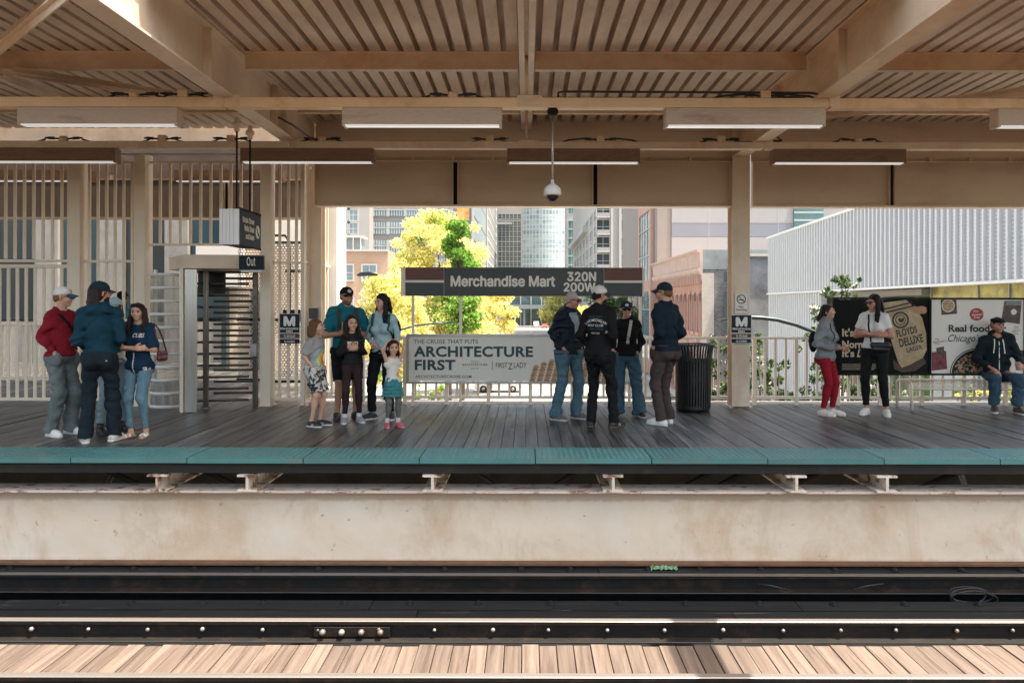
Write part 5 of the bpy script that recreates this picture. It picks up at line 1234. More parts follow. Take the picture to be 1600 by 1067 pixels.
# ---------------------------------------------------------------- street lamps
M['lamp_dark'] = mat('dark_lamp_paint', (0.03,0.045,0.05), .4, .3)
def lamp(label, pts, Y, r, head=None):
    l = empty('street_lamp', (PX(pts[0][0],Y), Y, GZ), label=label, cat='street lamp'); b_ = l.location
    P = [(PX(x,Y)-b_.x, 0, PZ(y,Y)-b_.z) for x, y in pts]
    mb = MB(); mb.tube([(0,0,0),(0,0,P[0][2])], r*1.7, 10); mb.build('pole', M['lamp_dark'], l); mb = MB(); mb.tube(P, r, 8); mb.build('arm', M['lamp_dark'], l)
    if head:
        x, z = PX(head[0],Y)-b_.x, PZ(head[1],Y)-b_.z; L_ = head[2]*Y/F
        mb = MB(); mb.prism([(x-L_/2,z-.03*L_),(x-L_*.3,z+.10*L_),(x+L_*.1,z+.13*L_),(x+L_*.5,z+.02*L_),(x+L_*.45,z-.06*L_),(x-L_*.4,z-.08*L_)], 'y', -.12*L_, .12*L_); mb.build('lamp_head', M['lamp_dark'], l, .01)
lamp('dark curved street lamp arm reaching past the column towards the bin', [(1300,545),(1290,530),(1275,519),(1245,507),(1215,499),(1190,496),(1165,495),(1142,497)], 16, .045, (1133,499,17))
lamp('dark cobra head street lamp behind the dad', [(486,431),(508,430.5),(540,429)], 25, .05, (574,429.5,34))
lamp('thin twin street lamp in front of the yellow tree', [(600,545),(605,530),(625,516),(650,509),(680,505.5),(697,505)], 45, .06, (704,505,16))
lamp('slim distant street lamp under the station sign', [(740,520),(745,500),(757,491),(768,489)], 80, .07, (772,488.5,9))
# ---------------------------------------------------------------- vehicles
def vehicle(label, px, Y, col, rz=0.0, van=False, group=None):
    v = empty('parked_car', (PX(px,Y), Y, GZ), rz, label, 'car' if not van else 'van', group)
    m = mat('car_paint_%d' % int(col[0]*1000+col[2]*10), col, .3, var=.03)
    if van: side = [(-2.3,.35),(-2.35,.9),(-2.2,1.15),(-1.3,1.3),(-.7,2.0),(-.5,2.1),(2.3,2.1),(2.4,1.9),(2.4,.4)]
    else: side = [(-2.15,.35),(-2.2,.65),(-2.0,.85),(-1.1,.95),(-.45,1.4),(.9,1.42),(1.6,1.0),(2.1,.92),(2.2,.6),(2.15,.35)]
    mb = MB(); mb.prism([(a, z) for a, z in side], 'y', -.85, .85); b_ = mb.build('body', m, v, .05)
    if van: wins = [[(-1.15,1.35),(-.65,1.95),(-.1,1.95),(-.1,1.35)],[(.1,1.35),(.1,1.95),(2.1,1.95),(2.1,1.35)]]
    else: wins = [[(-.95,.98),(-.45,1.33),(.1,1.35),(.1,.98)],[(.18,.98),(.18,1.35),(.85,1.35),(1.35,1.0)]]
    for w_ in wins: mb = MB(); mb.prism(w_, 'y', -.87, .87); mb.build('window', M['glass_dark'], v)
    mb = MB(); mb.add([(2.21 if not van else 2.42, -.6, .95 if not van else 1.3),(2.21 if not van else 2.42,.6,.95 if not van else 1.3),(1.68 if not van else 2.42,.6,1.3 if not van else 1.9),(1.68 if not van else 2.42,-.6,1.3 if not van else 1.9)], [(0,1,2,3)])
    mb.build('rear_window', M['glass_dark'], v)
    for x in (-1.35, 1.35):
        for y in (-.78, .78):
            w_ = empty('wheel', (x, y, .33)); w_.parent = v; mb = MB(); mb.lathe([(.18,-.09),(.3,-.1),(.33,-.07),(.33,.07),(.3,.1),(.18,.09)], (0,0,0), 18); t = mb.build('tyre', M['black'], w_); t.rotation_euler = (R(90),0,0)
            mb = MB(); mb.lathe([(0,-.07),(.18,-.08),(.18,.08),(0,.07)], (0,0,0), 14); t = mb.build('rim', M['steel'], w_); t.rotation_euler = (R(90),0,0)
    for y in (-.6, .6): mb = MB(); mb.box(2.2 if not van else 2.4, 2.23 if not van else 2.43, y-.15, y+.15, .65, .82); mb.build('tail_light', mat('tail_light_red', (0.5,0.02,0.02), .3), v)
    return v
vehicle('white car parked across the street below the cruise advertisement', 779, 71, (0.78,0.78,0.76))
vehicle('white van far down the street under the station sign', 838, 262, (0.76,0.76,0.74), R(90), True)
vehicle('red car far down the street between white and grey vehicles', 851, 258, (0.45,0.04,0.04), R(90))
vehicle('dark grey car far down the street beside the red one', 862, 240, (0.10,0.11,0.12), R(90))
vehicle('silver van far down the street near the small yellow tree', 877, 250, (0.45,0.46,0.46), R(90), True)
vehicle('dark blue car far down the street near the old man', 884, 236, (0.05,0.08,0.14), R(90))
vehicle('white car farther down the street beyond the silver van', 893, 246, (0.72,0.72,0.70), R(90))
# overpass at the end of the street
ov = empty('overpass', (6, 285, GZ), label='dark steel overpass crossing the far end of the street', cat='bridge')
mb = MB(); mb.box(-40, 40, 0, 8, 6.3, 7.8); mb.build('deck', M['bluegrey'], ov)
for x in (-15, -7, 3, 12): mb = MB(); mb.box(x, x+.7, 1, 2, 0, 6.3); mb.build('column', M['bluegrey'], ov)
# ================================================================== people: one signed-distance surface per body / garment
_rng = np.random.default_rng(4); _LAT = _rng.random((32,32,32)).astype(np.float32)
def vnoise(p):
    i = np.floor(p).astype(int); f = (p - i).astype(np.float32); f = f*f*(3-2*f); i &= 31; j = (i+1) & 31
    L = _LAT; x0,y0,z0 = i.T; x1,y1,z1 = j.T; fx,fy,fz = f.T
    a = L[x0,y0,z0]*(1-fx)+L[x1,y0,z0]*fx; b = L[x0,y1,z0]*(1-fx)+L[x1,y1,z0]*fx
    c = L[x0,y0,z1]*(1-fx)+L[x1,y0,z1]*fx; d = L[x0,y1,z1]*(1-fx)+L[x1,y1,z1]*fx
    return ((a*(1-fy)+b*fy)*(1-fz) + (c*(1-fy)+d*fy)*fz)*2-1
def V(*a): return np.array(a, float)
class Shape:
    def __init__(s, h=.008, wr=None, seed=0): s.h = h; s.ops = []; s.wr = wr; s.clips = []; s.seed = seed
    def rc(s, a, b, ra, rb, k=.03, op='u', flat=False): s.ops.append(('rc', V(*a), V(*b), ra, rb, k, op, flat)); return s
    def ell(s, c, r, M_=None, k=.03, op='u'): s.ops.append(('el', V(*c), V(*r), M_, None, k, op, False)); return s
    def clip(s, n, p): s.clips.append((V(*n), V(*p))); return s
    def bounds(s, o):
        if o[0] == 'rc':
            r = max(o[3], o[4]); return np.minimum(o[1],o[2])-r, np.maximum(o[1],o[2])+r
        r = o[2] if o[3] is None else np.full(3, o[2].max()); return o[1]-r, o[1]+r
    def field(s):
        lo = np.min([s.bounds(o)[0] for o in s.ops if o[6] == 'u'], 0) - .035; hi = np.max([s.bounds(o)[1] for o in s.ops if o[6] == 'u'], 0) + .035
        n = np.ceil((hi-lo)/s.h).astype(int)+1; s.lo = lo; s.n = n; d = np.full(n, .3, np.float32); s.d = d
        ax = [(lo[i]+s.h*np.arange(n[i])).astype(np.float32) for i in range(3)]; s.ax = ax
        for o in s.ops:
            b0, b1 = s.bounds(o); m = o[5]+.045
            i0 = np.clip(np.floor((b0-m-lo)/s.h).astype(int), 0, n-1); i1 = np.clip(np.ceil((b1+m-lo)/s.h).astype(int)+1, 1, n)
            sl = tuple(slice(a, b) for a, b in zip(i0, i1)); X = ax[0][sl[0]][:,None,None]; Y_ = ax[1][sl[1]][None,:,None]; Z = ax[2][sl[2]][None,None,:]
            if 0 in [X.size, Y_.size, Z.size]: continue
            if o[0] == 'rc':
                a, b, ra, rb = o[1:5]; ba = b-a; L2 = max(float(ba@ba), 1e-9)
                px, py, pz = X-a[0], Y_-a[1], Z-a[2]; tt = (px*ba[0]+py*ba[1]+pz*ba[2])/L2; t = np.clip(tt, 0, 1)
                e = np.sqrt((px-ba[0]*t)**2+(py-ba[1]*t)**2+(pz-ba[2]*t)**2) - (ra+(rb-ra)*t)
                if o[7]: e = np.maximum(e, (tt-1)*math.sqrt(L2))
            else:
                c, r, Mx = o[1:4]; px, py, pz = X-c[0], Y_-c[1], Z-c[2]
                if Mx is not None: px, py, pz = [Mx[0][i]*px+Mx[1][i]*py+Mx[2][i]*pz for i in range(3)]
                k0 = np.sqrt((px/r[0])**2+(py/r[1])**2+(pz/r[2])**2); k1 = np.sqrt((px/r[0]**2)**2+(py/r[1]**2)**2+(pz/r[2]**2)**2)+1e-6
                e = k0*(k0-1)/k1
            k = o[5]; g = d[sl]
            if o[6] == 'u':
                hh = np.maximum(k-np.abs(g-e), 0)/k; d[sl] = np.minimum(g, e)-hh*hh*k*.25
            elif o[6] == 's':
                e = -e; hh = np.maximum(k-np.abs(g-e), 0)/k; d[sl] = np.maximum(g, e)+hh*hh*k*.25
        if s.wr:
            mk = np.abs(d) < .03; idx = np.argwhere(mk); P = idx*s.h+lo
            for wi in s.wr:
                amp, fr = wi[0]*1.3, wi[1]; rid = len(wi) > 2; Q = P.copy()
                if rid: Q[:,2] = P[:,2] + wi[2]*np.abs(P[:,0]) + .25*vnoise(P*4+9+s.seed)*.35
                nz = vnoise(Q*np.array(fr)+s.seed*3.7+50)
                d[mk] += (amp*((1-2.4*np.abs(nz)) if rid else nz)).astype(np.float32)
        for nn, p in s.clips:
            e = (ax[0]-p[0])[:,None,None]*nn[0]+(ax[1]-p[1])[None,:,None]*nn[1]+(ax[2]-p[2])[None,None,:]*nn[2]
            np.maximum(d, e.astype(np.float32), out=d)
        return s
    def at(s, p):
        i = np.rint((np.asarray(p)-s.lo)/s.h).astype(int)
        if (i < 0).any() or (i >= s.n).any(): return .3
        return float(s.d[tuple(i)])
    def cast(s, p, dr, mx=.8):
        p = np.array(p, float); dr = np.array(dr, float); t = 0.0
        while t < mx:
            q = s.at(p+dr*t)
            if q < .0015: return p+dr*t
            t += max(.003, min(q*.8, .03))
        return None
    def surf(s):
        s.field(); d = s.d; h = s.h; sg = d < 0
        c = [sg[a:sg.shape[0]-1+a, b:sg.shape[1]-1+b, e:sg.shape[2]-1+e] for a in (0,1) for b in (0,1) for e in (0,1)]
        sm = np.zeros(c[0].shape, np.int8)
        for q in c: sm += q
        act = (sm > 0) & (sm < 8); I = np.argwhere(act); idx = np.full(act.shape, -1, np.int32); idx[act] = np.arange(len(I))
        acc = np.zeros((len(I),3)); cnt = np.zeros(len(I)); i, j, k = I.T
        cor = [(a,b,e) for a in (0,1) for b in (0,1) for e in (0,1)]; val = {q: d[i+q[0], j+q[1], k+q[2]] for q in cor}
        for q in cor:
            for ax_ in range(3):
                if q[ax_]: continue
                r = list(q); r[ax_] = 1; r = tuple(r); v0, v1 = val[q], val[r]; m = (v0 < 0) != (v1 < 0); t = v0[m]/(v0[m]-v1[m])
                P = np.tile(np.array(q, float), (m.sum(),1)); P[:,ax_] += t; acc[m] += P; cnt[m] += 1
        v = s.lo + (I + acc/cnt[:,None])*h; F_ = []
        for ax_ in range(3):
            o = [1,1,1]; o[ax_] = 0
            A = sg[tuple(slice(o[q], -1) for q in range(3))]; hi_ = [slice(o[q], -1) for q in range(3)]; hi_[ax_] = slice(1, None); B = sg[tuple(hi_)]
            for pol in (0, 1):
                E = np.argwhere((A & ~B) if pol == 0 else (~A & B)) + np.array(o); u, w_ = (ax_+1) % 3, (ax_+2) % 3
                du = np.zeros(3, int); du[u] = 1; dw = np.zeros(3, int); dw[w_] = 1
                g = [idx[tuple((E-x).T)] for x in (du+dw, dw, 0*du, du)]
                F_.append(np.stack(g if pol == 0 else g[::-1], 1))
        return v, np.concatenate(F_)

def cloth(name, c, rough=.85, var=.14, scale=9, bmp=.25, bscale=140, **k): return mat(name, c, rough, 0, var, scale, world=False, bmp=bmp, bscale=bscale, spec=.12, **k)
def denim(name, c, fade): return mat(name, c, .85, 0, .25, 6, (14,14,3), False, .3, 160, .2, stain=fade, stain_amt=.55, stain_scale=3, stain_stretch=(2,2,.7), stain_lo=.45, stain_hi=.72)
def skinm(name, c): return mat(name, c, .5, 0, .08, 7, world=False, bmp=.08, bscale=120, spec=.4)
def hairm(name, c):
    m = mat(name, c, .6, 0, .5, 5, (45,45,2.5), False, .6, 60, .22); return m
SK = {'pale': skinm('skin_pale', (0.55,0.31,0.215)), 'tan': skinm('skin_tan', (0.42,0.225,0.145)), 'red': skinm('skin_ruddy', (0.50,0.245,0.17)), 'kid': skinm('skin_child', (0.58,0.33,0.23))}
LIP = mat('lip_skin', (0.40,0.16,0.125), .45, world=False); EYEW = mat('eye_white', (0.62,0.60,0.57), .25); IRIS = mat('iris', (0.02,0.013,0.01), .2)
HR = {'black': hairm('hair_black', (0.010,0.008,0.008)), 'dark': hairm('hair_dark_brown', (0.022,0.013,0.009)), 'brown': hairm('hair_brown', (0.12,0.06,0.028)), 'white': hairm('hair_white', (0.36,0.345,0.325)), 'ginger': hairm('hair_sandy', (0.17,0.085,0.04))}
LENS = mat('sunglass_lens', (0.008,0.008,0.009), .12)

ARMS = {'pocket': ((.218,-.075,1.145),(.160,.055,.985)), 'hang': ((.235,-.03,1.14),(.235,.05,.89)), 'front': ((.245,-.01,1.145),(.045,.20,1.15)), 'hoodpocket': ((.218,-.03,1.13),(.14,.13,1.0))}
def rotz(a): c, s_ = math.cos(a), math.sin(a); return np.array([[c,-s_,0],[s_,c,0],[0,0,1]])
def rotx(a): c, s_ = math.cos(a), math.sin(a); return np.array([[1,0,0],[0,c,-s_],[0,s_,c]])

class Person: pass
def person(label, px, yf, H, yaw, hyaw=None, hpitch=0, female=False, bw=1.0, fat=1.0, hs=1.0, skin='pale', shz=1.42, armL='hang', armR='hang', handL=None, handR=None,
           feet=((.10,0.,8),(.10,0.,8)), top=None, bottom=None, shoes=None, hair=None, cap=None, glasses=False, beard=None, sit=None, Y=None, group=None, seed=1, lean=0.0, head_off=(0,0), cat='person', brows=True):
    P = Person(); Y = Y or 1.6*F/(yf-VY); sF = H/1.75
    va = -math.degrees(math.atan2(PX(px,Y), Y)); yaw += va; hyaw = None if hyaw is None else hyaw + va     # angles are given as seen along the line of sight
    root = empty('person', (PX(px,Y), Y, 0), R(yaw), label, cat, group); P.root = root; P.s = sF
    hy = R((hyaw if hyaw is not None else yaw) - yaw)
    Hh = .228*hs; W = bw; T = fat
    up = (sit - .90) if sit is not None else 0.0         # shift of the upper body when seated
    U = lambda x, f, z: V(x, -f, z+up)                    # body space: x, forward, z
    sw = .158*W if not female else .143*W
    SH = {1: U(sw, 0, shz), -1: U(-sw, 0, shz)}
    arm = {}; P.pock = [sd for sd, a in ((1, armL), (-1, armR)) if a == 'pocket' or (bottom and bottom.get('pock') == sd)]
    for sd, a in ((1, armL), (-1, armR)):
        e, w_ = ARMS[a] if isinstance(a, str) else a
        kx = 1+(W-1)*.8
        arm[sd] = (U(sd*e[0]*kx, e[1]*max(T,1), e[2]), U(sd*w_[0]*(kx if w_[0] > 0 else 1), w_[1]*T, w_[2]))
    hipx = .088*W if not female else .092*W
    leg = {}
    for sd, ft in ((1, feet[0]), (-1, feet[1])):
        hip = U(sd*hipx, 0, .90)
        if sit is None:
            an = V(sd*ft[0], -ft[1], .085); m = (hip+an)/2; L_ = np.linalg.norm(hip-an); q = max(0., .415**2-(L_/2)**2)**.5 if L_ < .83 else 0
            kn = m + V(sd*.004, -(.012+q), .02)
        else: kn = V(sd*ft[3][0], -ft[3][1], ft[3][2]); an = V(sd*ft[0], -ft[1], .085)
        fd = rotz(R(sd*ft[2])) @ V(0,-1,0); leg[sd] = (hip, kn, an, fd)
    hc = U(head_off[0], .025+head_off[1], 1.75-Hh/2 - (.0 if sit is None else 0))
    Rh = rotz(hy) @ rotx(R(hpitch))
    def Hd(x, f, z): return hc + Rh @ V(x*Hh, -f*Hh, z*Hh)
    P.Hd = Hd; P.U = U; P.SH = SH; P.arm = arm; P.leg = leg; P.Rh = Rh; P.Hh = Hh; P.hc = hc
    def emit(S_, name, m, parent=None, mi=None):
        v, f = S_.surf(); mid = mi(v[f].mean(1)) if mi else None
        return np_mesh(name, v*sF, f, m, mid, True, parent or root)
    P.emit = emit
    def mbuild(mb, name, m, parent=None, **k): mb.v = [tuple(np.array(q)*sF) for q in mb.v]; return mb.build(name, m, parent or root, **k)
    P.mb = mbuild
    def torso(S_, o, kk=.05):
        if female:
            S_.ell(U(0,-.005,.94), (.163*W+o,.118*T+o,.12+o), None, kk).ell(U(0,.0,1.09), (.122*W+o,.092*T+o,.15+o), None, kk).ell(U(0,0,1.28), (.142*W+o,.105*T+o,.17+o), None, kk)
            if hs < 1.12:
                for sd in (1,-1): S_.ell(U(sd*.068,.085,1.25), (.066+o*.6,.066+o*.5,.07+o*.5), None, .04)
        else: S_.ell(U(0,-.005,.95), (.152*W+o,.112*T+o,.12+o), None, kk).ell(U(0,.012*T,1.10), (.142*W+o,.105*T+o,.17+o), None, kk).ell(U(0,0,1.28), (.160*W+o,.115*T+o,.18+o), None, kk)
        S_.rc(SH[1]*.97+V(0,0,-.005), SH[-1]*.97+V(0,0,-.005), .056+o, .056+o, .04)
        for sd in (1,-1): S_.rc(SH[sd]*V(.75,1,1)+V(0,0,.012), U(0,.0,shz+.085), .042+o, .048+o, .04)
        for sd in (1,-1): S_.ell(U(sd*.075*W,-.055,.91), (.080*W+o,.075*T+o,.09+o*.6), None, .04)
    P.torso = torso
    ar = (.050, .040, .027) if not female else (.042, .034, .023)
    ar = tuple(q*(1+(W-1)*.5) for q in ar)
    def arms(S_, o, frac, lo=None, ends=None, k=.03, cuff=0.0):
        for sd in (1,-1):
            e, w_ = arm[sd]; s0 = SH[sd]; ff = frac
            if ff <= 1: b = s0+(e-s0)*ff; S_.rc(s0, b, ar[0]+.006+o, ar[0]+(ar[1]-ar[0])*ff+o+cuff, k, 'u', ff < 1.0 or True)
            else:
                S_.rc(s0, e, ar[0]+.006+o, ar[1]+.004+o, k); b = e+(w_-e)*(ff-1); S_.rc(e, b, ar[1]+.002+o, ar[1]+(ar[2]-ar[1])*(ff-1)+o+cuff, k, 'u', True)
    P.arms = arms
    lr = (.086, .056, .038) if not female else (.088, .054, .035)
    lr = tuple(q*(1+(W-1)*.6) for q in lr)
    def legs(S_, o, frac, rk=None, rh=None, k=.03):
        for sd in (1,-1):
            hip, kn, an, fd = leg[sd]; r0 = lr[0]+o; r1 = (rk or lr[1]+o); r2 = (rh or lr[2]+o)
            if frac <= 1: b = hip+(kn-hip)*frac; S_.rc(hip, b, r0, r0+(r1-r0)*frac, k, 'u', True)
            else:
                b = kn+(an-kn)*(frac-1) ; S_.rc(hip, kn, r0, r1, k); S_.rc(kn, b, r1, r1+(r2-r1)*(frac-1), k, 'u', True)
                if not rh: c_ = kn+(an-kn)*.3; S_.ell(c_-fd*.012, (.052+o,.056+o,.12), None, .03)
    P.legs = legs
    # ---- body
    B = Shape(.0065)
    torso(B, -.014); arms(B, -.012 if top and top.get('sleeve', 1.95) > 1 else -.002, 2.0)
    for sd in (1,-1):
        hip, kn, an, fd = leg[sd]; lk = .010 if bottom and bottom.get('len', 2.07) > 1.5 else 0; B.rc(hip, kn, lr[0]-.008-lk, lr[1]-.004-lk, .03); B.rc(kn, an, lr[1]-.006-lk, lr[2]-.003-lk*.3, .03); c_ = kn+(an-kn)*.3; B.ell(c_-fd*.014, (.046-lk,.05-lk,.11), None, .03)
        B.rc(an, an-fd*.03+V(0,0,-.05), .034, .03, .02); B.rc(an+V(0,0,-.045), an+fd*.15+V(0,0,-.06), .034, .024, .02)
    B.rc(U(0,.0,shz+.03), Hd(0,-.10,-.28), .058*(.9 if female else 1.0)*min(1,W), .055*hs**.5*(.86 if female else 1), .03)
    HE = lambda x,f,z,rx,rf,rz_,k=.02,op='u': B.ell(Hd(x,f,z), (rx*Hh,rf*Hh,rz_*Hh), Rh.T, k, op)
    jw = .255 if female or hs > 1.1 else .275
    HE(0,-.06,.14,.335,.425,.365,.02); HE(0,.10,-.10,jw,.30,.345,.02); HE(0,.25,-.395,.11,.10,.095,.03)
    HE(0,.345,.09,.22,.08,.06,.03)
    for sd in (1,-1): HE(sd*.15,.27,-.11,.105,.10,.10,.03); HE(sd*.145,.435,.0,.085,.075,.058,.015,'s'); HE(sd*.34,-.03,-.03,.045,.10,.14,.008); HE(sd*.35,.0,-.03,.02,.05,.08,.008,'s')
    nl = .9 if female else 1.05
    B.rc(Hd(0,.385,.03), Hd(0,.385+.095*nl,-.125), .026*Hh, .047*Hh, .012)
    for sd in (1,-1): B.rc(Hd(sd*.045,.40,-.145), Hd(sd*.055,.38,-.15), .034*Hh, .03*Hh, .008)
    B.rc(Hd(-.075,.372,-.245), Hd(.075,.372,-.245), .026*Hh, .026*Hh, .008); B.rc(Hd(-.06,.372,-.285), Hd(.06,.372,-.285), .03*Hh, .03*Hh, .008)
    HE(0,.42,-.265,.12,.03,.008,.004,'s')
    # hands
    for sd, hd in ((1, handL), (-1, handR)):
        e, w_ = arm[sd]; dd = (w_-e)/np.linalg.norm(w_-e); hd = hd or {}
        if sd in P.pock: hd = dict(d=(-.12,.12,-1), n=(-1,0,0), curl=.15)
        if 'd' in hd: x_, f_, z_ = hd['d']; dd = V(sd*x_, -f_, z_); dd /= np.linalg.norm(dd)
        nn = V(-sd,0,0)
        if 'n' in hd: x_, f_, z_ = hd['n']; nn = V(sd*x_, -f_, z_)
        nn = nn - dd*(nn@dd); nn /= np.linalg.norm(nn)+1e-9; ss = np.cross(dd, nn)
        if ss @ V(0,-1,.2) < 0: ss = -ss        # thumb side: forward / up
        if 't' in hd:
            x_, f_, z_ = hd['t']
            if ss @ V(sd*x_, -f_, z_) < 0: ss = -ss
        curl = hd.get('curl', .5); q = .95 if female else 1.05; q *= hs**.3*(.86 if sd in P.pock else 1)
        Mx = np.stack([dd, ss, nn])
        B.rc(w_, w_+dd*.03*q, ar[2]-.003, .024*q, .02); B.ell(w_+dd*.055*q, (.047*q,.040*q,.017*q), Mx, .015)
        for i in range(4):
            off = (.030-.020*i)*q; ln = (.070,.078,.072,.056)[i]*q; b0 = w_+dd*.088*q+ss*off
            a1 = curl*.6; d1 = dd*math.cos(a1)+nn*math.sin(a1); b1 = b0+d1*ln*.48; a2 = a1+curl*.9; d2 = dd*math.cos(a2)+nn*math.sin(a2); b2 = b1+d2*ln*.34; a3 = a2+curl*.6; d3 = dd*math.cos(a3)+nn*math.sin(a3)
            rr_ = .0088*q
            B.rc(b0-dd*.012, b1, rr_*1.1, rr_, .004); B.rc(b1, b2, rr_, rr_*.92, .004); B.rc(b2, b2+d3*ln*.24, rr_*.92, rr_*.8, .004)
        t0 = w_+dd*.025*q+ss*.028*q; t1 = t0+(dd*.6+ss*.62+nn*.35)*.045*q; t2 = t1+(dd*.8+ss*.15+nn*.5)*.035*q
        B.rc(t0, t1, .015*q, .0115*q, .01); B.rc(t1, t2, .011*q, .009*q, .004)
        P.__dict__['hand%d' % sd] = (w_, dd, nn, ss, q)
    lipc = Hd(0,.40,-.265)
    def bm(c): l = (c-lipc) @ Rh / Hh; return ((np.abs(l[:,0]) < .085*(1-np.abs(l[:,2])*5)) & (np.abs(l[:,2]) < .042) & (np.abs(l[:,1]) < .1)).astype(int)
    body = emit(B, 'body', [SK[skin], LIP], None, bm); P.body = body
    # eyes, brows
    if not glasses:
        for sd in (1,-1):
            mb = MB(); c = Hd(sd*.145,.358,.0); r_ = .056*Hh; n_ = 14; vs, fs, mi = [], [], []
            for a in range(n_+1):
                th = math.pi*a/n_
                for b_ in range(n_): ph = 2*math.pi*b_/n_; vs.append(c + Rh @ V(r_*math.sin(th)*math.cos(ph), -r_*math.cos(th), r_*math.sin(th)*math.sin(ph)))
            for a in range(n_):
                for b_ in range(n_): mb_f = (a*n_+b_, a*n_+(b_+1) % n_, (a+1)*n_+(b_+1) % n_, (a+1)*n_+b_); fs.append(mb_f); mi.append(1 if a < 4 else 0)
            mb.v = [tuple(q) for q in vs]; mb.f = fs; mb.m = mi; mb.sm = [True]*len(fs); mbuild(mb, 'eye', [EYEW, IRIS])
            mb = MB(); mb.tube([Hd(sd*.065,.405,.035), Hd(sd*.145,.418,.058), Hd(sd*.225,.375,.03)], .008*Hh, 6); mbuild(mb, 'eyelash', IRIS)
    if brows and hair:
        for sd in (1,-1): mb = MB(); mb.tube([Hd(sd*.06,.425,.105), Hd(sd*.15,.42,.135), Hd(sd*.24,.355,.105)], [.012*Hh,.015*Hh,.007*Hh], 6); mbuild(mb, 'eyebrow', HR[hair[1]])
    # ---- garments
    P.top = P.bot = None
    if bottom:
        b_ = bottom; o = b_.get('o', .012); S_ = Shape(b_.get('h', .009), b_.get('wr', [(.005,(7,7,13)),(.0075,(5,5,11),.5)]), seed)
        S_.ell(U(0,-.005,.95), ((.163 if female else .152)*W+o,.118*T+o,.13+o), None, .05)
        for sd in (1,-1): S_.ell(U(sd*.078*W,-.065,.90), (.088*W+o,.085*T+o,.10+o), None, .04)
        for sd in P.pock: w_ = arm[sd][1]; S_.ell(w_+V(-sd*.010,-.015,-.085), (.042,.064,.10), None, .03)
        legs(S_, o, b_.get('len', 2.07), b_.get('rk'), b_.get('rh')); S_.clip((0,0,1), U(0,0,min(b_.get('waist',1.04), top['hem']+.06))); S_.clip((0,0,-1), (0,0,.018))
        if b_.get('slit', True) and sit is None: pass
        P.botS = S_; P.bot = emit(S_, b_.get('name','trousers'), b_['m'])
    if top:
        t_ = top; o = t_.get('o', .018)*.85; S_ = Shape(t_.get('h', .008), t_.get('wr', [(.005,(8,8,9)),(.007,(6,6,9),.6)]), seed+9)
        torso(S_, o); fr = t_.get('sleeve', 1.95)
        if fr: arms(S_, t_.get('so', o+.004)*(.60 if fr > 1 else .85), fr, cuff=t_.get('cuff', 0))
        if t_.get('boxy'): S_.rc(U(0,0,shz-.12), U(0,.0,t_['hem']+.06), .15*W, .15*W, .06)
        if t_.get('blouson'): S_.ell(U(0,.0,t_['hem']+.075), (.175*W+o,.13*T+o,.075), None, .05)
        for f_ in t_.get('extra', ()): f_(S_, P)
        S_.clip((0,0,-1), U(0,0,t_['hem']))
        if t_.get('collar'):
            pass
        nk = U(0,.015,shz+.085); S_.ell(nk+V(0,0,.04), (.075,.085,t_.get('neck',.055)+.02), None, .012, 's') if t_.get('neck', .05) else None
        P.topS = S_; P.top = emit(S_, t_.get('name','shirt'), t_['m'])
        if t_.get('band'):
            S2 = Shape(.008); torso(S2, o+.004, .05); 
            for f_ in t_.get('extra', ()): pass
            S2.clip((0,0,-1), U(0,0,t_['hem']-.012)); S2.clip((0,0,1), U(0,0,t_['hem']+.045)); emit(S2, 'hem_band', t_['m'], P.top)
    if shoes:
        for sd in (1,-1):
            hip, kn, an, fd = leg[sd]; g = V(0,0,-an[2]); q = shoes.get('q', 1.0); sd_ = np.cross(fd, V(0,0,1))
            U_ = Shape(.0055); heel = an+g-fd*.045*q+V(0,0,.04); ball = an+g+fd*.105*q+V(0,0,.034); toe = an+g+fd*.165*q+V(0,0,.03)
            if shoes.get('sandal'):
                U_.rc(heel-V(0,0,.022), toe-V(0,0,.018), .038, .043, .02); U_.clip((0,0,1), (0,0,.022)); U_.clip((0,0,-1), (0,0,0)); sh = emit(U_, 'sandal', shoes['sole'])
                for t in (.05, .12):
                    S3 = Shape(.005); c_ = an+g+fd*t+V(0,0,.028); S3.ell(c_, (.02,.047,.034), np.stack([fd, sd_, V(0,0,1)]), .01); S3.clip((0,0,-1), (0,0,.01)); emit(S3, 'strap', shoes['m'], sh)
                continue
            U_.rc(heel, ball, .038*q, .042*q, .03); U_.rc(ball, toe, .042*q, .034*q, .03); U_.rc(an+V(0,0,-.035), an+V(0,0,shoes.get('high',.0)), .045*q, .043*q, .03, 'u', True); U_.rc(an+V(0,0,-.02)+fd*.01, ball+V(0,0,.005), .038*q, .03*q, .03)
            U_.clip((0,0,-1), (0,0,.016)); sh = emit(U_, 'shoe', shoes['m'])
            S2 = Shape(.0055); S2.rc(heel-V(0,0,.018), ball-V(0,0,.012), .042*q, .046*q, .02); S2.rc(ball-V(0,0,.012), toe-V(0,0,.012), .046*q, .038*q, .02); S2.clip((0,0,-1), (0,0,0)); S2.clip((0,0,1), (0,0,shoes.get('st',.026))); emit(S2, 'sole', shoes['sole'], sh)
            if shoes.get('stripes'):
                for i in range(3):
                    for s3 in (1,-1):
                        a = an+g+fd*(.045+.026*i)+sd_*s3*.044*q+V(0,0,.03); b2 = a-fd*.025-sd_*s3*.010+V(0,0,.034); mb = MB(); mb.tube([a, (a+b2)/2+sd_*s3*.004, b2], .0058, 5); mbuild(mb, 'stripe', shoes['stripes'], sh)
            if shoes.get('laces'):
                mb = MB()
                for i in range(4): c_ = an+g+fd*(.05+.02*i)+V(0,0,.085-.007*i); mb.tube([c_-sd_*.018, c_+V(0,0,.004), c_+sd_*.018], .0035, 5)
                mbuild(mb, 'laces', shoes['laces'], sh)
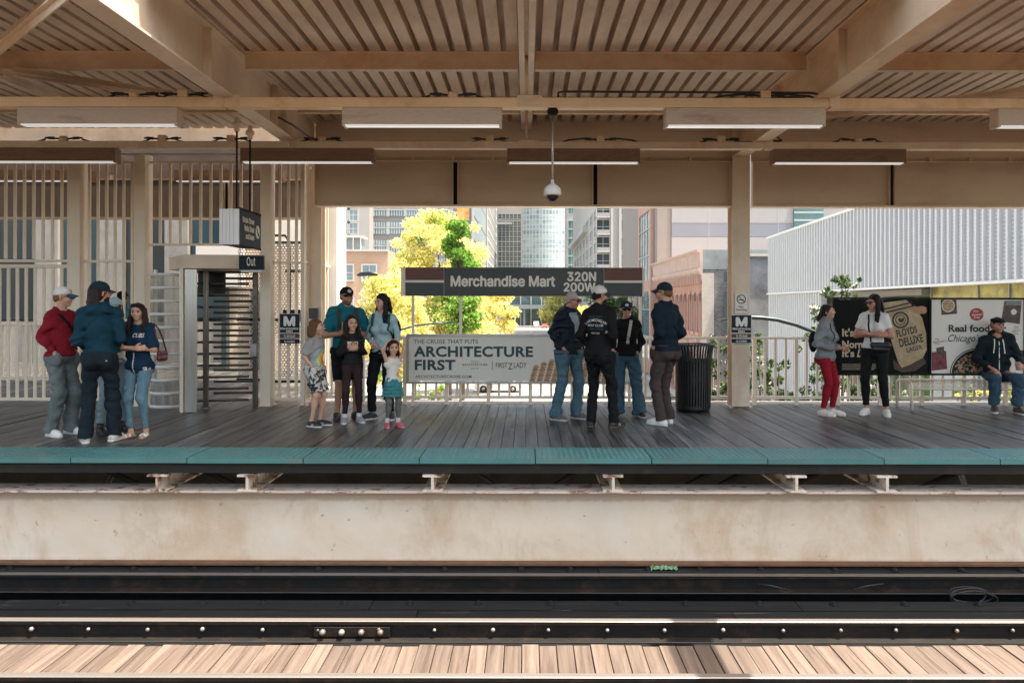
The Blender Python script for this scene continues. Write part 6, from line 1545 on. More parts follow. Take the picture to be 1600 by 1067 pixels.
            if shoes.get('sock'):
                S3 = Shape(.007); S3.rc(an+V(0,0,-.03), an+(kn-an)*shoes['sock'][1], .042, .045, .02, 'u', True); emit(S3, 'sock', shoes['sock'][0])
    # ---- hair
    def hell(S_, x,f,z,rx,rf,rz_,k=.03,op='u'): S_.ell(Hd(x,f,z), (rx*Hh,rf*Hh,rz_*Hh), Rh.T, k, op)
    def hplane(S_, n, p): S_.clip(Rh @ V(n[0],-n[1],n[2]), Hd(*p))
    P.hell, P.hplane = hell, hplane
    if hair:
        st, col = hair[0], hair[1]
        S_ = Shape(.006, [(.003,(60,60,9)),(.003,(24,24,4))], seed+3); ck = .955 if cap else 1.0
        if st == 'short':
            hell(S_, 0,-.06,.15*ck,.36*ck,.45*ck,.40*ck); hell(S_, 0,-.12,-.06,.342,.37,.30); hplane(S_, (0,.52,-.85), (0,.36,.20)); 
            for sd in (1,-1): hell(S_, sd*.36,.03,-.03,.09,.12,.17,.02,'s')
        elif st == 'buzz':
            hell(S_, 0,-.06,.14*ck,.345*ck,.435*ck,.378*ck); hell(S_, 0,-.12,-.06,.334,.365,.27); hplane(S_, (0,.55,-.83), (0,.36,.19))
            for sd in (1,-1): hell(S_, sd*.36,.03,-.05,.09,.11,.17,.02,'s')
        elif st in ('long', 'bob', 'back'):
            L_ = hair[2]; hell(S_, 0,-.06,.145*ck,.362*ck,.452*ck,.395*ck); hell(S_, 0,-.17,-.15,.345,.34,.38)
            if not cap: S_.rc(Hd(.03,.42,.45), Hd(.03,-.25,.60), .02*Hh, .02*Hh, .03, 's')
            hplane(S_, (0,.87,-.49), (0,.20,.06)) if st != 'back' else hplane(S_, (0,.80,-.60), (0,.22,.12))
            S2 = S_
            dn = np.linalg.inv(Rh) @ V(0,0,-1)
            if st == 'bob':
                for i in range(7):
                    a = -1.9+3.8*i/6 ; x = .36*math.sin(a); f = -.10-.34*math.cos(a)
                    S_.rc(Hd(x,f,.05), Hd(x*1.25,f*1.15,-L_-.06*(i % 2)), .11*Hh, .07*Hh, .03)
            elif st == 'back':
                S_.rc(Hd(0,-.42,.0), Hd(0,-.62,-.35), .16*Hh, .15*Hh, .03); S_.rc(Hd(0,-.62,-.35), Hd(.05,-.62,-L_), .15*Hh, .06*Hh, .03)
                for sd in (1,-1): S_.rc(Hd(sd*.25,-.25,-.05), Hd(sd*.2,-.5,-.55), .12*Hh, .08*Hh, .03)
            else:
                for i in range(9):
                    t = -1+i*.25; x = .34*t; f = -.12-.30*math.sqrt(1-(t*.9)**2); j_ = .10*((i*7) % 3)
                    S_.rc(Hd(x,f,.15), Hd(x*1.12,f-.04,-.45), .075*Hh, .085*Hh, .02); S_.rc(Hd(x*1.12,f-.04,-.45), Hd(x*1.22,f-.10,-L_-j_), .085*Hh, .03*Hh, .02)
                for sd, l2 in ((1, hair[3]), (-1, hair[4])):
                    if l2:
                        for q in range(4):
                            g_ = q/3; a0 = Hd(sd*(.335+.02*g_), .10-.22*g_, .12); a1 = Hd(sd*(.375+.05*g_), .14-.16*g_, -.42); a2 = Hd(sd*(.40+.10*g_), .30-.14*g_, -.78); a3 = Hd(sd*(.34+.16*g_), .36-.12*g_, -l2+.13*((q*5) % 3))
                            S_.rc(a0, a1, .045*Hh, .065*Hh, .02); S_.rc(a1, a2, .065*Hh, .07*Hh, .02); S_.rc(a2, a3, .07*Hh, .022*Hh, .02)
        # the plane clip must only trim the skull cap, so locks get their own shape
        if st in ('long','bob','back'):
            locks = [o for o in S_.ops if o[0] == 'rc']; S_.ops = [o for o in S_.ops if o[0] != 'rc']
            SL = Shape(.008, [(.005,(50,50,5)),(.006,(20,20,3))], seed+5); SL.ops = locks; hm = emit(S_, 'hair', HR[col]); emit(SL, 'hair_locks', HR[col], hm)
        else: hm = emit(S_, 'hair', HR[col])
    if beard:
        S_ = Shape(.0055, [(.003,(60,60,40))], seed); hell(S_, 0,.10,-.17,jw+.025,.315,.325); hell(S_, 0,.25,-.41,.15,.13,.11); hplane(S_, (0,-.7,.71), (0,.24,-.17)); hell(S_, 0,.41,-.17,.115,.14,.085,.01,'s'); emit(S_, 'beard', HR[beard])
    if glasses:
        g = empty('sunglasses'); g.parent = root
        for sd in (1,-1):
            S_ = Shape(.0045); hell(S_, sd*.155,.405,-.005,.135,.045,.088,.01); emit(S_, 'lens', LENS, g)
            mb = MB(); mb.tube([Hd(sd*.275,.37,.03), Hd(sd*.34,.22,.03), Hd(sd*.372,-.06,.015)], .018*Hh, 6); mbuild(mb, 'temple_arm', LENS, g)
        mb = MB(); mb.tube([Hd(-.05,.44,.02), Hd(0,.455,.03), Hd(.05,.44,.02)], .016*Hh, 6); mbuild(mb, 'bridge', LENS, g)
    if cap:
        S_ = Shape(.006, [(.0012,(30,30,30))], seed); cz = cap.get('z', .10); hell(S_, 0,-.05,.165,.385,.475,.40); hell(S_, 0,.02,.2,.35,.38,.30); hplane(S_, (0,.10,-1), (0,.30,cz+.05)); c = emit(S_, 'cap', cap['m'])
        if cap.get('brim', True):
            mb = MB(); n_, m_ = 16, 6; bl_ = cap.get('blen', .36)
            for lay in (0, 1):
                for i in range(n_+1):
                    u = -1+2*i/n_
                    for j in range(m_+1):
                        v_ = j/m_; x = .315*u*(1-.12*v_*abs(u)); f0 = .40*math.sqrt(max(0,1-(u*.88)**2))-.02; f = f0 + v_*bl_*(1-.35*u*u) ; z = cz+.075-.10*u*u-.10*v_-(.022 if lay else 0)
                        mb.v.append(Hd(x, f, z))
            K_ = (n_+1)*(m_+1); q = lambda i, j, l: l*K_+i*(m_+1)+j
            for i in range(n_):
                for j in range(m_): mb.f.append((q(i,j,0),q(i+1,j,0),q(i+1,j+1,0),q(i,j+1,0))); mb.f.append((q(i,j,1),q(i,j+1,1),q(i+1,j+1,1),q(i+1,j,1)))
                mb.f.append((q(i,m_,0),q(i+1,m_,0),q(i+1,m_,1),q(i,m_,1)))
            for j in range(m_): mb.f.append((q(0,j,0),q(0,j+1,0),q(0,j+1,1),q(0,j,1))); mb.f.append((q(n_,j,0),q(n_,j,1),q(n_,j+1,1),q(n_,j+1,0)))
            mb.m = [0]*len(mb.f); mb.sm = [True]*len(mb.f); mbuild(mb, 'brim', cap.get('bm', cap['m']), c)
        mb = MB(); c_ = Hd(0,-.05,.56); mb.lathe([(0,.006),(.008,.004),(.010,-.004)], tuple(c_), 8); mbuild(mb, 'button', cap['m'], c)
        if cap.get('badge'):
            pts = []
            for i in range(14):
                a = 2*math.pi*i/14; p = S_.cast(Hd(.12*math.cos(a), 1.0, .30+.10*math.sin(a)), Rh @ V(0,1,0)); 
                if p is not None: pts.append(p - (Rh @ V(0,1,0))*.004)
            if len(pts) == 14: mb = MB(); mb.add(pts, [tuple(range(14))]); mbuild(mb, 'badge', cap['badge'], c)
    return P

def ribbon(P, S_, pts, dr, w_, m, name, parent=None, off=.004):
    """a flat strap laid on the garment surface: points cast along dr"""
    L_ = []
    for p in pts:
        q = S_.cast(np.array(p)-np.array(dr)*.4, dr)
        if q is not None: L_.append(q - np.array(dr)*off)
    return strap3(P, L_, w_, m, name, parent, dr)
def strap3(P, L_, w_, m, name, parent, dr, th=.005):
    if len(L_) < 2: return None
    mb = MB(); dr = np.array(dr, float); n = len(L_)
    for i, p in enumerate(L_):
        t = L_[min(i+1,n-1)]-L_[max(i-1,0)]; s_ = np.cross(t, dr); s_ /= np.linalg.norm(s_)+1e-9
        for a, b in ((-1,0),(1,0),(1,1),(-1,1)): mb.v.append(p + s_*w_*.5*a - dr*th*b)
    for i in range(n-1):
        for a in range(4): mb.f.append((i*4+a, i*4+(a+1) % 4, (i+1)*4+(a+1) % 4, (i+1)*4+a))
    mb.f += [(0,1,2,3),((n-1)*4+3,(n-1)*4+2,(n-1)*4+1,(n-1)*4)]; mb.m = [0]*len(mb.f); mb.sm = [False]*len(mb.f)
    return P.mb(mb, name, m, parent)
def lin(a, b, n): return [np.array(a)+(np.array(b)-np.array(a))*i/(n-1) for i in range(n)]
def decal(P, S_, fn, nu, nv, m, name, parent, dr=(0,1,0), off=.003, keep=None):
    """grid patch projected on the garment; fn(u, v) -> start point"""
    mb = MB(); ok = {}
    for i in range(nu+1):
        for j in range(nv+1):
            q = S_.cast(fn(i/nu, j/nv), dr, 1.2)
            if q is not None: ok[(i,j)] = len(mb.v); mb.v.append(tuple(q-np.array(dr)*off))
    for i in range(nu):
        for j in range(nv):
            k = [(i,j),(i+1,j),(i+1,j+1),(i,j+1)]
            if all(q in ok for q in k) and (keep is None or keep((i+.5)/nu, (j+.5)/nv)): mb.f.append(tuple(ok[q] for q in k))
    mb.m = [0]*len(mb.f); mb.sm = [True]*len(mb.f); return P.mb(mb, name, m, parent)
def bag_root(P, name, label, cat):
    r = empty(name, P.root.location, P.root.rotation_euler.z, label, cat); return r
def into(P, parent):
    """use P's builders but parent to another root standing at the same place"""
    return parent
def garment_text(P, S_, s, xc, zc, wd, ht, m, parent, dr, arc=0.0, bold=.01, back=True):
    o = lettering(s, -wd/2, wd/2, -ht/2, ht/2, 0, m, None, bold); me = o.data; n = len(me.vertices); co = np.empty(n*3, np.float32); me.vertices.foreach_get('co', co); co = co.reshape(-1,3); sg = -1 if back else 1
    out = np.zeros_like(co)
    for i, (u, _, v) in enumerate(co):
        z = v; x = u
        if arc: a = u/arc; x = (arc+v)*math.sin(a); z = (arc+v)*math.cos(a)-arc
        p0 = P.U(xc + sg*x, 0, zc+z) - np.array(dr)*.5; q = S_.cast(p0, dr, 1.0)
        out[i] = (q if q is not None else p0+np.array(dr)*.4) - np.array(dr)*.006
    me.vertices.foreach_set('co', (out*P.s).astype(np.float32).ravel()); me.update(); o.parent = parent; o.name = 'lettering'; return o
# ------------------------------------------------------------------ the seventeen people
BLK = cloth('black_cloth', (0.011,0.0115,0.0125), var=.25); BLK2 = cloth('charcoal_cloth', (0.022,0.021,0.021), var=.2)
WSH = mat('white_leather', (0.74,0.72,0.69), .5, var=.04); WSOLE = mat('white_sole', (0.70,0.68,0.64), .6, var=.05); BSOLE = mat('dark_sole', (0.03,0.03,0.03), .7); BSHOE = mat('black_shoe', (0.015,0.015,0.016), .5, var=.2)
GSHOE = mat('grey_shoe', (0.30,0.29,0.28), .7, var=.1, scale=30); CAPNAVY = cloth('navy_cap', (0.014,0.028,0.042), var=.1); CAPWHITE = cloth('white_cap', (0.66,0.62,0.58), var=.06); CAPBLK = cloth('black_cap', (0.010,0.010,0.011))
FR = (0,1,0)    # cast direction from the front
BK = (0,-1,0)

# 1 red sweatshirt
P = person('person in a red sweatshirt and white cap with hands in pockets, facing the blue hoodie', 96, 681, 1.79, 44, 74, bw=.86, skin='pale', armL='pocket', armR='pocket', feet=((.10,.03,6),(.11,-.03,14)),
    top=dict(m=cloth('red_sweatshirt', (0.20,0.012,0.022), var=.12), o=.030, so=.030, sleeve=1.9, hem=.95, name='sweatshirt', band=1, wr=[(0.0080,(6,6,9)),(0.0115,(4.5,4.5,9.5),.6),(.006,(13,13,18))]), bottom=dict(m=denim('greygreen_jeans', (0.115,0.14,0.14), (0.20,0.225,0.22)), o=.016, rk=.080, rh=.082, name='jeans', wr=[(0.0064,(6,6,11)),(0.0092,(4.5,4.5,9.5),.6),(.004,(14,14,26))]),
    shoes=dict(m=WSH, sole=WSOLE, laces=WSH), hair=('buzz','ginger'), cap=dict(m=CAPWHITE, bm=cloth('blue_brim', (0.02,0.10,0.16)), badge=BLK), glasses=True, seed=1)
r = bag_root(P, 'sling_bag', 'thin black crossbody strap over the red sweatshirt', 'bag')
ribbon(P, P.topS, lin(P.U(-.11,0,1.44), P.U(.15,0,1.08), 16), FR, .034, BLK, 'strap', r, .006)
ribbon(P, P.topS, lin(P.U(-.11,0,1.44), P.U(.15,0,1.05), 16), BK, .034, BLK, 'back_strap', r, .006)
# 2 blue hoodie
def hood(S_, P): S_.ell(P.U(0,-.085,1.455), (.135,.085,.085), rotx(R(-25)), .03); S_.ell(P.U(0,-.03,1.50), (.105,.10,.05), None, .03)
P = person('broad person in a blue hoodie and navy cap standing with back turned', 156, 692, 1.84, 172, 112, skin='red', bw=.95, fat=1.12, armL='hoodpocket', armR='hoodpocket', feet=((.135,-.01,12),(.135,0.03,22)),
    top=dict(m=cloth('blue_hoodie', (0.010,0.041,0.062), var=.12), o=.022, so=.028, sleeve=1.95, hem=.975, name='hoodie', extra=[hood], band=1, wr=[(0.0080,(5,5,10)),(0.0115,(4.5,4.5,9.5),.6),(.006,(13,13,17))]), bottom=dict(m=denim('dark_jeans', (0.009,0.016,0.022), (0.016,0.027,0.036)), o=.016, rk=.080, rh=.078, name='jeans', waist=1.0, wr=[(0.0072,(6,6,11)),(0.0103,(4.5,4.5,9.5),.6),(.005,(14,14,26))]),
    shoes=dict(m=mat('patterned_canvas', (0.60,0.56,0.50), .7, var=.1, stain=(0.12,0.12,0.14), stain_amt=.8, stain_scale=26, world=False, stain_lo=.55, stain_hi=.6), sole=WSOLE), hair=('long','dark',.62,0,0), beard='dark', glasses=False, cap=dict(m=CAPNAVY, badge=mat('silver_badge', (0.5,0.5,0.52), .4)), seed=2)
mb = MB(); mb.tube([P.Hd(-.28,.40,.03), P.Hd(-.33,.2,.03), P.Hd(-.372,-.05,.02)], .003, 6); mb.tube([P.Hd(.28,.40,.03), P.Hd(.33,.2,.03), P.Hd(.372,-.05,.02)], .003, 6)
for sd in (1,-1): mb.tube([P.Hd(sd*(.15+.11*math.cos(a*math.pi/8)), .43, .0+.09*math.sin(a*math.pi/8)) for a in range(17)], .0025, 5)
P.mb(mb, 'glasses', mat('gold_wire', (0.5,0.35,0.15), .3, .9))
mb = MB(); mb.tube([P.U(-.10,-.20,.90),P.U(-.085,-.205,.905)], .006, 6); P.mb(mb, 'label_tab', WSH)
# 3 hidden woman
person('person in a pale cap, white top and light jeans mostly hidden by the blue hoodie', 176, 677, 1.66, 25, -10, female=True, skin='pale', armL='hang', armR='hang', feet=((.14,0,12),(.15,.0,12)),
    top=dict(m=cloth('white_top', (0.70,0.67,0.63)), o=.02, sleeve=1.9, hem=.92), bottom=dict(m=denim('light_jeans', (0.20,0.26,0.29), (0.34,0.40,0.43)), o=.014, rk=.075, rh=.07, name='jeans', len=1.86), shoes=dict(m=BSHOE, sole=BSOLE, high=.08), hair=('long','brown',1.0,0,0), glasses=True, cap=dict(m=cloth('pale_teal_cap', (0.30,0.40,0.41))), seed=3)
# 4 navy jersey
CR_L = ((.235,.045,1.15),(-.055,.215,1.185)); CR_R = ((.235,.04,1.15),(-.065,.185,1.165))
P = person('person with long dark hair and crossed arms in a navy baseball jersey and skinny jeans', 217, 683, 1.60, -32, -18, female=True, bw=1.02, fat=1.08, skin='pale', armL=CR_L, armR=CR_R, handL=dict(d=(-1,.1,.1), n=(0,-1,0), curl=.35, t=(0,0,1)), handR=dict(d=(-1,.15,.12), n=(0,-1,0), curl=.35, t=(0,0,1)), feet=((.09,-.02,14),(.07,.06,10)),
    top=dict(m=cloth('navy_jersey', (0.010,0.032,0.062), var=.15), o=.022, so=.034, sleeve=.95, cuff=.012, hem=.82, name='jersey', wr=[(0.0072,(6,6,8)),(0.0103,(4.5,4.5,9.5),.6),(.005,(13,13,16))], neck=.075), bottom=dict(m=denim('blue_skinny_jeans', (0.11,0.20,0.25), (0.26,0.36,0.40)), o=.008, rk=.064, rh=.044, name='jeans', len=1.93),
    shoes=dict(sandal=1, m=WSH, sole=mat('tan_sole', (0.42,0.26,0.18), .7)), hair=('long','dark',1.55,1.25,1.2), seed=4)
mb = MB(); mb.tube([P.Hd(.36,.04,.30), P.Hd(.25,.28,.42), P.Hd(0,.36,.45), P.Hd(-.25,.28,.42), P.Hd(-.36,.04,.30)], .012, 6); P.mb(mb, 'headband_glasses', IRIS)
garment_text(P, P.topS, 'CUBS', .065, 1.335, .13, .055, mat('jersey_letter', (0.65,0.62,0.6), .6), P.top, FR, 0, .02, False)
decal(P, P.topS, lambda u, v: P.U(-.008+.016*u, .5, .84+.27*v), 2, 10, mat('jersey_piping', (0.5,0.5,0.52), .7), 'placket', P.top)
decal(P, P.topS, lambda u, v: P.U(.115+.035*u, .5, .87+.05*v), 2, 3, WSH, 'tag', P.top)
S_ = Shape(.006); a = P.arm[1][0]; 
for q in (.35,.5,.65): c = a+(P.arm[1][1]-a)*q; S_.ell(c, (.036,.036,.02), None, .01)
r = bag_root(P, 'shoulder_bag', 'small dark red shoulder bag under the arm of the navy jersey', 'bag')
S_ = Shape(.007, [(.002,(12,12,12))]); c = P.U(.285,-.06,1.06); S_.rc(c+V(0,-.07,.035), c+V(0,.085,.03), .032, .032, .03); S_.rc(c+V(0,-.06,-.03), c+V(0,.07,-.035), .038, .038, .03); P.emit(S_, 'bag_body', mat('burgundy_leather', (0.10,0.010,0.018), .35, var=.15), r)
strap3(P, [P.U(.175,.0,1.49), P.U(.225,.02,1.42), P.U(.262,.03,1.28), P.U(.30,.03,1.11)], .02, mat('burgundy_leather', (0.10,0.01,0.018)), 'strap', r, FR)
strap3(P, [P.U(.175,-.03,1.49), P.U(.225,-.08,1.42), P.U(.262,-.12,1.28), P.U(.30,-.14,1.11)], .02, mat('burgundy_leather', (0.10,0.01,0.018)), 'strap', r, FR)
# 5 beyond the bars
P = person('person in a dark cap and teal shirt standing beyond the bars behind the jersey wearer', 190, 0, 1.80, 25, 10, skin='tan', Y=13.6, armL='front', armR='front', feet=((.1,0,8),(.1,0,8)),
    top=dict(m=cloth('teal_shirt', (0.03,0.13,0.17)), o=.02, sleeve=.95, hem=.93), bottom=dict(m=BLK, o=.014, rk=.08, rh=.075), shoes=dict(m=BSHOE, sole=BSOLE), hair=('short','dark'), glasses=True, cap=dict(m=CAPBLK), seed=5)
decal(P, P.topS, lambda u, v: P.U(-.13+.26*u, .5, 1.19+.08*v), 8, 3, cloth('red_stripe_cloth', (0.30,0.02,0.03)), 'chest_stripe', P.top)
# 6 boy
def tiedye():
    m, n, b = new_mat('tie_dye'); tc = nd(n, 'ShaderNodeTexCoord'); mp = nd(n, 'ShaderNodeMapping'); mp.inputs['Location'].default_value = (-.06,0,-.90); n.links.new(tc.outputs['Object'], mp.inputs[0]); sp_ = nd(n, 'ShaderNodeSeparateXYZ'); n.links.new(mp.outputs[0], sp_.inputs[0])
    x, z = sp_.outputs[0], sp_.outputs[2]; rad = math_(n, 'SQRT', math_(n, 'ADD', math_(n, 'MULTIPLY', x, x), math_(n, 'MULTIPLY', z, z))); ang = math_(n, 'ARCTAN2', z, x); nz = noise(n, mp.outputs[0], 14, 4, .6)
    t = math_(n, 'ADD', math_(n, 'MULTIPLY', rad, 4.2), math_(n, 'ADD', math_(n, 'MULTIPLY', math_(n, 'SINE', ang), .10), math_(n, 'MULTIPLY', nz, .28)))
    c = ramp(n, t, [(.14,(0.20,0.12,0.20)),(.26,(0.62,0.12,0.02)),(.42,(0.75,0.34,0.03)),(.58,(0.72,0.60,0.18)),(.72,(0.25,0.42,0.45)),(.92,(0.30,0.29,0.28))]); n.links.new(c, b.inputs['Base Color']); b.inputs['Roughness'].default_value = .85; return m
camo = mat('camo_cloth', (0.58,0.55,0.50), .85, world=False, stain=(0.015,0.02,0.022), stain_amt=1, stain_scale=11, stain_lo=.50, stain_hi=.51, var=.2)
camo_b = mat('dark_trim_cloth', (0.02,0.05,0.07), .85)
BOYP = 'pocket'
P = person('boy with wavy brown hair in a tie-dye shirt and patterned shorts', 493, 666, 1.40, 52, 66, hpitch=-6, hs=1.22, shz=1.36, bw=.86, fat=.9, skin='kid', armL=BOYP, armR=BOYP, feet=((.10,.02,10),(.10,.0,2)),
    top=dict(m=tiedye(), o=.024, so=.026, sleeve=.85, cuff=.012, hem=.93, boxy=0, name='shirt', wr=[(0.0064,(6,6,8)),(0.0092,(4.5,4.5,9.5),.6),(.005,(13,13,18))]), bottom=dict(m=camo, o=.032, len=.88, rk=.105, name='shorts'), shoes=dict(m=BSHOE, sole=WSOLE, q=1.05, stripes=WSH, laces=BLK2), hair=('bob','brown',.42), seed=6)
# 7 dad
BP = mat('backpack_strap', (0.03,0.028,0.024), .8, var=.2, world=False)
DAD = ((.275,.03,1.125),(.02,.215,1.155))
P = person('person in a teal t-shirt, black cap and black shorts with arms folded', 541, 655, 1.82, 14, 22, skin='tan', bw=1.07, fat=1.08, armL=DAD, armR=DAD, handR=dict(d=(-1,.2,.15), n=(0,-1,0), curl=.4, t=(0,0,1)), handL=dict(d=(-1,.1,0), n=(0,-1,0), curl=.4, t=(0,0,1)), feet=((.13,0,14),(.12,0,14)),
    top=dict(m=cloth('teal_tee', (0.012,0.12,0.155), var=.12), o=.018, so=.022, sleeve=.80, cuff=.010, hem=.90, wr=[(0.0064,(6,6,9)),(0.0092,(4.5,4.5,9.5),.6),(.005,(13,13,18))]), bottom=dict(m=BLK, o=.026, len=.97, rk=.092, name='shorts'), shoes=dict(m=BSHOE, sole=BSOLE, laces=BLK2), hair=('short','dark'), beard=None, cap=dict(m=CAPBLK, badge=mat('grey_badge', (0.45,0.45,0.45), .6)), seed=7)
S_ = Shape(.0055, [(.002,(60,60,40))]); P.hell(S_, 0,.105,-.17,.272,.304,.33); P.hell(S_, 0,.25,-.405,.122,.112,.10); P.hplane(S_, (0,-.7,.71), (0,.22,-.18)); P.hell(S_, 0,.41,-.18,.12,.14,.08,.01,'s'); P.emit(S_, 'stubble', hairm('stubble_hair', (0.17,0.09,0.06)))
r = bag_root(P, 'backpack', 'dark backpack with yellow edged straps on the teal t-shirt', 'backpack')
for sd in (1,-1): ribbon(P, P.topS, lin(P.U(sd*.115,0,1.475), P.U(sd*.125,0,1.16), 14), FR, .05, BP, 'strap', r, .008); ribbon(P, P.topS, lin(P.U(sd*.085,0,1.30), P.U(sd*.10,0,1.02), 10), FR, .012, mat('yellow_webbing', (0.50,0.42,0.10), .8), 'strap_webbing', r, .012)
S_ = Shape(.009, [(.004,(9,9,9))]); S_.ell(P.U(0,-.19,1.24), (.16,.085,.24), None, .05); S_.ell(P.U(0,-.25,1.14), (.12,.05,.12), None, .05); P.emit(S_, 'bag_body', BP, r)
# 8 girl in black hoodie
GA = ((.215,-.01,1.13),(.052,.195,1.19))
P = person('girl with long dark hair in a black sweatshirt holding her hands together', 550, 660, 1.45, 6, 12, hs=1.18, shz=1.37, bw=.86, fat=.9, female=True, skin='kid', armL=GA, armR=GA, handL=dict(d=(-.7,.55,.35), n=(-.5,-.6,.3), curl=.9, t=(0,0,1)), handR=dict(d=(-.7,.55,.35), n=(-.5,-.6,.3), curl=.9, t=(0,0,1)), feet=((.12,0,14),(.12,.05,10)),
    top=dict(m=BLK2, o=.030, so=.026, sleeve=1.88, hem=.97, name='sweatshirt', band=1, wr=[(0.0072,(6,6,9)),(0.0103,(4.5,4.5,9.5),.6),(.005,(13,13,18))], extra=[lambda S_, P: S_.ell(P.U(0,-.06,1.41), (.12,.08,.05), None, .03)]), bottom=dict(m=cloth('maroon_leggings', (0.040,0.022,0.024), var=.3, scale=4), o=.006, len=1.84, name='leggings', wr=[(.003,(14,14,30))]), shoes=dict(m=GSHOE, sole=WSOLE, q=1.02, sock=(cloth('white_sock', (0.62,0.61,0.6)), .16), laces=WSH), hair=('long','dark',1.0,.85,.9), seed=8)
prm = mat('shirt_print', (0.62,0.60,0.56), .8, var=.1, world=False, stain=(0.62,0.20,0.03), stain_amt=1, stain_scale=9, stain_lo=.47, stain_hi=.53)
decal(P, P.topS, lambda u, v: P.U(-.085+.17*u, .5, 1.20+.12*v), 12, 8, prm, 'print', P.top)
# 9 mom
P = person('person with very long black hair in a pale blue top and black trousers', 598, 655, 1.74, -24, -52, hpitch=8, female=True, skin='pale', armL=((.225,-.02,1.14),(.20,.10,.93)), armR=((.21,.02,1.13),(.06,.20,1.05)), feet=((.11,-.03,26),(.13,.06,30)),
    top=dict(m=cloth('pale_blue_top', (0.33,0.46,0.49), var=.06), o=.012, so=.010, sleeve=1.75, hem=.92, wr=[(0.0040,(7,7,14)),(0.0057,(4.5,4.5,9.5),.6),(.003,(15,15,28))], neck=.06), bottom=dict(m=BLK, o=.016, rk=.076, rh=.058, len=1.93, wr=[(0.0056,(6,6,12)),(0.0080,(4.5,4.5,9.5),.6),(.004,(14,14,26))]), shoes=dict(m=mat('navy_runner', (0.02,0.03,0.045), .6, var=.2), sole=WSOLE, laces=WSH), hair=('long','black',1.9,1.9,1.7), seed=9)
r = bag_root(P, 'backpack', 'dark green backpack on the pale blue top', 'backpack')
GB = mat('green_backpack', (0.012,0.075,0.05), .7, var=.25, world=False)
for sd in (1,-1): ribbon(P, P.topS, lin(P.U(sd*.115,0,1.47), P.U(sd*.135,0,1.14), 14), FR, .045, GB, 'strap', r, .008)
S_ = Shape(.009, [(.004,(9,9,9))]); S_.ell(P.U(.02,-.19,1.24), (.17,.09,.22), None, .05); P.emit(S_, 'bag_body', BLK2, r)
# 10 small girl
UPA = ((.265,.05,1.56),(.115,.0,1.735))
def wide(S_, P): S_.rc(P.U(0,0,1.15), P.U(0,.01,.93), .115, .135, .05)
P = person('small girl in smiley tank top and teal ruffled skirt, hands on head', 614, 667, 1.13, 16, 10, hs=1.38, shz=1.30, bw=.82, fat=.92, female=True, skin='kid', armL=UPA, armR=UPA, handL=dict(d=(-1,-.2,.25), n=(0,0,-1), curl=.4, t=(0,1,0)), handR=dict(d=(-1,-.2,.25), n=(0,0,-1), curl=.4, t=(0,1,0)), feet=((.10,.03,10),(.12,0.,10)),
    top=dict(m=cloth('cream_tank', (0.66,0.62,0.56), var=.05), o=.018, sleeve=0, hem=.86, name='tank_top', extra=[wide]), bottom=dict(m=mat('grey_leggings', (0.12,0.115,0.105), .9, var=.3, scale=40, world=False), o=.012, len=1.75, name='leggings'), shoes=dict(m=mat('pink_shoe', (0.50,0.10,0.13), .6, var=.15), sole=mat('pink_sole', (0.55,0.25,0.25), .6), q=1.15, sock=(cloth('pale_sock', (0.60,0.57,0.53)), .24)), hair=('long','dark',.62,0,0), seed=10)
SKM = cloth('teal_skirt', (0.05,0.20,0.205), var=.15)
S_ = Shape(.008, [(.009,(34,34,3)),(.004,(30,30,40))])
for i in range(4): z = .905-.066*i; S_.rc(P.U(0,.0,z), P.U(0,.0,z-.08), .155+.010*i, .190+.012*i, .006, 'u', True)
sk = P.emit(S_, 'skirt', SKM)
sm_ = decal(P, P.topS, lambda u, v: P.U(.02+.115*u, .5, 1.00+.125*v), 16, 16, mat('smiley_yellow', (0.72,0.50,0.16), .8), 'smiley_print', P.top, keep=lambda u, v: (u-.5)**2+(v-.5)**2 < .25)
for (u0, v0, a, b_) in ((.36,.62,.055,.09),(.64,.62,.055,.09)): decal(P, P.topS, lambda u, v: P.U(.02+.115*(u0+a*(2*u-1)), .5, 1.00+.125*(v0+b_*(2*v-1))), 3, 3, BLK, 'smiley_eye', P.top, off=.006)
decal(P, P.topS, lambda u, v: P.U(.02+.115*(.25+.5*u), .5, 1.00+.125*(.40-.20*math.sin(math.pi*u)+.07*v)), 8, 1, BLK, 'smiley_mouth', P.top, off=.006)
# 11 old man
P = person('white haired person in a navy puffer jacket, sunglasses and blue jeans, hands in pockets', 889, 655, 1.77, 42, 70, hpitch=6, head_off=(0,.05), skin='red', bw=1.0, fat=1.15, armL='pocket', armR='pocket', feet=((.11,.02,14),(.20,-.06,-14)),
    top=dict(m=cloth('navy_puffer', (0.012,0.018,0.028), .55, .2), o=.034, so=.036, sleeve=1.92, hem=.90, name='puffer_jacket', wr=[(0.0096,(3,3,20)),(0.0138,(4.5,4.5,9.5),.6),(.006,(12,12,14))], blouson=0), bottom=dict(m=denim('washed_jeans', (0.065,0.125,0.165), (0.17,0.25,0.29)), o=.016, rk=.078, rh=.078, name='jeans', wr=[(0.0072,(6,6,11)),(0.0103,(4.5,4.5,9.5),.6),(.005,(14,14,26))]), shoes=dict(m=mat('grey_suede', (0.10,0.105,0.11), .8, var=.15), sole=mat('tan_white_sole', (0.52,0.47,0.42), .6)), hair=('buzz','white'), glasses=True, seed=11)
decal(P, P.topS, lambda u, v: P.U((-.018-.062*v+(.036+.124*v)*u), .5, 1.10+.37*v), 8, 14, cloth('grey_undershirt', (0.27,0.32,0.33)), 'undershirt', P.top, off=.010)
S_ = Shape(.008, [(.004,(12,12,12))]); 
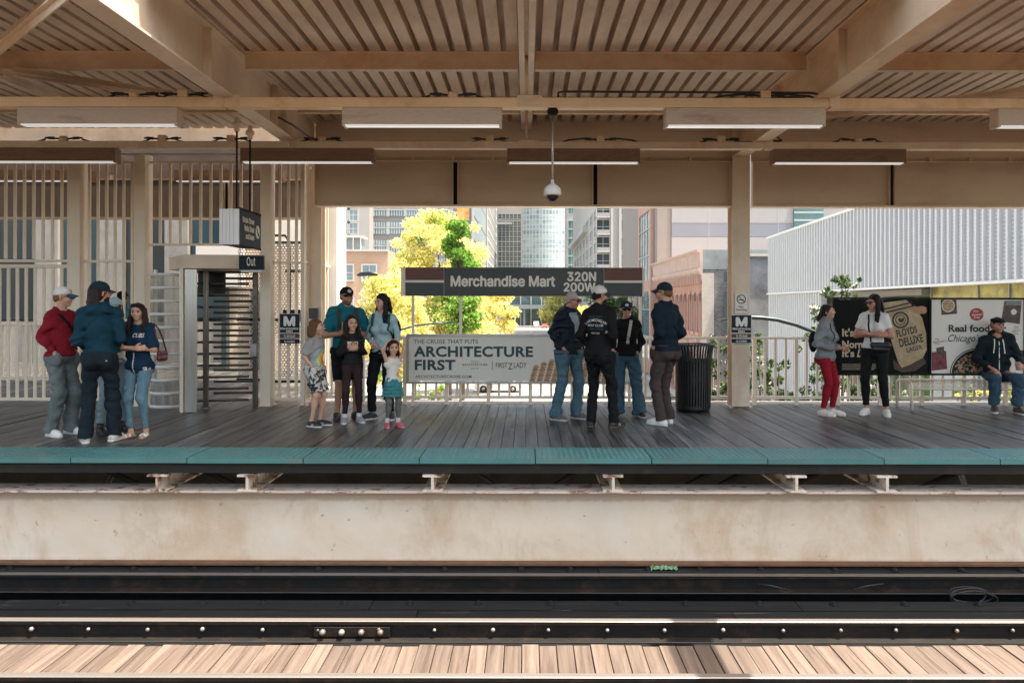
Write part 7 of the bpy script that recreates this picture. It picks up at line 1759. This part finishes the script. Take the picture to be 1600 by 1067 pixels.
for i in range(14): a = -2.4+4.8*i/13; S_.ell(P.U(.095*math.sin(a), -.02-.095*math.cos(a)*1.0, 1.505-.02*math.cos(a)*0-.03*(1-math.cos(a))*.5), (.036,.036,.04), None, .02)
P.emit(S_, 'collar', cloth('navy_puffer', (0.012,0.018,0.028)), P.top)
# 12 black jacket from behind
P = person('bearded person in a white cap and black lettered jacket standing with back turned', 936, 668, 1.83, 158, 112, skin='tan', bw=.98, fat=1.08, armL='pocket', armR='pocket', feet=((.12,.02,18),(.16,.10,20)),
    top=dict(m=cloth('black_jacket', (0.010,0.010,0.011), .7), o=.028, so=.030, sleeve=1.95, hem=.90, name='jacket', wr=[(0.0072,(5,5,8)),(0.0103,(4.5,4.5,9.5),.6),(.005,(13,13,15))], extra=[lambda S_, P: S_.rc(P.U(0,-.01,1.46), P.U(0,.015,1.53), .085, .075, .02, 'u', True)]), bottom=dict(m=BLK, o=.012, rk=.072, rh=.068, wr=[(0.0064,(6,6,11)),(0.0092,(4.5,4.5,9.5),.6),(.005,(14,14,26))]), shoes=dict(m=BSHOE, sole=mat('gum_sole', (0.10,0.07,0.05), .7), stripes=WSH, laces=BLK2), hair=('short','black'), beard='black', glasses=True, cap=dict(m=CAPWHITE, bm=cloth('teal_brim', (0.015,0.055,0.075)), blen=.34), seed=12)
LW = mat('jacket_print', (0.62,0.60,0.57), .7); LB = mat('jacket_print_blue', (0.05,0.12,0.19), .7)
garment_text(P, P.topS, 'LAKE MICHIGAN', .0, 1.335, .30, .034, LW, P.top, BK, .22, .012)
garment_text(P, P.topS, 'BOAT CLUB', .0, 1.27, .20, .030, LW, P.top, BK, 0, .012); garment_text(P, P.topS, 'SAILING CREW', .0, 1.375, .17, .014, LB, P.top, BK); garment_text(P, P.topS, 'GREAT LAKES', .0, 1.225, .20, .018, LB, P.top, BK); garment_text(P, P.topS, 'CHICAGO', .0, 1.175, .11, .022, LW, P.top, BK); garment_text(P, P.topS, 'JL', -.14, 1.19, .05, .03, LW, P.top, BK, bold=.02)
# 13 woman in dark cap
P = person('person in a dark cap, sunglasses and black jacket facing out between the two men', 979, 650, 1.63, -2, 4, female=True, bw=1.04, fat=1.05, skin='red', armL='pocket', armR='pocket', feet=((.20,.02,24),(.13,.0,6)),
    top=dict(m=cloth('black_cardigan', (0.012,0.012,0.012)), o=.030, so=.030, sleeve=1.95, hem=.93, name='jacket', wr=[(0.0064,(6,6,9)),(0.0092,(4.5,4.5,9.5),.6),(.005,(13,13,16))]), bottom=dict(m=denim('mid_blue_jeans', (0.045,0.09,0.125), (0.11,0.17,0.21)), o=.018, rk=.088, rh=.105, name='jeans', wr=[(0.0064,(6,6,11)),(0.0092,(4.5,4.5,9.5),.6),(.004,(14,14,26))]), shoes=dict(m=BSHOE, sole=mat('tan_white_sole', (0.52,0.47,0.42)), stripes=WSH), hair=('short','dark'), glasses=True, cap=dict(m=CAPNAVY, badge=mat('silver_badge', (0.5,0.5,0.52))), seed=13)
r = bag_root(P, 'sling_bag', 'cream bag strap crossing the chest of the person in dark cap and sunglasses', 'bag')
ribbon(P, P.topS, lin(P.U(.075,0,1.475), P.U(.02,0,1.12), 14), FR, .045, cloth('cream_strap', (0.52,0.49,0.44)), 'strap', r, .006)
# 14 navy pullover
P = person('tall person in a navy pullover, brown trousers and white shoes, standing beside the litter bin', 1040, 663, 1.88, -126, -110, skin='pale', bw=1.03, fat=1.05, armL='pocket', armR='pocket', feet=((.10,-.01,8),(.11,.05,8)),
    top=dict(m=cloth('navy_pullover', (0.010,0.020,0.032), var=.15), o=.024, so=.026, sleeve=1.95, hem=.93, name='pullover', band=1, wr=[(0.0072,(5,5,9)),(0.0103,(4.5,4.5,9.5),.6),(.005,(13,13,16))], extra=[lambda S_, P: S_.rc(P.U(0,-.01,1.46), P.U(0,.02,1.545), .08, .07, .02, 'u', True)]), bottom=dict(m=cloth('brown_trousers', (0.062,0.048,0.042), var=.14), o=.014, rk=.076, rh=.076, wr=[(0.0072,(6,6,11)),(0.0103,(4.5,4.5,9.5),.6),(.005,(14,14,26))]), shoes=dict(m=WSH, sole=WSOLE, laces=WSH), hair=('buzz','ginger'), beard=None, glasses=True, cap=dict(m=CAPNAVY, blen=.36), seed=14)
# 15 grey sweatshirt
P = person('person in a grey sweatshirt and red leggings talking with one hand out', 1291, 648, 1.60, 70, 78, hpitch=-8, female=True, skin='pale', armL=((.235,-.05,1.13),(.17,.16,1.05)), armR=((.25,-.06,1.13),(.16,.20,1.07)), handR=dict(d=(-.15,1,.10), n=(0,.15,1), curl=.35, t=(1,0,0)), handL=dict(d=(0,1,0), n=(-1,0,.3), curl=.5), feet=((.09,.06,4),(.09,-.02,4)),
    top=dict(m=cloth('grey_sweatshirt', (0.21,0.225,0.235), var=.08), o=.038, so=.034, sleeve=1.86, hem=.86, name='sweatshirt', wr=[(0.0088,(5,5,9)),(0.0126,(4.5,4.5,9.5),.6),(.006,(12,12,16))]), bottom=dict(m=cloth('red_leggings', (0.26,0.012,0.022), var=.1), o=.006, len=1.9, name='leggings', wr=[(.003,(14,14,30))]), shoes=dict(m=mat('cream_runner', (0.66,0.62,0.57), .7, var=.05), sole=mat('peach_sole', (0.70,0.56,0.46), .6), q=1.05, st=.034, laces=WSH), hair=('back','dark',1.1), seed=15)
r = bag_root(P, 'backpack', 'small black backpack on the grey sweatshirt', 'backpack')
S_ = Shape(.008, [(.003,(9,9,9))]); S_.ell(P.U(0,-.205,1.16), (.12,.06,.17), None, .05); P.emit(S_, 'bag_body', BLK2, r)
for sd in (1,-1): ribbon(P, P.topS, lin(P.U(sd*.10,0,1.45), P.U(sd*.12,0,1.17), 12), FR, .03, BLK2, 'strap', r, .006)
# 16 white tee
P = person('person with long black hair, sunglasses, white t-shirt and crossed arms', 1366, 647, 1.75, -12, -48, hpitch=6, female=True, skin='red', bw=1.04, armL=CR_L, armR=CR_R, handL=dict(d=(-1,.1,.1), n=(0,-1,0), curl=.35, t=(0,0,1)), handR=dict(d=(-1,.15,.12), n=(0,-1,0), curl=.35, t=(0,0,1)), feet=((.17,.02,18),(.10,.03,8)),
    top=dict(m=cloth('white_tee', (0.66,0.65,0.64), var=.04), o=.014, so=.016, sleeve=.62, cuff=.006, hem=.97, wr=[(0.0048,(7,7,12)),(0.0069,(4.5,4.5,9.5),.6),(.004,(14,14,20))]), bottom=dict(m=BLK, o=.006, len=1.86, name='leggings', wr=[(.003,(14,14,30))], waist=1.05), shoes=dict(m=mat('cream_runner', (0.66,0.62,0.57)), sole=WSOLE, q=1.0, st=.03, laces=WSH), hair=('long','black',1.5,1.35,.0), glasses=True, seed=16)
r = bag_root(P, 'crossbody_bag', 'black crossbody bag at the waist of the white t-shirt', 'bag')
S_ = Shape(.007); c = P.U(.11,.135,1.00); S_.rc(c+V(-.10,0,.02), c+V(.10,.03,.02), .04, .04, .03); S_.rc(c+V(-.08,0,-.04), c+V(.08,.03,-.04), .035, .035, .03); P.emit(S_, 'bag_body', mat('black_leather', (0.014,0.012,0.012), .4), r)
ribbon(P, P.topS, lin(P.U(-.06,0,1.46), P.U(-.02,0,1.06), 14), FR, .022, BLK, 'strap', r, .006)
mb = MB(); a, b_ = P.arm[-1]; c = a+(b_-a)*.88; d_ = (b_-a)/np.linalg.norm(b_-a); mb.tube([c-d_*.008, c+d_*.008], .030, 12); P.mb(mb, 'wristband', BLK)
# 17 seated man
ST = .53
P = person('person in a flat cap and dark hoodie sitting on the bench with a paper cup', 1558, 0, 1.78, 12, 32, skin='red', bw=1.06, fat=1.12, sit=ST, Y=11.78, armL=((.26,.10,1.14),(.21,.34,1.045)), armR=((.27,.06,1.13),(.12,.30,1.0)), handR=dict(d=(-.45,.75,-.45), n=(0,.0,-1), curl=.45, t=(-1,0,0)), handL=dict(d=(-.15,1,.05), n=(-1,0,0), curl=.95, t=(0,0,1)),
    feet=((.165,.44,14,(.17,.46,.515)),(.115,.40,10,(.13,.46,.515))), top=dict(m=cloth('dark_hoodie', (0.014,0.022,0.026), var=.15), o=.026, so=.028, sleeve=1.75, hem=.88, name='hoodie', wr=[(0.0072,(6,6,10)),(0.0103,(4.5,4.5,9.5),.6),(.005,(13,13,17))], extra=[lambda S_, P: S_.ell(P.U(0,-.075,1.455), (.13,.08,.075), None, .03)], neck=.075), bottom=dict(m=denim('indigo_jeans', (0.035,0.07,0.105), (0.09,0.15,0.20)), o=.016, rk=.082, rh=.075, name='jeans', waist=1.0, len=1.92, wr=[(0.0064,(8,8,9)),(0.0092,(4.5,4.5,9.5),.6),(.004,(16,16,20))]), shoes=dict(m=mat('brown_shoe', (0.06,0.04,0.03), .6, var=.2), sole=WSOLE), hair=('short','dark'), cap=None, seed=17)
S_ = Shape(.006); P.hell(S_, 0,-.03,.34,.42,.47,.16); P.hell(S_, 0,.22,.24,.33,.33,.10); P.hplane(S_, (0,.0,-1), (0,0,.17)); c = P.emit(S_, 'flat_cap', CAPBLK)
S_ = Shape(.006); P.hell(S_, 0,.44,.20,.26,.20,.035); P.emit(S_, 'brim', CAPBLK, c)
for sd in (1,-1): ribbon(P, P.topS, lin(P.U(sd*.055,0,1.43), P.U(sd*.072,0,1.22), 8), FR, .014, WSH, 'drawstring', P.top, .006)
decal(P, P.topS, lambda u, v: P.U(-.006+.012*u, .5, .93+.47*v), 1, 18, mat('zip_metal', (0.5,0.5,0.5), .4, .6), 'zip', P.top)
w_, dd, nn, ss, q = P.__dict__['hand1']
cupc = w_+dd*.075+nn*.042
cp = empty('paper_cup', P.root.location, P.root.rotation_euler.z, 'cream paper cup in the hand of the seated flat cap wearer', 'cup')
mb = MB(); mb.lathe([(0,-.05),(.027,-.05),(.036,.062),(.038,.062),(.038,.066),(.034,.066),(.026,-.044),(0,-.044)], tuple(cupc), 24); P.mb(mb, 'cup_wall', mat('cup_paper', (0.66,0.56,0.44), .7, var=.04))
bpy.data.objects[[o.name for o in bpy.data.objects if o.name.startswith('cup_wall')][-1]].parent = cp
